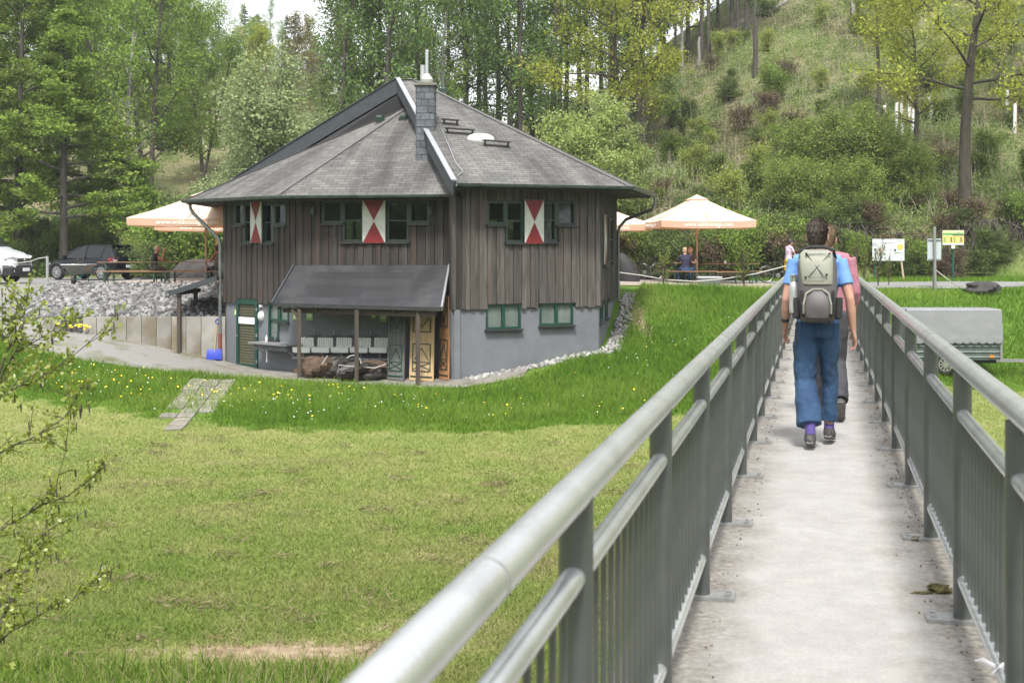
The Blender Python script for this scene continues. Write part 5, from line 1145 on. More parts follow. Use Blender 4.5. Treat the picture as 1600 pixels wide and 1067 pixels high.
def hand(mb, wr, el, curl, side, k=1.0, fwd=V3((0, 1, 0))):
    "palm and five fingers continuing the forearm direction"
    d = (wr - el).normalized(); f_ = (fwd - d * fwd.dot(d)).normalized(); s_ = d.cross(f_)     # f_: knuckle row direction
    pin = s_ * (-side)
    pc = wr + d * .05 * k
    mb.tube([wr - d * .02, wr + d * .02 * k, pc, wr + d * .095 * k], [(.024, .027), (.018, .034), (.017, .040), (.014, .038)], 10) if False else mb.ring_loft([[q + f_ * a * w_ + s_ * b * t_ for a, b in [(math.cos(x), math.sin(x)) for x in np.linspace(0, 2 * math.pi, 12, endpoint=False)]] for q, w_, t_ in ((wr - d * .03, .026, .022), (wr + d * .015 * k, .032, .019), (pc, .042 * k, .017), (wr + d * .095 * k, .039 * k, .013))])
    for i, (o_, L_) in enumerate(((.030, .070), (.010, .080), (-.011, .074), (-.031, .058))):
        b = wr + d * .088 * k + f_ * o_ * k; d1 = (d + pin * .25 * curl).normalized(); d2 = (d + pin * .9 * curl).normalized(); d3 = (d + pin * 1.8 * curl).normalized(); L = L_ * k
        mb.tube([b, b + d1 * L * .45, b + d1 * L * .45 + d2 * L * .32, b + d1 * L * .45 + d2 * L * .32 + d3 * L * .25], [.0092, .0088, .0082, .0065], 8)
    b = wr + d * .03 * k + f_ * .034 * k; t1 = (d * .7 + f_ * .75 + pin * .2).normalized(); t2 = (d + f_ * .15 + pin * .3).normalized()
    mb.tube([b - t1 * .01, b + t1 * .038 * k, b + t1 * .038 * k + t2 * .032 * k], [.0115, .0105, .0075], 8)
M_sole = pm('rubber_sole', (.10, .10, .095), (.16, .155, .15), scale=30, rough=.8)
def person(name, label, loc, rz, J, hair, shirt, pants, shoes, vox=.02, skin=None, sleeve=.45, hem=.93, wide=(1, 1), legwear='long', hairlen=1.0, detail=False, hat=None, group=None):
    skin = skin or M_skin
    r = thing(name, label, 'person', loc, rz, group); ORG[r.name] = V3((0, 0, 0)); mb = MB(); P = {k: V3(v) for k, v in J.items()}
    pel, ch, nk, hd = P['pel'], P['chest'], P['neck'], P['head']
    fw = P.get('face', V3((0, 1, 0))).normalized()
    def torso(m_, k=1.0, low=-.10):
        up = (nk - pel); m_.tube([pel + V3((0, 0, low)), pel, pel.lerp(ch, .45), ch.lerp(pel, .12), ch, nk.lerp(ch, .45), nk], [(.140 * k, .100 * k), (.155 * k, .108 * k), (.138 * k, .098 * k), (.160 * k, .108 * k), (.172 * k, .108 * k), (.135 * k, .085 * k), (.058 * k, .058 * k)], 16)
        m_.tube([P['shL'], (P['shL'] + P['shR']) / 2 + V3((0, 0, .015)), P['shR']], [.055 * k, .070 * k, .055 * k], 10)
    torso(mb)
    mb.tube([nk - V3((0, 0, .03)), nk.lerp(hd, .55)], [.060, .055], 12); hx = hd
    sx = V3((fw.y, -fw.x, 0)).normalized()
    def hpt(a, b, c): return hx + sx * a + fw * b + V3((0, 0, c))
    rings = []
    for c, rx, ry, oy in ((-.118, .030, .035, .035), (-.10, .052, .062, .022), (-.06, .066, .085, .006), (0, .075, .097, 0), (.05, .074, .096, -.006), (.09, .058, .075, -.008), (.115, .03, .04, -.008)):
        rings.append([hpt(rx * math.cos(t), oy + ry * math.sin(t), c) for t in np.linspace(0, 2 * math.pi, 16, endpoint=False)])
    mb.ring_loft(rings)
    mb.ball(hpt(0, .100, -.022), (.014, .016, .020), 8, 6); mb.ball(hpt(0, .088, -.066), (.022, .012, .010), 8, 5)
    for s_ in (-1, 1): mb.ball(hpt(s_ * .083, .004, -.018), (.013, .022, .032), 8, 6)
    for s_, sd_ in (('L', -1), ('R', 1)):
        sh_, el, wr = P['sh' + s_], P['el' + s_], P['wr' + s_]; mb.tube([sh_, sh_.lerp(el, .5), el, el.lerp(wr, .35), wr], [.050, .045, .037, .038, .025], 12); hand(mb, wr, el, P.get('curl', V3((1, 0, 0))).x, sd_, fwd=P.get('hf' + s_, V3((0, 1, 0))))
        hp, kn, an, to = P['hip' + s_], P['kn' + s_], P['an' + s_], P['to' + s_]; mb.tube([hp + V3((0, 0, .04)), hp.lerp(kn, .35), kn, kn.lerp(an, .35), an], [.070, .066, .046, .048, .034], 12); mb.tube([an, (an + to) / 2, to], [.034, .030, .022], 10)
    remesh(mb, 'body', vox if vox < .012 else vox * .75, skin, r, 2)
    if detail or True:
        for s_ in (-1, 1): MB().ball(hpt(s_ * .032, .086, .008), .0115, 10, 7).build('eye', M_glassw, r, smooth=True)
    # shirt
    m2 = MB(); torso(m2, 1.09, low=-.06)
    for s_ in 'LR':
        sh_, el = P['sh' + s_], P['el' + s_]; wr = P['wr' + s_]
        if sleeve <= 1: m2.tube([sh_ + (sh_ - el) * .06, sh_.lerp(el, sleeve * .5), sh_.lerp(el, sleeve)], [.057, .056, .060], 12)
        else: m2.tube([sh_ + (sh_ - el) * .06, sh_.lerp(el, .5), el, el.lerp(wr, .5), el.lerp(wr, min(1, sleeve - 1))], [.064, .058, .052, .046, .042], 12)
    remesh(m2, 'shirt', vox, shirt, r, 3, fold=.012)
    # trousers
    m3 = MB(); m3.tube([pel + V3((0, 0, -.11)), pel + V3((0, 0, -.02)), pel + V3((0, 0, .07))], [(.165, .120), (.170, .121), (.150, .108)], 16)
    for s_, wd in (('L', wide[0]), ('R', wide[1])):
        hp, kn, an = P['hip' + s_], P['kn' + s_], P['an' + s_]
        if legwear == 'long':
            e = kn.lerp(an, hem); m3.tube([hp + V3((0, 0, .05)), hp.lerp(kn, .4), kn, kn.lerp(an, hem * .5), e], [.094, .086 * (1 + (wd - 1) * .3), .068 * (1 + (wd - 1) * .6), .067 * wd, .068 * wd], 16)
        else: e = hp.lerp(kn, hem); m3.tube([hp + V3((0, 0, .05)), hp.lerp(kn, hem * .5), e], [.100, .096, .092], 14)
    remesh(m3, 'trousers', vox, pants, r, 3, fold=.03 if detail else .02)
    for s_ in 'LR':
        an, to = P['an' + s_], P['to' + s_]; sh2 = MB(); d = (to - an); d.normalize(); fl = V3((d.x, d.y, 0)).normalized() if V3((d.x, d.y, 0)).length > .05 else V3((0, 1, 0))
        sdv = d.cross(V3((0, 0, 1))).normalized(); dn = d.cross(sdv).normalized(); dn = -dn if dn.z > 0 else dn; heel = an - d * .035 + dn * .035; so = MB().tube([heel + dn * .028 - d * .03, heel + dn * .030 + d * .02, an.lerp(to, .55) + dn * .030, to + dn * .016, to + d * .045 + dn * .004], [(.030, .010), (.040, .012), (.040, .011), (.046, .011), (.028, .008)], 12).build('sole', M_sole, r, smooth=True); sh2.tube([an + V3((0, 0, .03)), an - V3((0, 0, .02)), an.lerp(to, .5) + V3((0, 0, .01)), to + V3((0, 0, .012)), to + d * .035], [.043, .050, (.046, .036), (.046, .030), (.025, .018)], 12); sh2.ball(heel, (.040, .045, .038), 10, 6)
        q = remesh(sh2, 'shoe', min(vox, .012), shoes, r, 2)
    # hair
    if hair:
        h2 = MB(); rings = []
        for c, rx, ry, oy in ((-.075 * hairlen, .040, .030, -.058), (-.045 * hairlen, .066, .052, -.045), (0, .079, .076, -.030), (.05, .084, .094, -.016), (.09, .070, .082, -.012), (.118, .042, .052, -.01), (.13, .01, .012, -.01)):
            rings.append([hpt(rx * math.cos(t), oy + ry * math.sin(t), c) for t in np.linspace(0, 2 * math.pi, 18, endpoint=False)])
        h2.ring_loft(rings); hm = remesh(h2, 'hair', min(vox, .012), hair, r, 2)
        if vox < .011:      # loose strands over the hair
            rg = np.random.default_rng(5); nv = len(hm.data.vertices); co = np.empty(nv * 3, np.float32); no = np.empty(nv * 3, np.float32); hm.data.vertices.foreach_get('co', co); hm.data.vertex_normals.foreach_get('vector', no); co = co.reshape(-1, 3); no = no.reshape(-1, 3)
            pk = rg.integers(0, nv, 2600); c_, n_ = co[pk], no[pk]; dr = np.array([0, -.25, -1.0]) + rg.normal(0, .28, (len(pk), 3)); dr -= n_ * (dr * n_).sum(1)[:, None]; dr /= np.linalg.norm(dr, axis=1)[:, None] + 1e-6; sd2 = np.cross(dr, n_); L_ = rg.uniform(.018, .045, (len(pk), 1)); W_ = .0022
            Vh = np.stack([c_ - sd2 * W_, c_ + sd2 * W_, c_ + dr * L_ + n_ * rg.uniform(.002, .008, (len(pk), 1)) + sd2 * W_ * .4, c_ + dr * L_ + n_ * .004 - sd2 * W_ * .4], 1).reshape(-1, 3)
            st = link('strands', np_mesh('strands', Vh, quads=np.arange(len(Vh)).reshape(-1, 4), mat=hair), hm); st['kind'] = 'stuff'
    if hat:
        h3 = MB(); rings = []
        for c, k in ((.045, 1.0), (.09, .95), (.13, .7), (.148, .3)): rings.append([hpt(.098 * k * math.cos(t), .125 * k * math.sin(t), c) for t in np.linspace(0, 2 * math.pi, 16, endpoint=False)])
        h3.ring_loft(rings).build('helmet_shell', hat, r, smooth=True); MB().tube([hpt(-.07, .03, .05), hpt(-.06, .04, -.08), hpt(0, .05, -.125), hpt(.06, .04, -.08), hpt(.07, .03, .05)], .006, 5).build('chin_strap', M_trim, r)
    return r
M_denim = pm('blue_denim', (.014, .042, .105), (.034, .085, .175), scale=5, rough=.85, bump=.55, bscale=9, stretch=(1, 1, .6), third=(.022, .05, .095), tscale=3)
M_blues = pm('sky_blue_jersey', (.10, .22, .50), (.13, .27, .57), scale=4, rough=.8, bump=.3, bscale=12)
M_pink = pm('pink_jersey', (.29, .115, .15), (.34, .145, .185), scale=30, rough=.8, bump=.2, bscale=12)
M_dkhair = pm('dark_brown_hair', (.022, .014, .010), (.055, .036, .026), scale=30, rough=.5, stretch=(1, 1, .15), bump=.5, bscale=60)
M_blond = pm('greying_blond_hair', (.14, .09, .05), (.27, .19, .12), scale=30, rough=.6, stretch=(1, 1, .2), bump=.6, bscale=50)
M_shoe = pm('grey_black_shoe', (.03, .03, .03), (.085, .08, .075), scale=18, rough=.7, bump=.3)
M_slack = pm('charcoal_trousers', (.028, .028, .033), (.05, .05, .058), scale=6, rough=.85, bump=.4, bscale=9)
M_sock = pm('violet_sock', (.075, .055, .20), (.10, .075, .26), scale=40, rough=.9)
hx_, hy_ = (1277 - 800) / F * 9.8, 9.8
J1 = dict(pel=(0, 0, .95), chest=(0, .02, 1.30), neck=(0, .04, 1.46), head=(.0, .075, 1.615), shL=(-.185, .02, 1.405), shR=(.185, .02, 1.405),
          elL=(-.245, -.03, 1.12), wrL=(-.255, .07, .915), elR=(.255, -.05, 1.13), wrR=(.285, .0, .885),
          hipL=(-.088, 0, .90), knL=(-.095, .02, .50), anL=(-.055, -.16, .095), toL=(-.05, -.01, .035), hipR=(.088, 0, .90), knR=(.10, .12, .51), anR=(.095, .16, .10), toR=(.11, .30, .035), hfL=(.3, 1, 0), hfR=(-.3, 1, 0), curl=(.9, 0, 0), face=(.05, 1, 0))
h1 = person('person', 'nearer hiker in blue T-shirt and wide blue jeans walking away with a grey backpack', (hx_, hy_, .002), brot, J1, M_dkhair, M_blues, M_denim, M_shoe, vox=.0075, sleeve=.62, hem=.80, wide=(1.5, .98), detail=True, hairlen=1.1)
for s_, a in (('L', J1['anL']), ('R', J1['anR'])): MB().tube([V3(a) + V3((0, -.005, .02)), V3(a) + V3((0, 0, .07)), V3(a) + V3((0, .01, .115))], [.041, .040, .042], 14).build('sock', M_sock, h1, smooth=True)
MB().tube([V3(J1['wrL']) + V3((0, -.03, .035)), V3(J1['wrL']) + V3((0, -.036, .055))], .034, 16).build('watch_strap', M_trim, h1, smooth=True)
# stitched back pockets and waistband of the jeans
M_seam = pm('denim_seam', (.014, .04, .11), rough=.9)
for s_ in (-1, 1):
    q = [(s_ * .025, -.128, .965), (s_ * .125, -.112, .965), (s_ * .125, -.120, .85), (s_ * .075, -.136, .835), (s_ * .03, -.138, .85)]
    MB().tube([V3(p_) for p_ in q + q[:1]], .0035, 5).build('back_pocket_seam', M_seam, h1)
hx2, hy2 = (1293 - 800) / F * 11.4, 11.4
J2 = dict(J1); J2.update(head=(-.01, .075, 1.60), elR=(.235, .02, 1.12), wrR=(.225, .12, .92), elL=(-.225, .10, 1.14), wrL=(-.12, .30, 1.12), anL=(-.09, .30, .10), toL=(-.09, .44, .04), knL=(-.09, .17, .52), anR=(.105, -.30, .17), toR=(.105, -.22, .04), knR=(.09, .02, .50))
h2_ = person('person', 'further hiker in pink top and charcoal trousers, mostly hidden by the backpacker', (hx2, hy2, .002), brot, J2, M_blond, M_pink, M_slack, M_shoe, vox=.010, sleeve=1.5, hem=.95, wide=(1.15, 1.15))
# backpack
M_pkg = pm('warm_grey_nylon', (.065, .058, .062), (.095, .086, .09), scale=6, rough=.6, bump=.35, bscale=7)
M_pkl = pm('pale_green_grey_nylon', (.19, .20, .16), (.25, .258, .21), scale=5, rough=.6, bump=.35, bscale=6)
M_blk = pm('black_webbing', (.012, .012, .013), (.02, .02, .02), scale=30, rough=.7)
bk = thing('backpack', 'grey and pale green hiking backpack with crossed cords on the nearer hiker', 'backpack', (hx_, hy_, 0), brot); ORG[bk.name] = V3((0, 0, 0))
def sel(c, rx, ry, e=2.6, n=28): return [(c[0] + rx * math.copysign(abs(math.cos(t)) ** (2 / e), math.cos(t)), c[1] + ry * math.copysign(abs(math.sin(t)) ** (2 / e), math.sin(t)), c[2]) for t in np.linspace(0, 2 * math.pi, n, endpoint=False)]
def lump_loft(name, rows, mat, par, e=3.0): return MB().ring_loft([sel((x, y, z), rx, ry, e) for (x, y, z, rx, ry) in rows]).build(name, mat, par, smooth=True)
lump_loft('main_bag', [(0, -.17, .955, .11, .03), (0, -.185, .975, .145, .075), (0, -.19, 1.08, .158, .10), (0, -.185, 1.22, .162, .105), (0, -.175, 1.34, .165, .095), (0, -.165, 1.44, .150, .075), (0, -.15, 1.475, .09, .04)], M_pkg, bk)
lid = lump_loft('lid', [(0, -.235, 1.225, .09, .03), (0, -.245, 1.25, .125, .055), (-.005, -.235, 1.33, .135, .065), (-.01, -.21, 1.41, .140, .075), (-.01, -.18, 1.475, .135, .065), (-.01, -.15, 1.505, .10, .035)], M_pkl, bk)
lump_loft('front_pocket', [(0, -.275, .985, .06, .02), (0, -.28, 1.0, .095, .045), (0, -.285, 1.07, .110, .06), (0, -.275, 1.15, .098, .055), (0, -.26, 1.195, .06, .03)], M_pkg, bk)
MB().tube([(-.112, -.30, 1.03), (-.112, -.315, 1.10), (-.09, -.305, 1.18), (-.03, -.285, 1.212), (.04, -.285, 1.212), (.092, -.305, 1.18), (.113, -.315, 1.10), (.112, -.30, 1.03)], .009, 6).build('pocket_piping', M_pkl, bk)
MB().tube([(-.145, -.06, 1.44), (-.13, -.12, 1.50), (-.06, -.135, 1.525), (.06, -.135, 1.525), (.135, -.12, 1.50), (.15, -.06, 1.44)], .014, 8).build('top_edge', M_blk, bk, smooth=True)
for s_ in (-1, 1):
    MB().tube([(s_ * .118, -.27, 1.005), (s_ * .135, -.285, 1.10), (s_ * .130, -.28, 1.20)], [(.016, .01)] * 3, 8).build('compression_strap', M_blk, bk)
    MB().tube([(s_ * .10, -.10, 1.46), (s_ * .115, .02, 1.475), (s_ * .115, .11, 1.40), (s_ * .125, .125, 1.25), (s_ * .15, .06, 1.1), (s_ * .155, -.10, 1.03)], [(.022, .008)] * 6, 8).build('shoulder_strap', M_blk, bk)
    lump_loft('side_pocket', [(s_ * .165, -.17, .985, .02, .05), (s_ * .172, -.17, 1.0, .034, .075), (s_ * .175, -.17, 1.10, .036, .08), (s_ * .175, -.17, 1.145, .034, .078)], M_blk, bk)
MB().tube([(-.165, -.09, 1.02), (-.19, 0, 1.0), (-.14, .11, 1.0), (0, .145, 1.0), (.14, .11, 1.0), (.19, 0, 1.0), (.165, -.09, 1.02)], [(.008, .025)] * 7, 8).build('hip_belt', M_blk, bk)
MB().tube([(-.09, -.255, 1.475), (.06, -.318, 1.30), (-.075, -.318, 1.30), (.10, -.255, 1.475), (-.09, -.258, 1.47), (-.10, -.275, 1.27)], .0035, 6).build('bungee_cord', M_blk, bk)
for q in ((-.09, -.258, 1.475), (.10, -.258, 1.475), (.075, -.31, 1.32), (-.095, -.30, 1.30)): MB().ball(q, .010, 8, 6).build('cord_loop', M_blk, bk)
MB().tube([(-.165, -.17, 1.0), (-.168, -.18, .85), (-.172, -.17, .77)], [(.004, .010)] * 3, 6).build('loose_strap', M_blk, bk); MB().tube([(.10, -.22, .985), (.105, -.23, .93)], [(.008, .004)] * 2, 6).build('loose_strap', M_blk, bk)
bt = thing('water_bottle', 'brushed steel water bottle in the left side pocket of the backpack', 'bottle', (hx_, hy_, 0), brot); ORG[bt.name] = V3((0, 0, 0))
MB().lathe([(.033, 1.03), (.036, 1.05), (.036, 1.22), (.026, 1.26), (.022, 1.265)], (-.185, -.20, 0), 18).build('flask', M_alu, bt, smooth=True); MB().lathe([(.026, 1.262), (.027, 1.27), (.027, 1.315), (.018, 1.32)], (-.185, -.20, 0), 16).build('lid', M_chrome, bt, smooth=True)
for o in (h1, bk, bt): o.scale = (.94, .96, 1.0)
bk.scale = (.89, .94, 1.0)
# terrace guests
JS = dict(pel=(0, 0, .56), chest=(0, .02, .90), neck=(0, .05, 1.06), head=(0, .09, 1.22), shL=(-.18, .04, 1.0), shR=(.18, .04, 1.0), elL=(-.24, .16, .76), wrL=(-.12, .36, .80), elR=(.24, .16, .76), wrR=(.10, .34, .82), hipL=(-.09, .03, .53), knL=(-.11, .44, .50), anL=(-.11, .42, .09), toL=(-.11, .56, .03), hipR=(.09, .03, .53), knR=(.11, .44, .50), anR=(.11, .42, .09), toR=(.11, .56, .03), curl=(.7, 0, 0))
M_blackT = pm('black_cotton', (.010, .010, .011), (.018, .018, .02), scale=6, rough=.85); M_brownp = pm('brown_trousers', (.06, .035, .025), (.09, .055, .04), scale=6, rough=.85); M_greyT = pm('grey_cotton', (.16, .16, .17), (.2, .2, .21), scale=6, rough=.85)
M_navy = pm('navy_cotton', (.012, .013, .035), (.02, .021, .05), scale=6, rough=.85); M_ltb = pm('light_blue_shirt', (.34, .47, .58), (.40, .53, .64), scale=6, rough=.8); M_whair = pm('white_hair', (.62, .62, .62), (.75, .75, .75), scale=30, rough=.7); M_ghair = pm('short_grey_hair', (.32, .22, .16), (.38, .28, .2), scale=30, rough=.7); M_rhair = pm('ginger_hair', (.40, .14, .05), (.5, .2, .08), scale=30, rough=.6); M_sand2 = pm('light_brown_hair', (.33, .22, .13), (.42, .3, .18), scale=30, rough=.6)
def seat(px, Y_, rz, **k):
    x_ = (px - 800) / F * Y_; return (x_, Y_, gz(x_, Y_) + .02), math.radians(rz)
loc, rz = seat(240, 45.0, -78); J3 = dict(JS); J3.update(wrR=(.06, .34, 1.10), elR=(.20, .30, .84), head=(0, .13, 1.20), neck=(0, .08, 1.05))
person('person', 'man in black T-shirt sitting sideways at the left terrace table, chin in hand', loc, rz, J3, M_ghair, M_blackT, M_brownp, M_shoe, vox=.018, skin=M_skin2, hairlen=.3)
loc, rz = seat(341, 45.3, 60); person('person', 'seated person in grey sleeveless top half hidden by the left downpipe', loc, rz, JS, M_dkhair, M_greyT, M_navy, M_shoe, vox=.018, sleeve=.05, skin=M_skin2)
loc, rz = seat(1071, 47.9, 12); person('person', 'seated guest in navy shirt seen from behind under the right parasol', loc, rz, JS, M_sand2, M_navy, M_denim, M_shoe, vox=.018, sleeve=1.6)
loc, rz = seat(1080, 48.9, 150); person('person', 'ginger-haired guest sitting beyond the one in navy', loc, rz, JS, M_rhair, M_brownp, M_denim, M_shoe, vox=.018, sleeve=.5)
x_ = (212 - 800) / F * 61.5; JW = dict(J1); JW.update(elL=(-.36, -.06, 1.14), wrL=(-.22, .02, .98), elR=(.36, -.06, 1.14), wrR=(.22, .02, .98), anL=(-.10, 0, .09), toL=(-.11, .14, .035), anR=(.10, 0, .09), toR=(.11, .14, .035), knL=(-.1, .02, .5), knR=(.1, .02, .5))
person('person', 'white-haired person in light blue shirt standing by the parked cars, hands on hips', (x_, 61.5, gz(x_, 61.5) + .03), math.radians(10), JW, M_whair, M_ltb, M_gpost, M_shoe, vox=.018, sleeve=.6)
# bicycles and the cyclist
M_bike = pm('black_bike_frame', (.012, .012, .014), rough=.35); M_spoke = pm('spoke_steel', (.35, .35, .35), rough=.35, metal=.8); M_yell = pm('yellow_skirt', (.58, .42, .02), (.66, .5, .04), scale=5, rough=.8); M_plaid = pm('purple_white_check', (.34, .26, .38), (.62, .55, .62), scale=28, rough=.8, contrast=.3)
def bike(label, px, Y_, rz, sc=1.0):
    x_ = (px - 800) / F * Y_; r = thing('bicycle', label, 'bicycle', (x_, Y_, gz(x_, Y_) + .03), math.radians(rz), group='bicycles at the back of the terrace'); ORG[r.name] = V3((0, 0, 0))
    for cx in (-.52, .52):
        wl = MB().tube([(cx + .33 * math.cos(t), 0, .35 + .33 * math.sin(t)) for t in np.linspace(0, 2 * math.pi, 33)], .02, 6).build('tyre', M_tyre, r, smooth=True); MB().tube([(cx + .305 * math.cos(t), 0, .35 + .305 * math.sin(t)) for t in np.linspace(0, 2 * math.pi, 33)], .010, 6).build('rim', M_spoke, wl)
        sp = MB()
        for k in range(16): a = 2 * math.pi * k / 16; sp.tube([(cx, .02 * (-1) ** k, .35), (cx + .3 * math.cos(a), 0, .35 + .3 * math.sin(a))], .0025, 3)
        sp.build('spokes', M_spoke, wl)
    f_ = MB()
    for p, q, rr_ in (((-.12, 0, .80), (.36, 0, .84), .02), ((-.05, 0, .30), (.40, 0, .72), .022), ((-.05, 0, .30), (-.15, 0, .92), .018), ((-.05, 0, .30), (-.52, 0, .35), .012), ((-.13, 0, .78), (-.52, 0, .35), .010), ((.36, 0, .95), (.41, 0, .68), .02), ((.41, 0, .68), (.52, 0, .35), .014)): f_.tube([p, q], rr_, 8)
    f_.build('frame', M_bike, r); MB().ring_loft([sel((-.16 + a, 0, .94), .02 + b, .02 + c, 2, 10) for a, b, c in ((0, 0, 0),)] + [sel((-.17, 0, .97), .13, .06, 2, 10)]).build('saddle', M_trim, r)
    MB().tube([(.30, -.28, 1.0), (.36, -.1, 1.0), (.36, .1, 1.0), (.30, .28, 1.0)], .013, 8).build('handlebar', M_bike, r); MB().tube([(-.05, -.1, .30), (-.05, .1, .30)], .02, 8).lathe([(.09, -.01), (.09, .01)], (-.05, -.05, .30), 16, axis='y').beam((-.05, .1, .3), (.09, .1, .22), .02, .015).beam((-.05, -.1, .3), (-.19, -.1, .38), .02, .015).build('crank', M_spoke, r)
    return r
bike('bicycle straddled by the cyclist in yellow', 1217, 50.6, 8); bike('bicycle leaning in the bushes just right of the house', 1008, 52.8, 14); bike('second bicycle behind the one right of the house', 984, 53.4, -16)
x_ = (1232 - 800) / F * 50.4; JC = dict(JW); JC.update(elR=(.22, .16, 1.14), wrR=(.16, .40, 1.03), elL=(-.22, .16, 1.14), wrL=(-.16, .40, 1.03), anL=(-.20, 0, .09), toL=(-.2, .14, .035), anR=(.20, 0, .09), toR=(.2, .14, .035), knL=(-.17, .02, .5), knR=(.17, .02, .5), head=(0, .10, 1.60))
cy = person('person', 'cyclist with dark helmet, checked shirt and yellow shorts standing at the bridge end', (x_, 50.4, gz(x_, 50.4) + .02), math.radians(-70), JC, M_dkhair, M_plaid, M_yell, M_shoe, vox=.018, sleeve=.6, legwear='short', hem=1.0, hat=M_trim, skin=M_skin2)
# closed dark parasol cover and pots right of the house wall
dk = at(976, 437, 47.5); dk.z = gz(dk.x, dk.y)
cvr = thing('covered_grill', 'dark draped cover standing at the terrace just right of the house', 'cover', dk)
MB().ring_loft([sel((dk.x + dx_, dk.y, dk.z + z_), rx, rx * .8, 2.2, 18) for dx_, z_, rx in ((.15, 0, .42), (.12, .4, .40), (.0, .75, .30), (-.1, 1.0, .16), (-.12, 1.08, .04))]).build('cover', M_blk, cvr, smooth=True)
# ------------------------------------------------------------------ vegetation
def frame_tubes(branches, n):
    "numpy tubes: list of (pts (k,3), radii (k,))"
    Vs, Qs = [], []; off = 0
    ang = np.linspace(0, 2 * np.pi, n, endpoint=False); ca, sa = np.cos(ang), np.sin(ang)
    for P_, R_ in branches:
        P_ = np.asarray(P_, float); d = np.gradient(P_, axis=0); d /= np.linalg.norm(d, axis=1)[:, None] + 1e-9
        ref = np.where(np.abs(d[:, 2:3]) > .9, np.array([[1., 0, 0]]), np.array([[0, 0, 1.]])); ref[:] = ref[0]
        a = np.cross(d, ref); a /= np.linalg.norm(a, axis=1)[:, None] + 1e-9; b = np.cross(d, a)
        ring = P_[:, None] + (a[:, None] * ca[None, :, None] + b[:, None] * sa[None, :, None]) * np.asarray(R_)[:, None, None]
        k = len(P_); Vs.append(ring.reshape(-1, 3)); i = np.arange(k - 1)[:, None] * n; j = np.arange(n)[None]; j2 = (j + 1) % n
        Qs.append(np.stack([i + j, i + j2, i + n + j2, i + n + j], -1).reshape(-1, 4) + off); off += k * n
    return np.concatenate(Vs), np.concatenate(Qs)
def leaf_quads(C, size, rng, up=.0, aspect=.55, droop=0):
    n = len(C); d = rng.normal(size=(n, 3)); d[:, 2] = d[:, 2] * (1 - up * .7) - droop; d /= np.linalg.norm(d, axis=1)[:, None] + 1e-9
    r = rng.normal(size=(n, 3)); r[:, 2] *= (1 - up); s_ = np.cross(d, r)
    if up > 0: s_ = s_ * 1.0; s_[:, 2] *= (1 - up)
    s_ /= np.linalg.norm(s_, axis=1)[:, None] + 1e-9; L = size * rng.uniform(.6, 1.35, n)[:, None]; W = L * aspect
    V = np.stack([C - d * L * .5, C + s_ * W * .5, C + d * L * .5, C - s_ * W * .5], 1).reshape(-1, 3)
    return V, np.arange(n * 4).reshape(-1, 4)
M_bk1 = pm('grey_brown_bark', (.040, .034, .028), (.085, .074, .063), scale=5, rough=.95, bump=.6, bscale=14, stretch=(1, 1, .3))
M_bk2 = pm('pale_bark', (.17, .165, .15), (.30, .29, .27), scale=4, rough=.9, bump=.4, bscale=12, stretch=(1, 1, .5))
M_bk3 = pm('mossy_bark', (.026, .023, .014), (.062, .054, .036), scale=5, rough=.95, bump=.6, bscale=14, stretch=(1, 1, .3))
def rot_about(v, ax, a):
    ax = ax / (np.linalg.norm(ax) + 1e-9); return v * np.cos(a) + np.cross(ax, v) * np.sin(a) + ax * ax.dot(v) * (1 - np.cos(a))
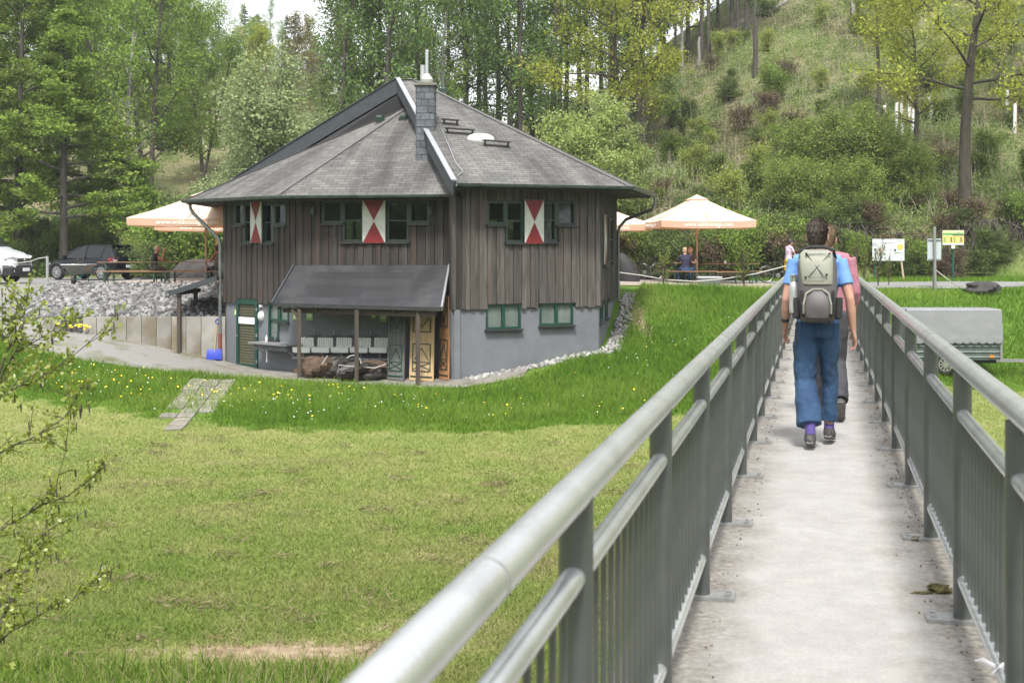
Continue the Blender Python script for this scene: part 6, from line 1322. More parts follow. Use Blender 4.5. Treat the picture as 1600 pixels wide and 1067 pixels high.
def tree_meshes(seed, H, r0, base, spread, nl, nleaf, leaf, lm, bm_, e0=55, e1=75, prof='oval', up=0., ns=7, sig=.28, droop=0, stems=1, lean=0, wob=.25, fork=0, lowgap=0):
    rng = np.random.default_rng(seed); br = []; sub = []; segs = []; wts = []
    for st in range(stems):
        az0 = rng.uniform(0, 6.28); ln = (lean if stems == 1 else rng.uniform(.10, .28)) ; k = 11; t = np.linspace(0, 1, k)
        off = np.stack([np.cos(az0) * ln * H * t ** 1.2, np.sin(az0) * ln * H * t ** 1.2], 1) + np.cumsum(rng.normal(0, wob * .12, (k, 2)), 0) * np.linspace(0, 1, k)[:, None] * H * .12
        Hs = H * (1 if st == 0 else rng.uniform(.75, .98)); tp = np.concatenate([off, (t * Hs)[:, None]], 1); tr = r0 * (1 if stems == 1 else .6) * (1 - t) ** .8 + .012; tr[0] *= 1.35
        br.append((tp, tr)); segs.append((tp[-3], tp[-1])); wts.append(np.linalg.norm(tp[-1] - tp[-3]))
        for i in range(nl if stems == 1 else max(4, nl // stems + 1)):
            u = (i + rng.random()) / (nl if stems == 1 else max(4, nl // stems + 1)); tt = base + (.97 - base) * u
            p0 = np.array([np.interp(tt, t, tp[:, c]) for c in range(3)]); az = i * 2.399 + rng.normal(0, .5) + st * 1.3
            pf = {'oval': math.sin(math.pi * (.18 + .72 * u)) ** .8, 'cone': 1.05 - .95 * u, 'round': math.sqrt(max(.05, 1 - (2 * u - .9) ** 2 * .8)), 'top': .35 + .65 * u if u < .75 else 1.6 * (1.05 - u) + .4}[prof]
            L = spread * pf * rng.uniform(.7, 1.15); el = math.radians(e0 + (e1 - e0) * u + rng.normal(0, 9)); d = np.array([math.cos(az) * math.sin(el), math.sin(az) * math.sin(el), math.cos(el)]) if False else np.array([math.cos(az) * math.cos(el), math.sin(az) * math.cos(el), math.sin(el)])
            q = 6; pts = [p0]; dd = d.copy()
            for s_ in range(q): dd = dd + rng.normal(0, .10, 3) + np.array([0, 0, .05 if not droop else -.07 * droop * s_ / 3]); dd /= np.linalg.norm(dd); pts.append(pts[-1] + dd * L / q)
            pts = np.array(pts); rr = max(.014, np.interp(tt, t, tr) * .38) * (1 - np.linspace(0, 1, q + 1)) ** .7 + .006; br.append((pts, rr))
            for a_ in range(2, q): segs.append((pts[a_], pts[a_ + 1])); wts.append(L / q)
            for j in range(ns):
                w_ = rng.uniform(.25, 1); idx = w_ * q; i0 = min(int(idx), q - 1); b0 = pts[i0] + (pts[i0 + 1] - pts[i0]) * (idx - i0); bd = pts[i0 + 1] - pts[i0]; bd /= np.linalg.norm(bd)
                ax = rng.normal(size=3); ax[2] += 1.2 * (1 if rng.random() < .5 else -1); sdir = rot_about(bd, np.cross(bd, np.cross(ax, bd)), rng.choice([-1, 1]) * rng.uniform(.5, 1.15)); Ls = L * rng.uniform(.22, .48) * (1.15 - .5 * w_)
                sp = np.array([b0 + sdir * Ls * f_ + np.array([0, 0, (.05 - .12 * droop) * Ls * f_ * f_]) for f_ in (0, .35, .7, 1)]) + rng.normal(0, .02, (4, 3)) * Ls; sp[0] = b0; sub.append((sp, np.array([.014, .010, .007, .003]) * (1 + L * .12)))
                segs.append((sp[1], sp[2])); segs.append((sp[2], sp[3])); wts += [Ls * .5, Ls * .6]
    V1, Q1 = frame_tubes(br, 7); V2, Q2 = frame_tubes(sub, 3)
    tm = np_mesh('trunk', np.concatenate([V1, V2]), quads=np.concatenate([Q1, Q2 + len(V1)]), mat=bm_, smooth=True)
    A = np.array([s_[0] for s_ in segs]); B = np.array([s_[1] for s_ in segs]); wts = np.array(wts); pick = rng.choice(len(segs), nleaf, p=wts / wts.sum()); f_ = rng.random((nleaf, 1))
    # leaves gather in small clusters round the twigs
    C = A[pick] * (1 - f_) + B[pick] * f_; cl = rng.normal(0, 1, (nleaf, 3)); C = C + cl * sig * np.array([1, 1, .35 if up > .4 else .8]); C[:, 2] = np.maximum(C[:, 2], .3)
    Vl, Ql = leaf_quads(C, leaf, rng, up, droop=.25 * droop); segt = rng.random(len(segs)); tint = np.clip(segt[pick] * .6 + rng.random(nleaf) * .4, 0, 1)
    cm = np_mesh('crown', Vl, quads=Ql, mat=lm, attr=np.repeat(tint, 4))
    return tm, cm
def plant(name, meshes, loc, rz, sc, label, cat='tree', group=None, tn='trunk', cn='crown'):
    r = bpy.data.objects.new(name, None); COL.objects.link(r); r.location = loc; r.rotation_euler = (0, 0, rz); r.scale = sc if hasattr(sc, '__len__') else (sc, sc, sc); r.empty_display_size = .3; tag(r, label, cat, group)
    link(tn, meshes[0], r); link(cn, meshes[1], r); return r
LM_dark = leafmat('hornbeam_leaves', [(.10, .165, .03), (.175, .255, .05), (.27, .34, .09)])
LM_mid = leafmat('maple_leaves', [(.10, .17, .035), (.17, .255, .055), (.26, .335, .09)])
LM_pale = leafmat('willow_leaves', [(.19, .25, .10), (.27, .335, .155), (.37, .43, .24)])
LM_lime = leafmat('spring_oak_leaves', [(.19, .235, .035), (.28, .32, .055), (.37, .38, .095)])
LM_wood = leafmat('forest_leaves', [(.085, .155, .042), (.14, .225, .066), (.22, .30, .10)])
LM_con = leafmat('conifer_needles', [(.012, .030, .014), (.022, .048, .022), (.04, .07, .03)], trans=.15)
LM_dry = leafmat('budding_twigs', [(.13, .11, .05), (.20, .18, .07), (.24, .24, .09)])
LM_hill = leafmat('hillside_shrub_leaves', [(.24, .18, .12), (.21, .20, .11), (.155, .215, .07), (.19, .275, .085), (.29, .35, .13)])
T = {
 'horn1': tree_meshes(1, 13, .22, .20, 4.4, 38, 36000, .17, LM_dark, M_bk1, e0=5, e1=45, prof='cone', up=.65, ns=9, sig=.20, droop=.4),
 'horn2': tree_meshes(2, 15, .24, .18, 4.2, 38, 36000, .17, LM_dark, M_bk1, e0=8, e1=50, prof='oval', up=.6, ns=9, sig=.20, droop=.4),
 'broad': tree_meshes(3, 17, .26, .16, 5.2, 28, 27000, .17, LM_mid, M_bk1, e0=35, e1=72, prof='oval', ns=9, sig=.32, stems=3, up=.3),
 'tall1': tree_meshes(4, 19, .19, .16, 3.0, 26, 7500, .19, LM_wood, M_bk1, e0=15, e1=60, prof='oval', ns=6, sig=.36, wob=.5),
 'tall2': tree_meshes(5, 21, .17, .28, 2.5, 20, 4200, .19, LM_wood, M_bk1, e0=20, e1=65, prof='oval', ns=6, sig=.36, wob=.6),
 'tall3': tree_meshes(6, 18, .15, .10, 2.7, 22, 5600, .19, LM_mid, M_bk2, e0=25, e1=65, prof='oval', ns=6, sig=.34, wob=.7),
 'bare': tree_meshes(7, 14, .13, .25, 2.6, 26, 4200, .20, LM_dry, M_bk2, e0=40, e1=72, prof='oval', ns=9, sig=.25, wob=.6),
 'lime': tree_meshes(8, 14, .24, .22, 4.3, 22, 13000, .17, LM_lime, M_bk3, e0=10, e1=60, prof='round', ns=9, sig=.30, lean=.06, wob=.9),
 'oak': tree_meshes(9, 15, .29, .34, 5.4, 20, 10500, .17, LM_lime, M_bk3, e0=0, e1=50, prof='round', ns=10, sig=.25, wob=1.0),
 'willow': tree_meshes(10, 6.2, .10, .08, 2.6, 26, 27000, .125, LM_pale, M_bk1, e0=20, e1=75, prof='round', ns=10, sig=.26, stems=4),
 'willow2': tree_meshes(12, 6.0, .10, .05, 2.4, 28, 27000, .125, leafmat('grey_willow_leaves', [(.19, .26, .07), (.28, .35, .11), (.38, .44, .20)]), M_bk1, e0=20, e1=75, prof='round', ns=10, sig=.24, stems=4),
 'conifer': tree_meshes(13, 17, .20, .10, 2.6, 46, 15000, .24, LM_con, M_bk1, e0=-10, e1=25, prof='cone', up=.5, ns=8, sig=.20, droop=.7),
 'thin': tree_meshes(14, 12, .12, .40, 2.3, 16, 5000, .20, LM_lime, M_bk1, e0=15, e1=60, prof='oval', ns=7, sig=.28, wob=.3)}
SH = {
 'green': tree_meshes(21, 2.6, .05, .05, 1.6, 20, 5000, .12, LM_mid, M_bk1, e0=25, e1=70, prof='round', ns=7, sig=.18, stems=5),
 'lime': tree_meshes(22, 2.2, .04, .05, 1.3, 18, 4000, .11, leafmat('young_shrub_leaves', [(.17, .225, .05), (.26, .315, .075), (.36, .385, .12)]), M_bk1, e0=25, e1=70, prof='round', ns=7, sig=.17, stems=5),
 'broom': tree_meshes(23, 2.0, .03, .02, 1.0, 26, 4200, .13, leafmat('broom_twigs', [(.11, .155, .045), (.165, .215, .062), (.25, .28, .09)]), M_bk1, e0=50, e1=80, prof='round', ns=7, sig=.10, stems=8),
 'bramble': tree_meshes(24, 1.3, .03, .02, 1.4, 20, 4500, .11, leafmat('bramble_leaves', [(.075, .11, .035), (.115, .16, .052), (.175, .215, .08)]), M_bk1, e0=5, e1=50, prof='round', ns=7, sig=.16, stems=6, droop=.6),
 'dry': tree_meshes(25, 1.5, .03, .02, 1.3, 30, 1500, .12, leafmat('dead_bramble', [(.11, .075, .05), (.17, .125, .085), (.20, .16, .10)]), M_bk3, e0=10, e1=70, prof='round', ns=9, sig=.14, stems=8, droop=.3),
 'sapling': tree_meshes(27, 2.0, .025, .12, .75, 12, 420, .09, leafmat('sapling_leaves', [(.13, .18, .03), (.20, .25, .05), (.28, .31, .09)]), M_bk1, e0=35, e1=80, prof='oval', ns=4, sig=.07, stems=3),
 'thicket': tree_meshes(26, 3.6, .07, .03, 2.5, 30, 13000, .125, leafmat('thicket_leaves', [(.125, .19, .042), (.20, .265, .068), (.30, .35, .11)]), M_bk1, e0=15, e1=65, prof='round', ns=9, sig=.24, stems=6, up=.3)}
rv = random.Random(21)
def tr_at(key, px, Y_, sc, label, group=None, name='tree', dz=0, rz=None):
    x_ = (px - 800) / F * Y_; return plant(name, T[key], (x_, Y_, gz(x_, Y_) - .1 + dz), rv.uniform(0, 6.28) if rz is None else rz, sc, label, 'tree', group)
# the dark layered trees behind the parking
tr_at('horn1', 100, 64, 1.05, 'dark green layered tree with a pale trunk right behind the dark SUV', 'dense green trees behind the car park')
tr_at('horn2', 28, 67, 1.08, 'dense dark green tree at the left picture edge behind the van', 'dense green trees behind the car park')
tr_at('horn2', -95, 64, 1.0, 'dark green tree cut off by the left picture edge', 'dense green trees behind the car park')
tr_at('horn1', -20, 75, 1.15, 'dark green tree behind the one at the left picture edge', 'dense green trees behind the car park')
tr_at('broad', 232, 74, 1.08, 'big many-stemmed light green tree behind the left parasol', 'dense green trees behind the car park', rz=.8)
tr_at('broad', 150, 86, 1.12, 'tall mid green tree between the dark layered tree and the many-stemmed one', 'dense green trees behind the car park', rz=2.4)
tr_at('tall3', 190, 66, .95, 'slender tree with a pale straight trunk beside the parked cars', rz=1)
tr_at('broad', 40, 95, 1.1, 'tree filling the gap behind the dark left trees', rz=4)
tr_at('broad', 318, 92, .72, 'light green tree rising left of the pale willow', rz=3)
tr_at('horn2', 265, 105, .95, 'further dark tree showing behind the many-stemmed tree')
for k, (px, Y_, s_) in enumerate(((70, 108, 1.15), (175, 102, 1.1), (255, 116, 1.15), (338, 120, 1.0), (-40, 104, 1.1), (125, 122, 1.2))): tr_at('broad', px, Y_, s_, 'light green tree in the back row of the left wood, ' + ('second', 'fourth', 'fifth', 'sixth', 'first', 'third')[k] + ' from the left', 'back row of the left wood', rz=k * 1.1)
# pale willow left of the roof, and willow right of it
tr_at('willow', 445, 60, (1.4, 1.4, 1.36), 'silvery pale green willow left of the house roof', name='willow')
tr_at('willow', 375, 63, (1.15, 1.15, 1.0), 'smaller silvery willow behind the left eave', name='willow', rz=2)
tr_at('willow', 520, 66, (1.05, 1.05, 1.0), 'yellowish willow bush showing above the dark verge board', name='willow', rz=4)
tr_at('willow2', 900, 57, (1.15, 1.15, 1.12), 'rounded bright green willow right of the house roof', name='willow', dz=-.4)
tr_at('willow2', 968, 60.5, (.8, .8, .7), 'smaller willow to the right behind the rounded one', name='willow', dz=-.3)
tr_at('willow2', 720, 64, (.9, .9, .8), 'light green bush right behind the chimney', name='willow', dz=-.2)
# forest on the slope behind the house
fp = []
for k in range(34):
    px = 535 + k * 14.2 + rv.uniform(-7, 7); Y_ = rv.choice([72, 78, 84, 90, 96]) + rv.uniform(-2, 2)
    if 900 < px < 1010 and Y_ < 76: Y_ += 14
    key = rv.choice(['tall1', 'tall2', 'tall2', 'tall3', 'tall1']); fp.append((key, px, Y_))
cn_ = {}
ORD = ['first', 'second', 'third', 'fourth', 'fifth', 'sixth', 'seventh', 'eighth', 'ninth', 'tenth', 'eleventh', 'twelfth', 'thirteenth', 'fourteenth', 'fifteenth', 'sixteenth', 'seventeenth', 'eighteenth', 'nineteenth', 'twentieth']
for key, px, Y_ in sorted(fp, key=lambda q: q[1]):
    cn_[key] = cn_.get(key, -1) + 1
    tr_at(key, px, Y_, rv.uniform(.85, 1.12), {'tall1': 'leafy dark-trunked tree of the wood behind the house', 'tall2': 'slim bare-trunked tree of the wood behind the house', 'tall3': 'pale-trunked tree of the wood behind the house'}[key] + ', ' + ORD[cn_[key]] + ' from the left', {'tall1': 'leafy trees of the wood', 'tall2': 'slim bare-trunked trees of the wood', 'tall3': 'pale-trunked trees of the wood'}[key])
for k in range(14):
    px = 1015 + k * 13 + rv.uniform(-6, 6); tr_at(rv.choice(['tall2', 'tall1', 'tall2', 'bare']), px, 96 + rv.uniform(-5, 6), rv.uniform(.8, 1.0), 'bare-stemmed tree on the upper edge of the clearing', 'trees along the clearing edge')
for k in range(9):
    px = 1180 + k * 52; tr_at('conifer', px, 107 + rv.uniform(-3, 5), rv.uniform(.6, .9), 'dark conifer on the crest above the clearing', 'conifers on the crest', name='conifer_tree')
tr_at('lime', 962, 70, 1.0, 'crooked yellow green oak leaning behind the rounded willow', name='oak_tree', rz=2.2)
tr_at('lime', 1000, 77, 1.0, 'yellow green tree behind the crooked oak', name='oak_tree', rz=.4)
for k, (px, Y_) in enumerate(((455, 100), (478, 112), (400, 118), (500, 122), (430, 135), (530, 110), (375, 128))): tr_at('bare', px, Y_, rv.uniform(.8, 1.05), 'grey budding tree on the open slope left of the roof', 'budding trees left of the roof')
tr_at('lime', 402, 110, .75, 'small yellow green tree on the slope left of the budding trees', rz=1); tr_at('lime', 492, 125, .8, 'yellow green tree among the grey budding trees', rz=3)
for k in range(30):
    px = 280 + k * 10 + rv.uniform(-6, 6); Y_ = rv.uniform(185, 240); tr_at(rv.choice(['conifer', 'tall1', 'tall3', 'horn2']), px, Y_, rv.uniform(.45, .75), 'far tree on the hazy hill left of the wood', 'far hill trees')
# the wood behind the camera, unseen, added to darken window and railing reflections
for k in range(26):
    a = math.radians(165 + 215 * k / 25); d_ = 37 + 8 * (k % 2); plant('tree', T[('broad', 'horn2', 'tall1')[k % 3]], (math.cos(a) * d_, math.sin(a) * d_ - 4, -2.6), k * 1.3, 1.0, 'unseen tree of the wood behind the camera, added for reflections', 'tree', 'added trees behind the camera')
for k in range(34):
    a = math.radians(165 + 215 * k / 33); plant('shrub', SH['thicket'], (math.cos(a) * 34, math.sin(a) * 34 - 4, -2.6), k * 1.7, 2.1, 'unseen bush behind the camera, added for reflections', 'shrub', 'added bushes behind the camera', 'stems', 'foliage')
# right hand trees
tr_at('oak', 1507, 57.6, 1.0, 'old oak with thick trunk and sparse yellow green leaves above the sign boards', name='oak_tree', rz=.5)
tr_at('thin', 1373, 71, .98, 'thin straight tree with a dark stem on the hillside', rz=1)
tr_at('oak', 1640, 68, 1.0, 'yellow green oak reaching in from the right picture edge', name='oak_tree', rz=3)
tr_at('lime', 1430, 66, .62, 'low yellow green tree left of the old oak', rz=3); tr_at('thin', 1560, 74, .7, 'small yellow green tree right of the old oak', rz=2)
def sh_at(key, px, Y_, sc, label, group=None, name='shrub', dz=-.05):
    x_ = (px - 800) / F * Y_; return plant(name, SH[key], (x_, Y_, gz(x_, Y_) + dz), rv.uniform(0, 6.28), sc, label, 'shrub', group, 'stems', 'foliage')
for k, (px, Y_, s_) in enumerate(((1250, 60.5, 1.0), (1310, 60, 1.2), (1372, 61, 1.05), (1420, 60, .85), (1220, 58.6, .7), (1345, 58, .8), (1275, 57.6, .75))): sh_at('thicket', px, Y_, s_ * .82, 'broad fresh green thicket ' + ('left of the two hikers, upper of two', 'rising just right above the hikers', 'above the white information board', 'left below the old oak', 'lowest, left behind the hikers', 'between the hikers and the white information board', 'directly behind the hikers\' heads')[k], 'thickets on the bank')
for k in range(30):
    px = 955 + k * 11.0 + rv.uniform(-6, 6); sh_at(rv.choice(['bramble', 'bramble', 'green', 'dry', 'lime']), px, rv.uniform(54.3, 56.6), rv.uniform(.75, 1.15), 'dark tangled bramble shrub on the bank behind the terrace', 'bramble bank shrubs')
for k in range(22):
    px = 1330 + k * 13.5 + rv.uniform(-6, 6); sh_at(rv.choice(['bramble', 'dry', 'dry', 'bramble', 'green']), px, rv.uniform(55.2, 57.4), rv.uniform(.5, .8), 'tangled shrub on the cut bank behind the sign boards', 'cut bank shrubs')
for k in range(20):
    px = 215 + k * 9 + rv.uniform(-5, 5); sh_at(rv.choice(['lime', 'green', 'green', 'bramble']), px, rv.uniform(55, 63), rv.uniform(.8, 1.2), 'green shrub behind the left terrace tables', 'shrubs behind the left terrace')
for k in range(16):
    px = -30 + k * 15 + rv.uniform(-5, 5); sh_at(rv.choice(['green', 'bramble', 'lime']), px, rv.uniform(66, 74), rv.uniform(.7, 1.1), 'low shrub under the dark trees behind the cars', 'shrubs under the left trees')
hs_ = []
for k in range(150):
    Y_ = 58.5 + (rv.random() ** 1.2) * 44; px = rv.uniform(1000, 1640) if rv.random() < .86 else rv.uniform(540, 1000); key = rv.choice(['green', 'lime', 'broom', 'broom', 'bramble', 'bramble', 'dry', 'dry', 'lime'])
    sh_at(key, px, Y_, rv.uniform(.4, .9), {'green': 'mid green bush on the cleared hillside', 'lime': 'yellow green young bush on the cleared hillside', 'broom': 'upright dark green broom bush on the cleared hillside', 'bramble': 'low dark bramble clump on the cleared hillside', 'dry': 'brown dead bramble tangle on the cleared hillside'}[key], {'green': 'green hillside bushes', 'lime': 'young hillside bushes', 'broom': 'hillside broom bushes', 'bramble': 'hillside bramble clumps', 'dry': 'dead hillside tangles'}[key])
st = []
for k in range(2600):
    Yq = 57.5 + rv.random() ** 1.1 * 44; xq = (rv.uniform(985, 1640) - 800) / F * Yq; h_ = rv.uniform(.4, 1.5); l_ = rv.gauss(0, .18); st.append((xq, Yq, h_, l_))
zq = ground(np.array([s_[0] for s_ in st]), np.array([s_[1] for s_ in st])); V2, Q2 = frame_tubes([(np.array([[x, y, z - .1], [x + l * h * .4, y, z + h * .6], [x + l * h, y, z + h]]), np.array([.016, .011, .005])) for (x, y, h, l), z in zip(st, zq)], 3)
tag(link('dead_stalks', np_mesh('dead_stalks', V2, quads=Q2, mat=pm('bleached_stalks', (.26, .22, .16), (.38, .34, .27), scale=3, rough=.9))), 'bleached dead stalks standing all over the cleared hillside', 'stalks', kind='stuff')
# small shrubs on the terrace edge and tall weeds by the bridge end
for px, Y_, s_, lab in ((1036, 45.0, .62, 'young leafy shrub at the terrace edge left of the parasol pole'), (1163, 44.6, .72, 'young leafy shrub at the terrace edge beside the bridge'), (985, 47.6, .5, 'small shrub beside the covered grill')): sh_at('sapling', px, Y_, (s_ * 1.1, s_ * 1.1, s_), lab)
for px, Y_, s_ in ((1350, 45.2, .6), (1372, 45.4, .62), (1335, 46.5, .7), (1388, 45.8, .45)): sh_at('sapling', px, Y_, (s_ * .8, s_ * .8, s_ * 1.25), 'tall pale weeds at the right of the bridge end', 'weeds by the bridge end', name='weed_clump')
# ground cover of the hillside: thousands of small leaves nobody could count
rng = np.random.default_rng(33)
n = 2600; Y_ = 56.2 + rng.random(n) ** 1.1 * 47; pxs = rng.uniform(960, 1640, n); more = rng.random(n) < .22; pxs[more] = rng.uniform(250, 960, more.sum()); X_ = (pxs - 800) / F * Y_; ok = ground(X_, Y_) > .25; X_, Y_ = X_[ok], Y_[ok]; n = len(X_)
R_ = rng.uniform(.35, 1.1, n); per = 130; c = rng.normal(0, .55, (n, per, 3)); c[..., 2] = np.abs(c[..., 2]) * .75
C = (np.stack([X_, Y_, np.zeros(n)], 1)[:, None] + c * R_[:, None, None]).reshape(-1, 3); C[:, 2] = ground(C[:, 0], C[:, 1]) + c[..., 2].ravel() * np.repeat(R_, per) + .02
Vl, Ql = leaf_quads(C, .125, rng, .2); base_t = np.clip(.62 + (vnoise(X_, Y_, .22, 12) - .5) * 1.1 + rng.normal(0, .14, n), 0, 1); tint = np.clip(np.repeat(base_t, per) + rng.normal(0, .10, n * per), 0, 1)
tag(link('hillside_undergrowth', np_mesh('hillside_undergrowth', Vl, quads=Ql, mat=LM_hill, attr=np.repeat(tint, 4))), 'mixed green and brown undergrowth covering the cleared hillside', 'undergrowth', kind='stuff')
n = 700; Y_ = 62 + rng.random(n) * 25; pxs = rng.uniform(-60, 420, n); X_ = (pxs - 800) / F * Y_; C = np.stack([X_, Y_, np.zeros(n)], 1)[:, None] + rng.normal(0, .5, (n, 60, 3)); C = C.reshape(-1, 3); C[:, 2] = ground(C[:, 0], C[:, 1]) + np.abs(rng.normal(0, .35, len(C))); keep = C[:, 1] > 63.5; C = C[keep]
Vl, Ql = leaf_quads(C, .2, rng, .2); tag(link('woodland_floor_plants', np_mesh('woodland_floor_plants', Vl, quads=Ql, mat=LM_wood, attr=np.repeat(rng.random(len(C)), 4))), 'low green plants on the ground under the left trees', 'undergrowth', kind='stuff')
# white tree guards, dead trunks, logs, boulder
M_guard = pm('white_tree_guard', (.62, .66, .62), (.7, .73, .7), scale=5, rough=.6)
for k, (px, py, h_) in enumerate(((1400, 205, 1.5), (1408, 190, 1.4), (1420, 193, 1.5), (1426, 208, 1.4), (1451, 183, 1.2), (1454, 195, 1.2), (1391, 258, 1.1), (1409, 222, 1.2), (1585, 208, 1.6), (1573, 180, 1.3), (1381, 195, 1.0))):
    best = min(np.arange(60, 100, .5), key=lambda Yq: abs(HZ - (gz((px - 800) / F * Yq, Yq) - EYE) / Yq * F - py)); x_ = (px - 800) / F * best; g = gz(x_, best)
    r = thing('tree_guard', 'white plastic tube round a young tree on the hillside', 'tree guard', (x_, best, g), group='tree guards on the hillside')
    MB().tube([(x_, best, g - .1), (x_ + .03, best, g + h_)], .085, 10).build('tube', M_guard, r, smooth=True); MB().tube([(x_ + .12, best, g - .1), (x_ + .12, best, g + h_ + .15)], .022, 6).build('stake', M_wood, r)
def snag(px, py_top, py_bot, Y_, rad, lab, mat):
    x_ = (px - 800) / F * Y_; g = gz(x_, Y_); h_ = (py_bot - py_top) / F * Y_; rs2 = random.Random(px); o = MB().tube([(x_, Y_, g - .2), (x_ + .03, Y_, g + h_ * .4), (x_ - .02, Y_, g + h_ * .8), (x_ + .05, Y_, g + h_)], [rad * 1.2, rad, rad * .9, rad * .55], 9).build('dead_trunk', mat, smooth=True); tag(o, lab, 'dead tree')
snag(1180, 80, 172, 84, .17, 'tall grey dead trunk standing alone on the hillside', M_bk1); snag(1333, 75, 128, 88, .16, 'shorter pale dead trunk standing behind the thin tree', M_bk2); snag(1092, 60, 110, 92, .12, 'thin pale dead stem at the forest edge', M_bk2)
lx, ly = (1175 - 800) / F * 97, 97
for k in range(4): o = MB().tube([(lx - 2.6 + .3 * k, ly - .3 * k, gz(lx - 2.6, ly - .3 * k) + .2 + .12 * k), (lx + 1.2 + .5 * k, ly + .5 - .3 * k, gz(lx + 1.2, ly + .5) + .3 + .12 * k)], .14, 8).build('log', M_bk2); tag(o, 'felled grey log lying high on the clearing', 'log', 'felled logs on the clearing')
bx_, by_ = (1535 - 800) / F * 44.2, 44.2; rk_ = lump('boulder', (bx_, by_, gz(bx_, by_) + .10), (.62, .42, .27), pm('dark_boulder', (.022, .02, .02), (.055, .05, .048), scale=4, rough=.9, bump=.8), None, 9, amp=.4); tag(rk_, 'dark flat boulder beside the lane below the picture board', 'boulder')
rx_ = (310 - 800) / F * 53; lumpb = lump('earth_mound', (rx_, 53.5, .2), (1.2, .7, .75), MATS['dark_boulder'], None, 5, amp=.2); tag(lumpb, 'dark root-covered mound behind the left parasol poles', 'mound')
# roots and earth on the cut bank
n = 420; X_ = rng.uniform(14, 30, n); sub = []
for k in range(n):
    y0_ = 55.4 + rng.random() * .8; z0 = gz(X_[k], y0_ + 1.0); pts = [(X_[k], y0_ + .5, z0 + .2)]
    for s_ in range(4): q = pts[-1]; pts.append((q[0] + rng.normal(0, .15), q[1] - rng.uniform(.02, .16), q[2] - rng.uniform(.12, .4)))
    sub.append((np.array(pts), np.linspace(.035, .008, 5) * rng.uniform(.5, 1.6)))
V2, Q2 = frame_tubes(sub, 4); tag(link('bank_roots', np_mesh('bank_roots', V2, quads=Q2, mat=M_bk1)), 'tangle of hanging roots on the cut bank behind the signs', 'roots', kind='stuff')

# ------------------------------------------------------------------ grass
def blades(name, X_, Y_, h0, h1, wd, mat, label, seed, lean=.5, tint=None, hk=None):
    rng = np.random.default_rng(seed); n = len(X_); Z = ground(X_, Y_); h_ = rng.uniform(h0, h1, n) * (1 if hk is None else hk); a = rng.uniform(0, 2 * np.pi, n); l = rng.normal(0, lean, (n, 2)) * h_[:, None]; w_ = wd * rng.uniform(.7, 1.4, n)
    B = np.stack([X_, Y_, Z - .01], 1); s_ = np.stack([np.cos(a) * w_, np.sin(a) * w_, np.zeros(n)], 1); Tp = B + np.stack([l[:, 0], l[:, 1], h_], 1)
    V = np.stack([B - s_, B + s_, Tp], 1).reshape(-1, 3); t = rng.random(n) if tint is None else tint
    o = link(name, np_mesh(name, V, tris=np.arange(n * 3).reshape(-1, 3), mat=mat, attr=np.repeat(t, 3))); return tag(o, label, 'grass', kind='stuff')
LM_mown = leafmat('mown_grass', [(.29, .255, .14), (.25, .262, .10), (.20, .255, .068), (.155, .23, .05), (.11, .19, .038)], trans=.25)
LM_long = leafmat('long_grass', [(.08, .16, .02), (.12, .215, .03), (.175, .265, .046), (.26, .32, .085)], trans=.3)
n = 520000; Yg = 1 / rng.uniform(1 / 37, 1 / 11.2, n); pxg = rng.uniform(-230, 1250, n); rr_ = rng.random(n) < .1; pxg[rr_] = rng.uniform(1250, 1640, rr_.sum()); Yg[rr_] = 1 / rng.uniform(1 / 40, 1 / 17, rr_.sum()); Xg = (pxg - 800) / F * Yg; lz = long_zone(Xg, Yg); bz = bare_zone(Xg, Yg)
keep = (lz < .5) & (rng.random(n) > bz * 1.05); Xg, Yg = Xg[keep], Yg[keep]
tn = np.clip(.16 + .55 * vnoise(Xg, Yg * 1.6, .55, 20) + .35 * (vnoise(Xg, Yg, 2.2, 21) - .3) + rng.normal(0, .13, len(Xg)), 0, 1)
blades('mown_grass', Xg, Yg, .03, .075, .0075, LM_mown, 'short yellowish mown grass of the meadow', 2, .8, tn)
# withered swaths of cut grass
n = 9000; cxs = rng.uniform(-10, 4, 130); cys = 1 / rng.uniform(1 / 27, 1 / 12.5, 130); pk = (rng.random(n) ** 1.8 * 130).astype(int); Xs = cxs[pk] + rng.normal(0, .16, n); Ys = cys[pk] + rng.normal(0, .10, n); lz = long_zone(Xs, Ys) < .4; Xs, Ys = Xs[lz], Ys[lz]
Cc = np.stack([Xs, Ys, ground(Xs, Ys) + rng.uniform(.03, .09, len(Xs))], 1); Vl, Ql = leaf_quads(Cc, .11, rng, .75, aspect=.10)
tag(link('cut_grass', np_mesh('cut_grass', Vl, quads=Ql, mat=leafmat('hay', [(.12, .095, .055), (.21, .17, .10), (.28, .24, .15)], trans=.1), attr=np.repeat(rng.random(len(Cc)), 4))), 'withered cut grass lying in wisps on the mown meadow', 'hay', kind='stuff')
# long grass on the bank, the slope to the terrace and right of the bridge
n = 620000; Yg = 1 / rng.uniform(1 / 56, 1 / 26, n); pxg = rng.uniform(-40, 1640, n); Xg = (pxg - 800) / F * Yg
def in_house(x, y):
    P_ = [(p.x, p.y) for p in poly]; ins = np.zeros(len(x), bool); j = len(P_) - 1
    for i in range(len(P_)):
        xi, yi = P_[i]; xj, yj = P_[j]; c_ = ((yi > y) != (yj > y)) & (x < (xj - xi) * (y - yi) / (yj - yi + 1e-12) + xi); ins ^= c_; j = i
    return ins
drv_x = [-22.5, -19.5, -17.3, -15.2, -13.6, -11.6, -9.0, -7.5, -6.4, -4.0, -1.3, .3, 1.5, 2.6]; drv_y = [50, 44, 39, 36.6, 35.2, 34.7, 34.72, 34.3, 33.95, 33.05, 32.3, 32.9, 34.4, 34.9]
edge = np.interp(Xg, drv_x, drv_y)
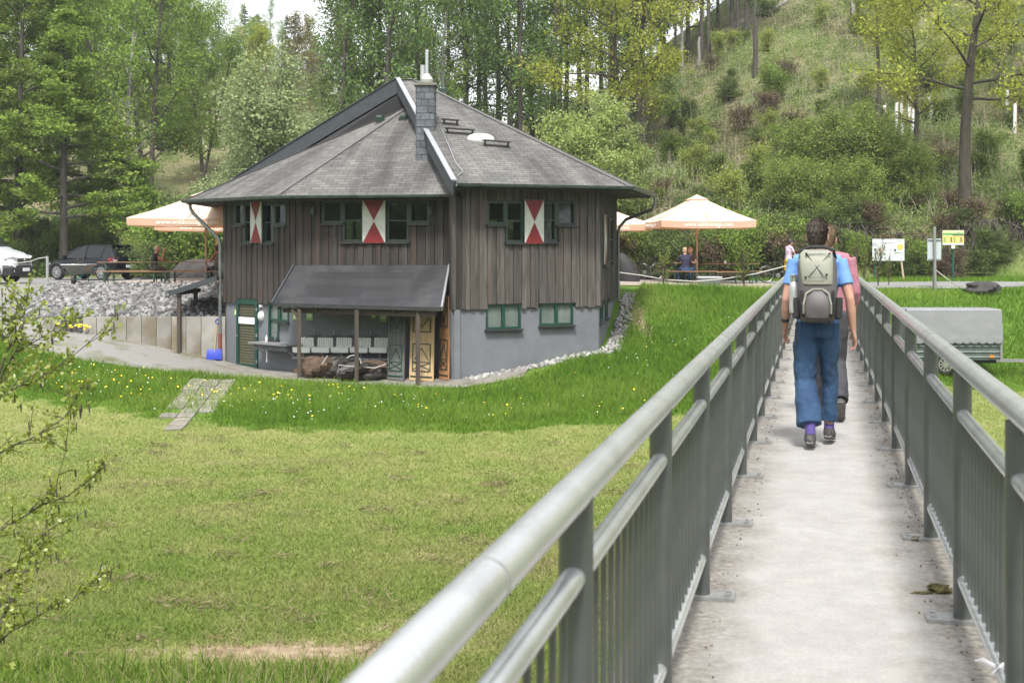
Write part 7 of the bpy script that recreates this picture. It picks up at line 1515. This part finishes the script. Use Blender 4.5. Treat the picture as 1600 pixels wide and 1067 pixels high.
left = (Xg < 2.6) & (Yg < edge - .02 + rng.normal(0, .06, n)); right = (Xg >= 2.6) & (Yg < np.interp(Xg, [2.6, 4.4, 6, 8, 10.8, 11.2, 16, 24, 40], [34.9, 43.6, 43.6, 43.9, 44.0, 44.1, 44.4, 45.4, 46.3])) & ~((Xg < 4.1) & (Yg > 34.6) & (Xg < 2.75 + (Yg - 35) * .19))
strip_ = (Xg > 10) & (Yg > 52.4) & (Yg < 55.6)
brid = np.abs((Xg * BR.x + Yg * BR.y) - .04) < .78
pathm = (np.abs(Xg - np.interp(Yg, [27.5, 33.95], [-7.3, -7.9])) < .66) & (Yg < 34) & (Yg > 27.5) & (rng.random(n) > .07 + .02 * (34 - Yg))
keep = (long_zone(Xg, Yg) > rng.random(n)) & (left | right | strip_) & ~in_house(Xg, Yg) & ~brid & ~pathm & (rng.random(n) > bare_zone(Xg, Yg)); Xg, Yg = Xg[keep], Yg[keep]
tn = np.clip(.05 + .65 * vnoise(Xg, Yg, .45, 30) + .3 * (vnoise(Xg, Yg, 1.9, 31) - .3) + rng.normal(0, .13, len(Xg)), 0, 1)
tall = 1 + .5 * (vnoise(Xg, Yg, .8, 33) - .4)
blades('long_grass', Xg, Yg, .09, .24, .012, LM_long, 'long rich green grass on the banks round the house', 3, .45, tn, tall * (.45 + .55 * long_zone(Xg, Yg - .7)))
print('grass', len(Xg))
def flowers(name, label, n, zones, col, size, seed, hgt, free=False):
    rng = np.random.default_rng(seed); X_, Y_ = [], []
    for (cx, cy, sx, sy, w_) in zones: k = int(n * w_); X_.append(rng.normal(cx, sx, k)); Y_.append(rng.normal(cy, sy, k))
    X_, Y_ = np.concatenate(X_), np.concatenate(Y_); ok = (long_zone(X_, Y_) > .3) & ~in_house(X_, Y_) & (Y_ < np.interp(X_, drv_x + [4, 10], drv_y + [43, 43]) - .2) | free; X_, Y_ = X_[ok], Y_[ok]
    C = np.stack([X_, Y_, ground(X_, Y_) + rng.uniform(hgt * .7, hgt * 1.2, len(X_))], 1); ang = np.linspace(0, 2 * np.pi, 6, endpoint=False); n_ = len(C); rd = size * rng.uniform(.6, 1.3, n_)
    ring = C[:, None] + np.stack([np.cos(ang)[None] * rd[:, None], np.sin(ang)[None] * rd[:, None] * .8, (-.0 + .6 * np.sin(ang)[None] * rd[:, None])], -1); top = C[:, None] + np.array([0, -.3, .6]) * rd[:, None, None]
    V = np.concatenate([ring, top], 1).reshape(-1, 3); b = np.arange(n_)[:, None] * 7; Fc = np.stack([np.stack([b[:, 0] + k, b[:, 0] + (k + 1) % 6, b[:, 0] + 6], 1) for k in range(6)], 1).reshape(-1, 3)
    tag(link(name, np_mesh(name, V, tris=Fc, mat=col)), label, 'flowers', kind='stuff')
flowers('dandelions', 'yellow dandelion heads dotted through the long grass', 110, [(-9.5, 32.3, 1.0, .9, .28), (-6.5, 31.6, 1.0, .8, .22), (-4.5, 30.8, 1.4, .9, .14), (0, 29.5, 2.5, 1.0, .16), (-12, 32.6, 1.4, .8, .1), (3, 34, 1.5, 1.5, .06)], pm('dandelion_yellow', (.72, .52, .01), rough=.7), .022, 4, .17)
flowers('daisies', 'tiny white daisies scattered in the long grass', 150, [(-10.5, 33, 1.5, .8, .25), (-1, 29.5, 3, 1, .25), (4, 35, 1.6, 2.5, .3), (-5, 30.5, 2, .9, .2)], pm('daisy_white', (.75, .75, .70), rough=.7), .014, 5, .15)
flowers('yellow_primroses', 'clump of yellow flowers at the foot of the concrete panel wall', 30, [(-12.85, 37.75, .22, .05, 1)], MATS['dandelion_yellow'], .04, 6, .25, True)
# moss and litter along the walkway edges
M_moss = pm('dry_moss', (.045, .038, .012), (.115, .095, .03), scale=30, rough=1, bump=.8, bscale=60)
for k, (s_, l_, a, b, h_) in enumerate(((7.0, .50, .04, .025, .012), (5.98, .53, .045, .04, .024), (5.93, .46, .05, .012, .007))):
    p = bp(s_, l_, h_ * .4); o = lump('moss_clump', tuple(p), (a, b, h_), M_moss, None, k + 2, n=20, m=10, amp=.6); tag(o, 'dry brown green moss clump at the edge of the bridge deck', 'moss', 'moss clumps on the bridge deck')
n = 420; sg = rng.choice([-1, 1], n, p=[.35, .65]); s_ = rng.uniform(3.6, 16, n); l_ = np.where(sg > 0, .04 + .52 - np.abs(rng.normal(0, .06, n)), .04 - .47 + np.abs(rng.normal(0, .05, n))); Pn = np.array([bp(a, b, .004)[:] for a, b in zip(s_, l_)])
pebbles('deck_litter', Pn, .002, .007, leafmat('litter_bits', [(.03, .022, .015), (.10, .07, .04), (.22, .19, .14)], trans=0), 'tiny dark leaf bits and grit along the bridge deck edges', 9)

# ------------------------------------------------------------------ foreground alder branches at the left edge, and dry stalks
M_twig = pm('alder_twig', (.035, .030, .020), (.075, .065, .045), scale=20, rough=.85)
LM_ald = leafmat('young_alder_leaves', [(.18, .25, .03), (.28, .34, .045), (.42, .46, .11)], trans=.45, gloss=.06)
def px3(pts, Y0, dy): return [at(x, y, Y0 + dy * k / max(1, len(pts) - 1)) for k, (x, y) in enumerate(pts)]
main = [([(-72, 1330), (-60, 1150), (-40, 900), (-30, 700), (5, 560), (35, 510), (42, 470)], 8.6, .3, .018), ([(-70, 640), (0, 615), (45, 600), (90, 575), (160, 522)], 8.4, .5, .010), ([(-60, 1090), (0, 1000), (60, 960), (120, 930), (150, 905)], 8.2, .3, .009), ([(-60, 860), (0, 830), (60, 790), (115, 770), (152, 738)], 8.1, .2, .010),
        ([(-50, 740), (10, 700), (60, 680), (105, 645), (125, 608)], 8.5, .4, .009), ([(-50, 930), (20, 890), (60, 855), (80, 800), (100, 705)], 8.3, .3, .008), ([(-50, 560), (0, 520), (20, 500), (30, 480)], 8.8, .2, .008), ([(-60, 1010), (10, 960), (35, 900), (60, 860)], 8.0, .2, .008), ([(-40, 660), (0, 590), (20, 555), (75, 520), (110, 500)], 8.9, .3, .008), ([(-60, 1160), (-20, 1030), (10, 960), (20, 930)], 8.5, .2, .012)]
rng = np.random.default_rng(77); br, sub, lc, cat = [], [], [], []
for pts, Y0, dy, r_ in main:
    P_ = np.array([p[:] for p in px3(pts, Y0, dy)])
    if r_ < .018: sy = min(1300, max(620, pts[0][1] + 60)); P_ = np.concatenate([[at(np.interp(sy, [700, 900, 1150, 1330], [-30, -40, -60, -72]), sy, 8.65)[:]], P_])
    t = np.linspace(0, 1, len(P_)); tt = np.linspace(0, 1, 14); Q_ = np.stack([np.interp(tt, t, P_[:, c]) for c in range(3)], 1) + rng.normal(0, .006, (14, 3)); br.append((Q_, np.linspace(r_, .0025, 14)))
    for k in range(3, 14):
        for _b in range(2 if rng.random() < .75 else 1):
            d = Q_[min(k + 1, 13)] - Q_[k - 1]; d /= np.linalg.norm(d); s2 = d + rng.normal(0, .55, 3); s2[2] += .15; s2 /= np.linalg.norm(s2); L_ = rng.uniform(.08, .30); sp = np.array([Q_[k] + s2 * L_ * f_ + np.array([0, 0, -.02 * f_ * f_]) for f_ in (0, .4, .75, 1)]); sub.append((sp, np.array([.004, .003, .0022, .0015])))
            for f_ in np.linspace(.2, 1, 6): lc.append(sp[0] + (sp[3] - sp[0]) * f_ + rng.normal(0, .015, 3))
            if rng.random() < .4:
                for _ in range(rng.integers(1, 4)): e = sp[rng.integers(1, 4)] + rng.normal(0, .012, 3); cat.append((np.array([e, e + [0.002, 0, -.03], e + [.004, 0, -.055]]), np.array([.004, .0055, .003])))
        lc.append(Q_[k] + rng.normal(0, .012, 3))
al = thing('alder_bush', 'alder branches with fresh leaves and hanging catkins reaching in at the left edge', 'bush', at(-72, 1330, 8.6))
def child(name, me): q = link(name, me, al); q.location = -ORG[al.name]; return q
V1, Q1_ = frame_tubes(br, 7); V2, Q2 = frame_tubes(sub, 5); child('branches', np_mesh('branches', np.concatenate([V1, V2]), quads=np.concatenate([Q1_, Q2 + len(V1)]), mat=M_twig, smooth=True))
lc = np.array(lc); lc = np.concatenate([lc + rng.normal(0, .014, lc.shape) for _ in range(4)])
lc = lc[rng.random(len(lc)) < .75]; Vl, Ql = leaf_quads(lc, .036, rng, .25, aspect=.75); q = child('leaves', np_mesh('leaves', Vl, quads=Ql, mat=LM_ald, attr=np.repeat(rng.random(len(lc)), 4))); q['kind'] = 'stuff'
c0_ = cat[0][0][0]; cme = np_mesh('catkin', frame_tubes([(cat[0][0] - c0_, cat[0][1])], 6)[0], quads=frame_tubes([cat[0]], 6)[1], mat=M_twig, smooth=True)
for e in cat: q = link('catkin', cme, al); q.location = Vector(e[0][0]) - ORG[al.name]
M_stalk = pm('dry_stalk', (.24, .19, .12), (.34, .28, .19), scale=20, rough=.9)
n = 60; st = []
for k in range(n):
    px = rng.uniform(340, 640) if k < 42 else rng.uniform(-20, 340); Y_ = rng.uniform(8.5, 10.5); b = at(px, 1150, Y_); h_ = rng.uniform(.15, .55) if k > 6 else rng.uniform(.7, 1.1); le = rng.normal(.15, .2); st.append((np.array([[b.x, b.y, b.z], [b.x + le * h_ * .4, b.y, b.z + h_ * .5], [b.x + le * h_, b.y + .02, b.z + h_]]), np.array([.004, .003, .001])))
    for _ in range(3): f_ = rng.uniform(.4, .9); e = np.array([b.x + le * h_ * f_, b.y, b.z + h_ * f_]); d = np.array([rng.normal(0, .6), rng.normal(0, .3), 1]); st.append((np.array([e, e + d * .06, e + d * .14 * rng.uniform(.5, 1.5)]), np.array([.002, .0015, .0008])))
V2, Q2 = frame_tubes(st, 4); tag(link('dry_stalks', np_mesh('dry_stalks', V2, quads=Q2, mat=M_stalk)), 'dry bare stalks standing at the near edge of the meadow', 'stalks', kind='stuff')
n = 5000; Yw = rng.uniform(8.6, 12.3, n); pxw = rng.uniform(-30, 560, n); Xw = (pxw - 800) / F * Yw
blades('bank_weeds', Xw, Yw, .08, .30, .008, LM_long, 'tall rough grass at the near edge of the meadow', 8, .4)
print('tris', sum(len(m.loop_triangles) if m.loop_triangles else len(m.polygons) * 2 for m in bpy.data.meshes))

# ------------------------------------------------------------------ thin spring haze between the near meadow and the hills
hz = bpy.data.materials.new('haze'); hz.use_nodes = True; t = hz.node_tree; t.nodes.clear(); pv = t.nodes.new('ShaderNodeVolumePrincipled'); pv.inputs['Color'].default_value = (.93, .96, 1, 1); pv.inputs['Density'].default_value = .00045; pv.inputs['Anisotropy'].default_value = .3; mo = t.nodes.new('ShaderNodeOutputMaterial'); t.links.new(pv.outputs[0], mo.inputs['Volume'])
hb = MB().box((0, 180, 30), (860, 500, 68)).build('haze', hz); tag(hb, 'thin pale spring haze in the valley air', 'haze', kind='stuff')
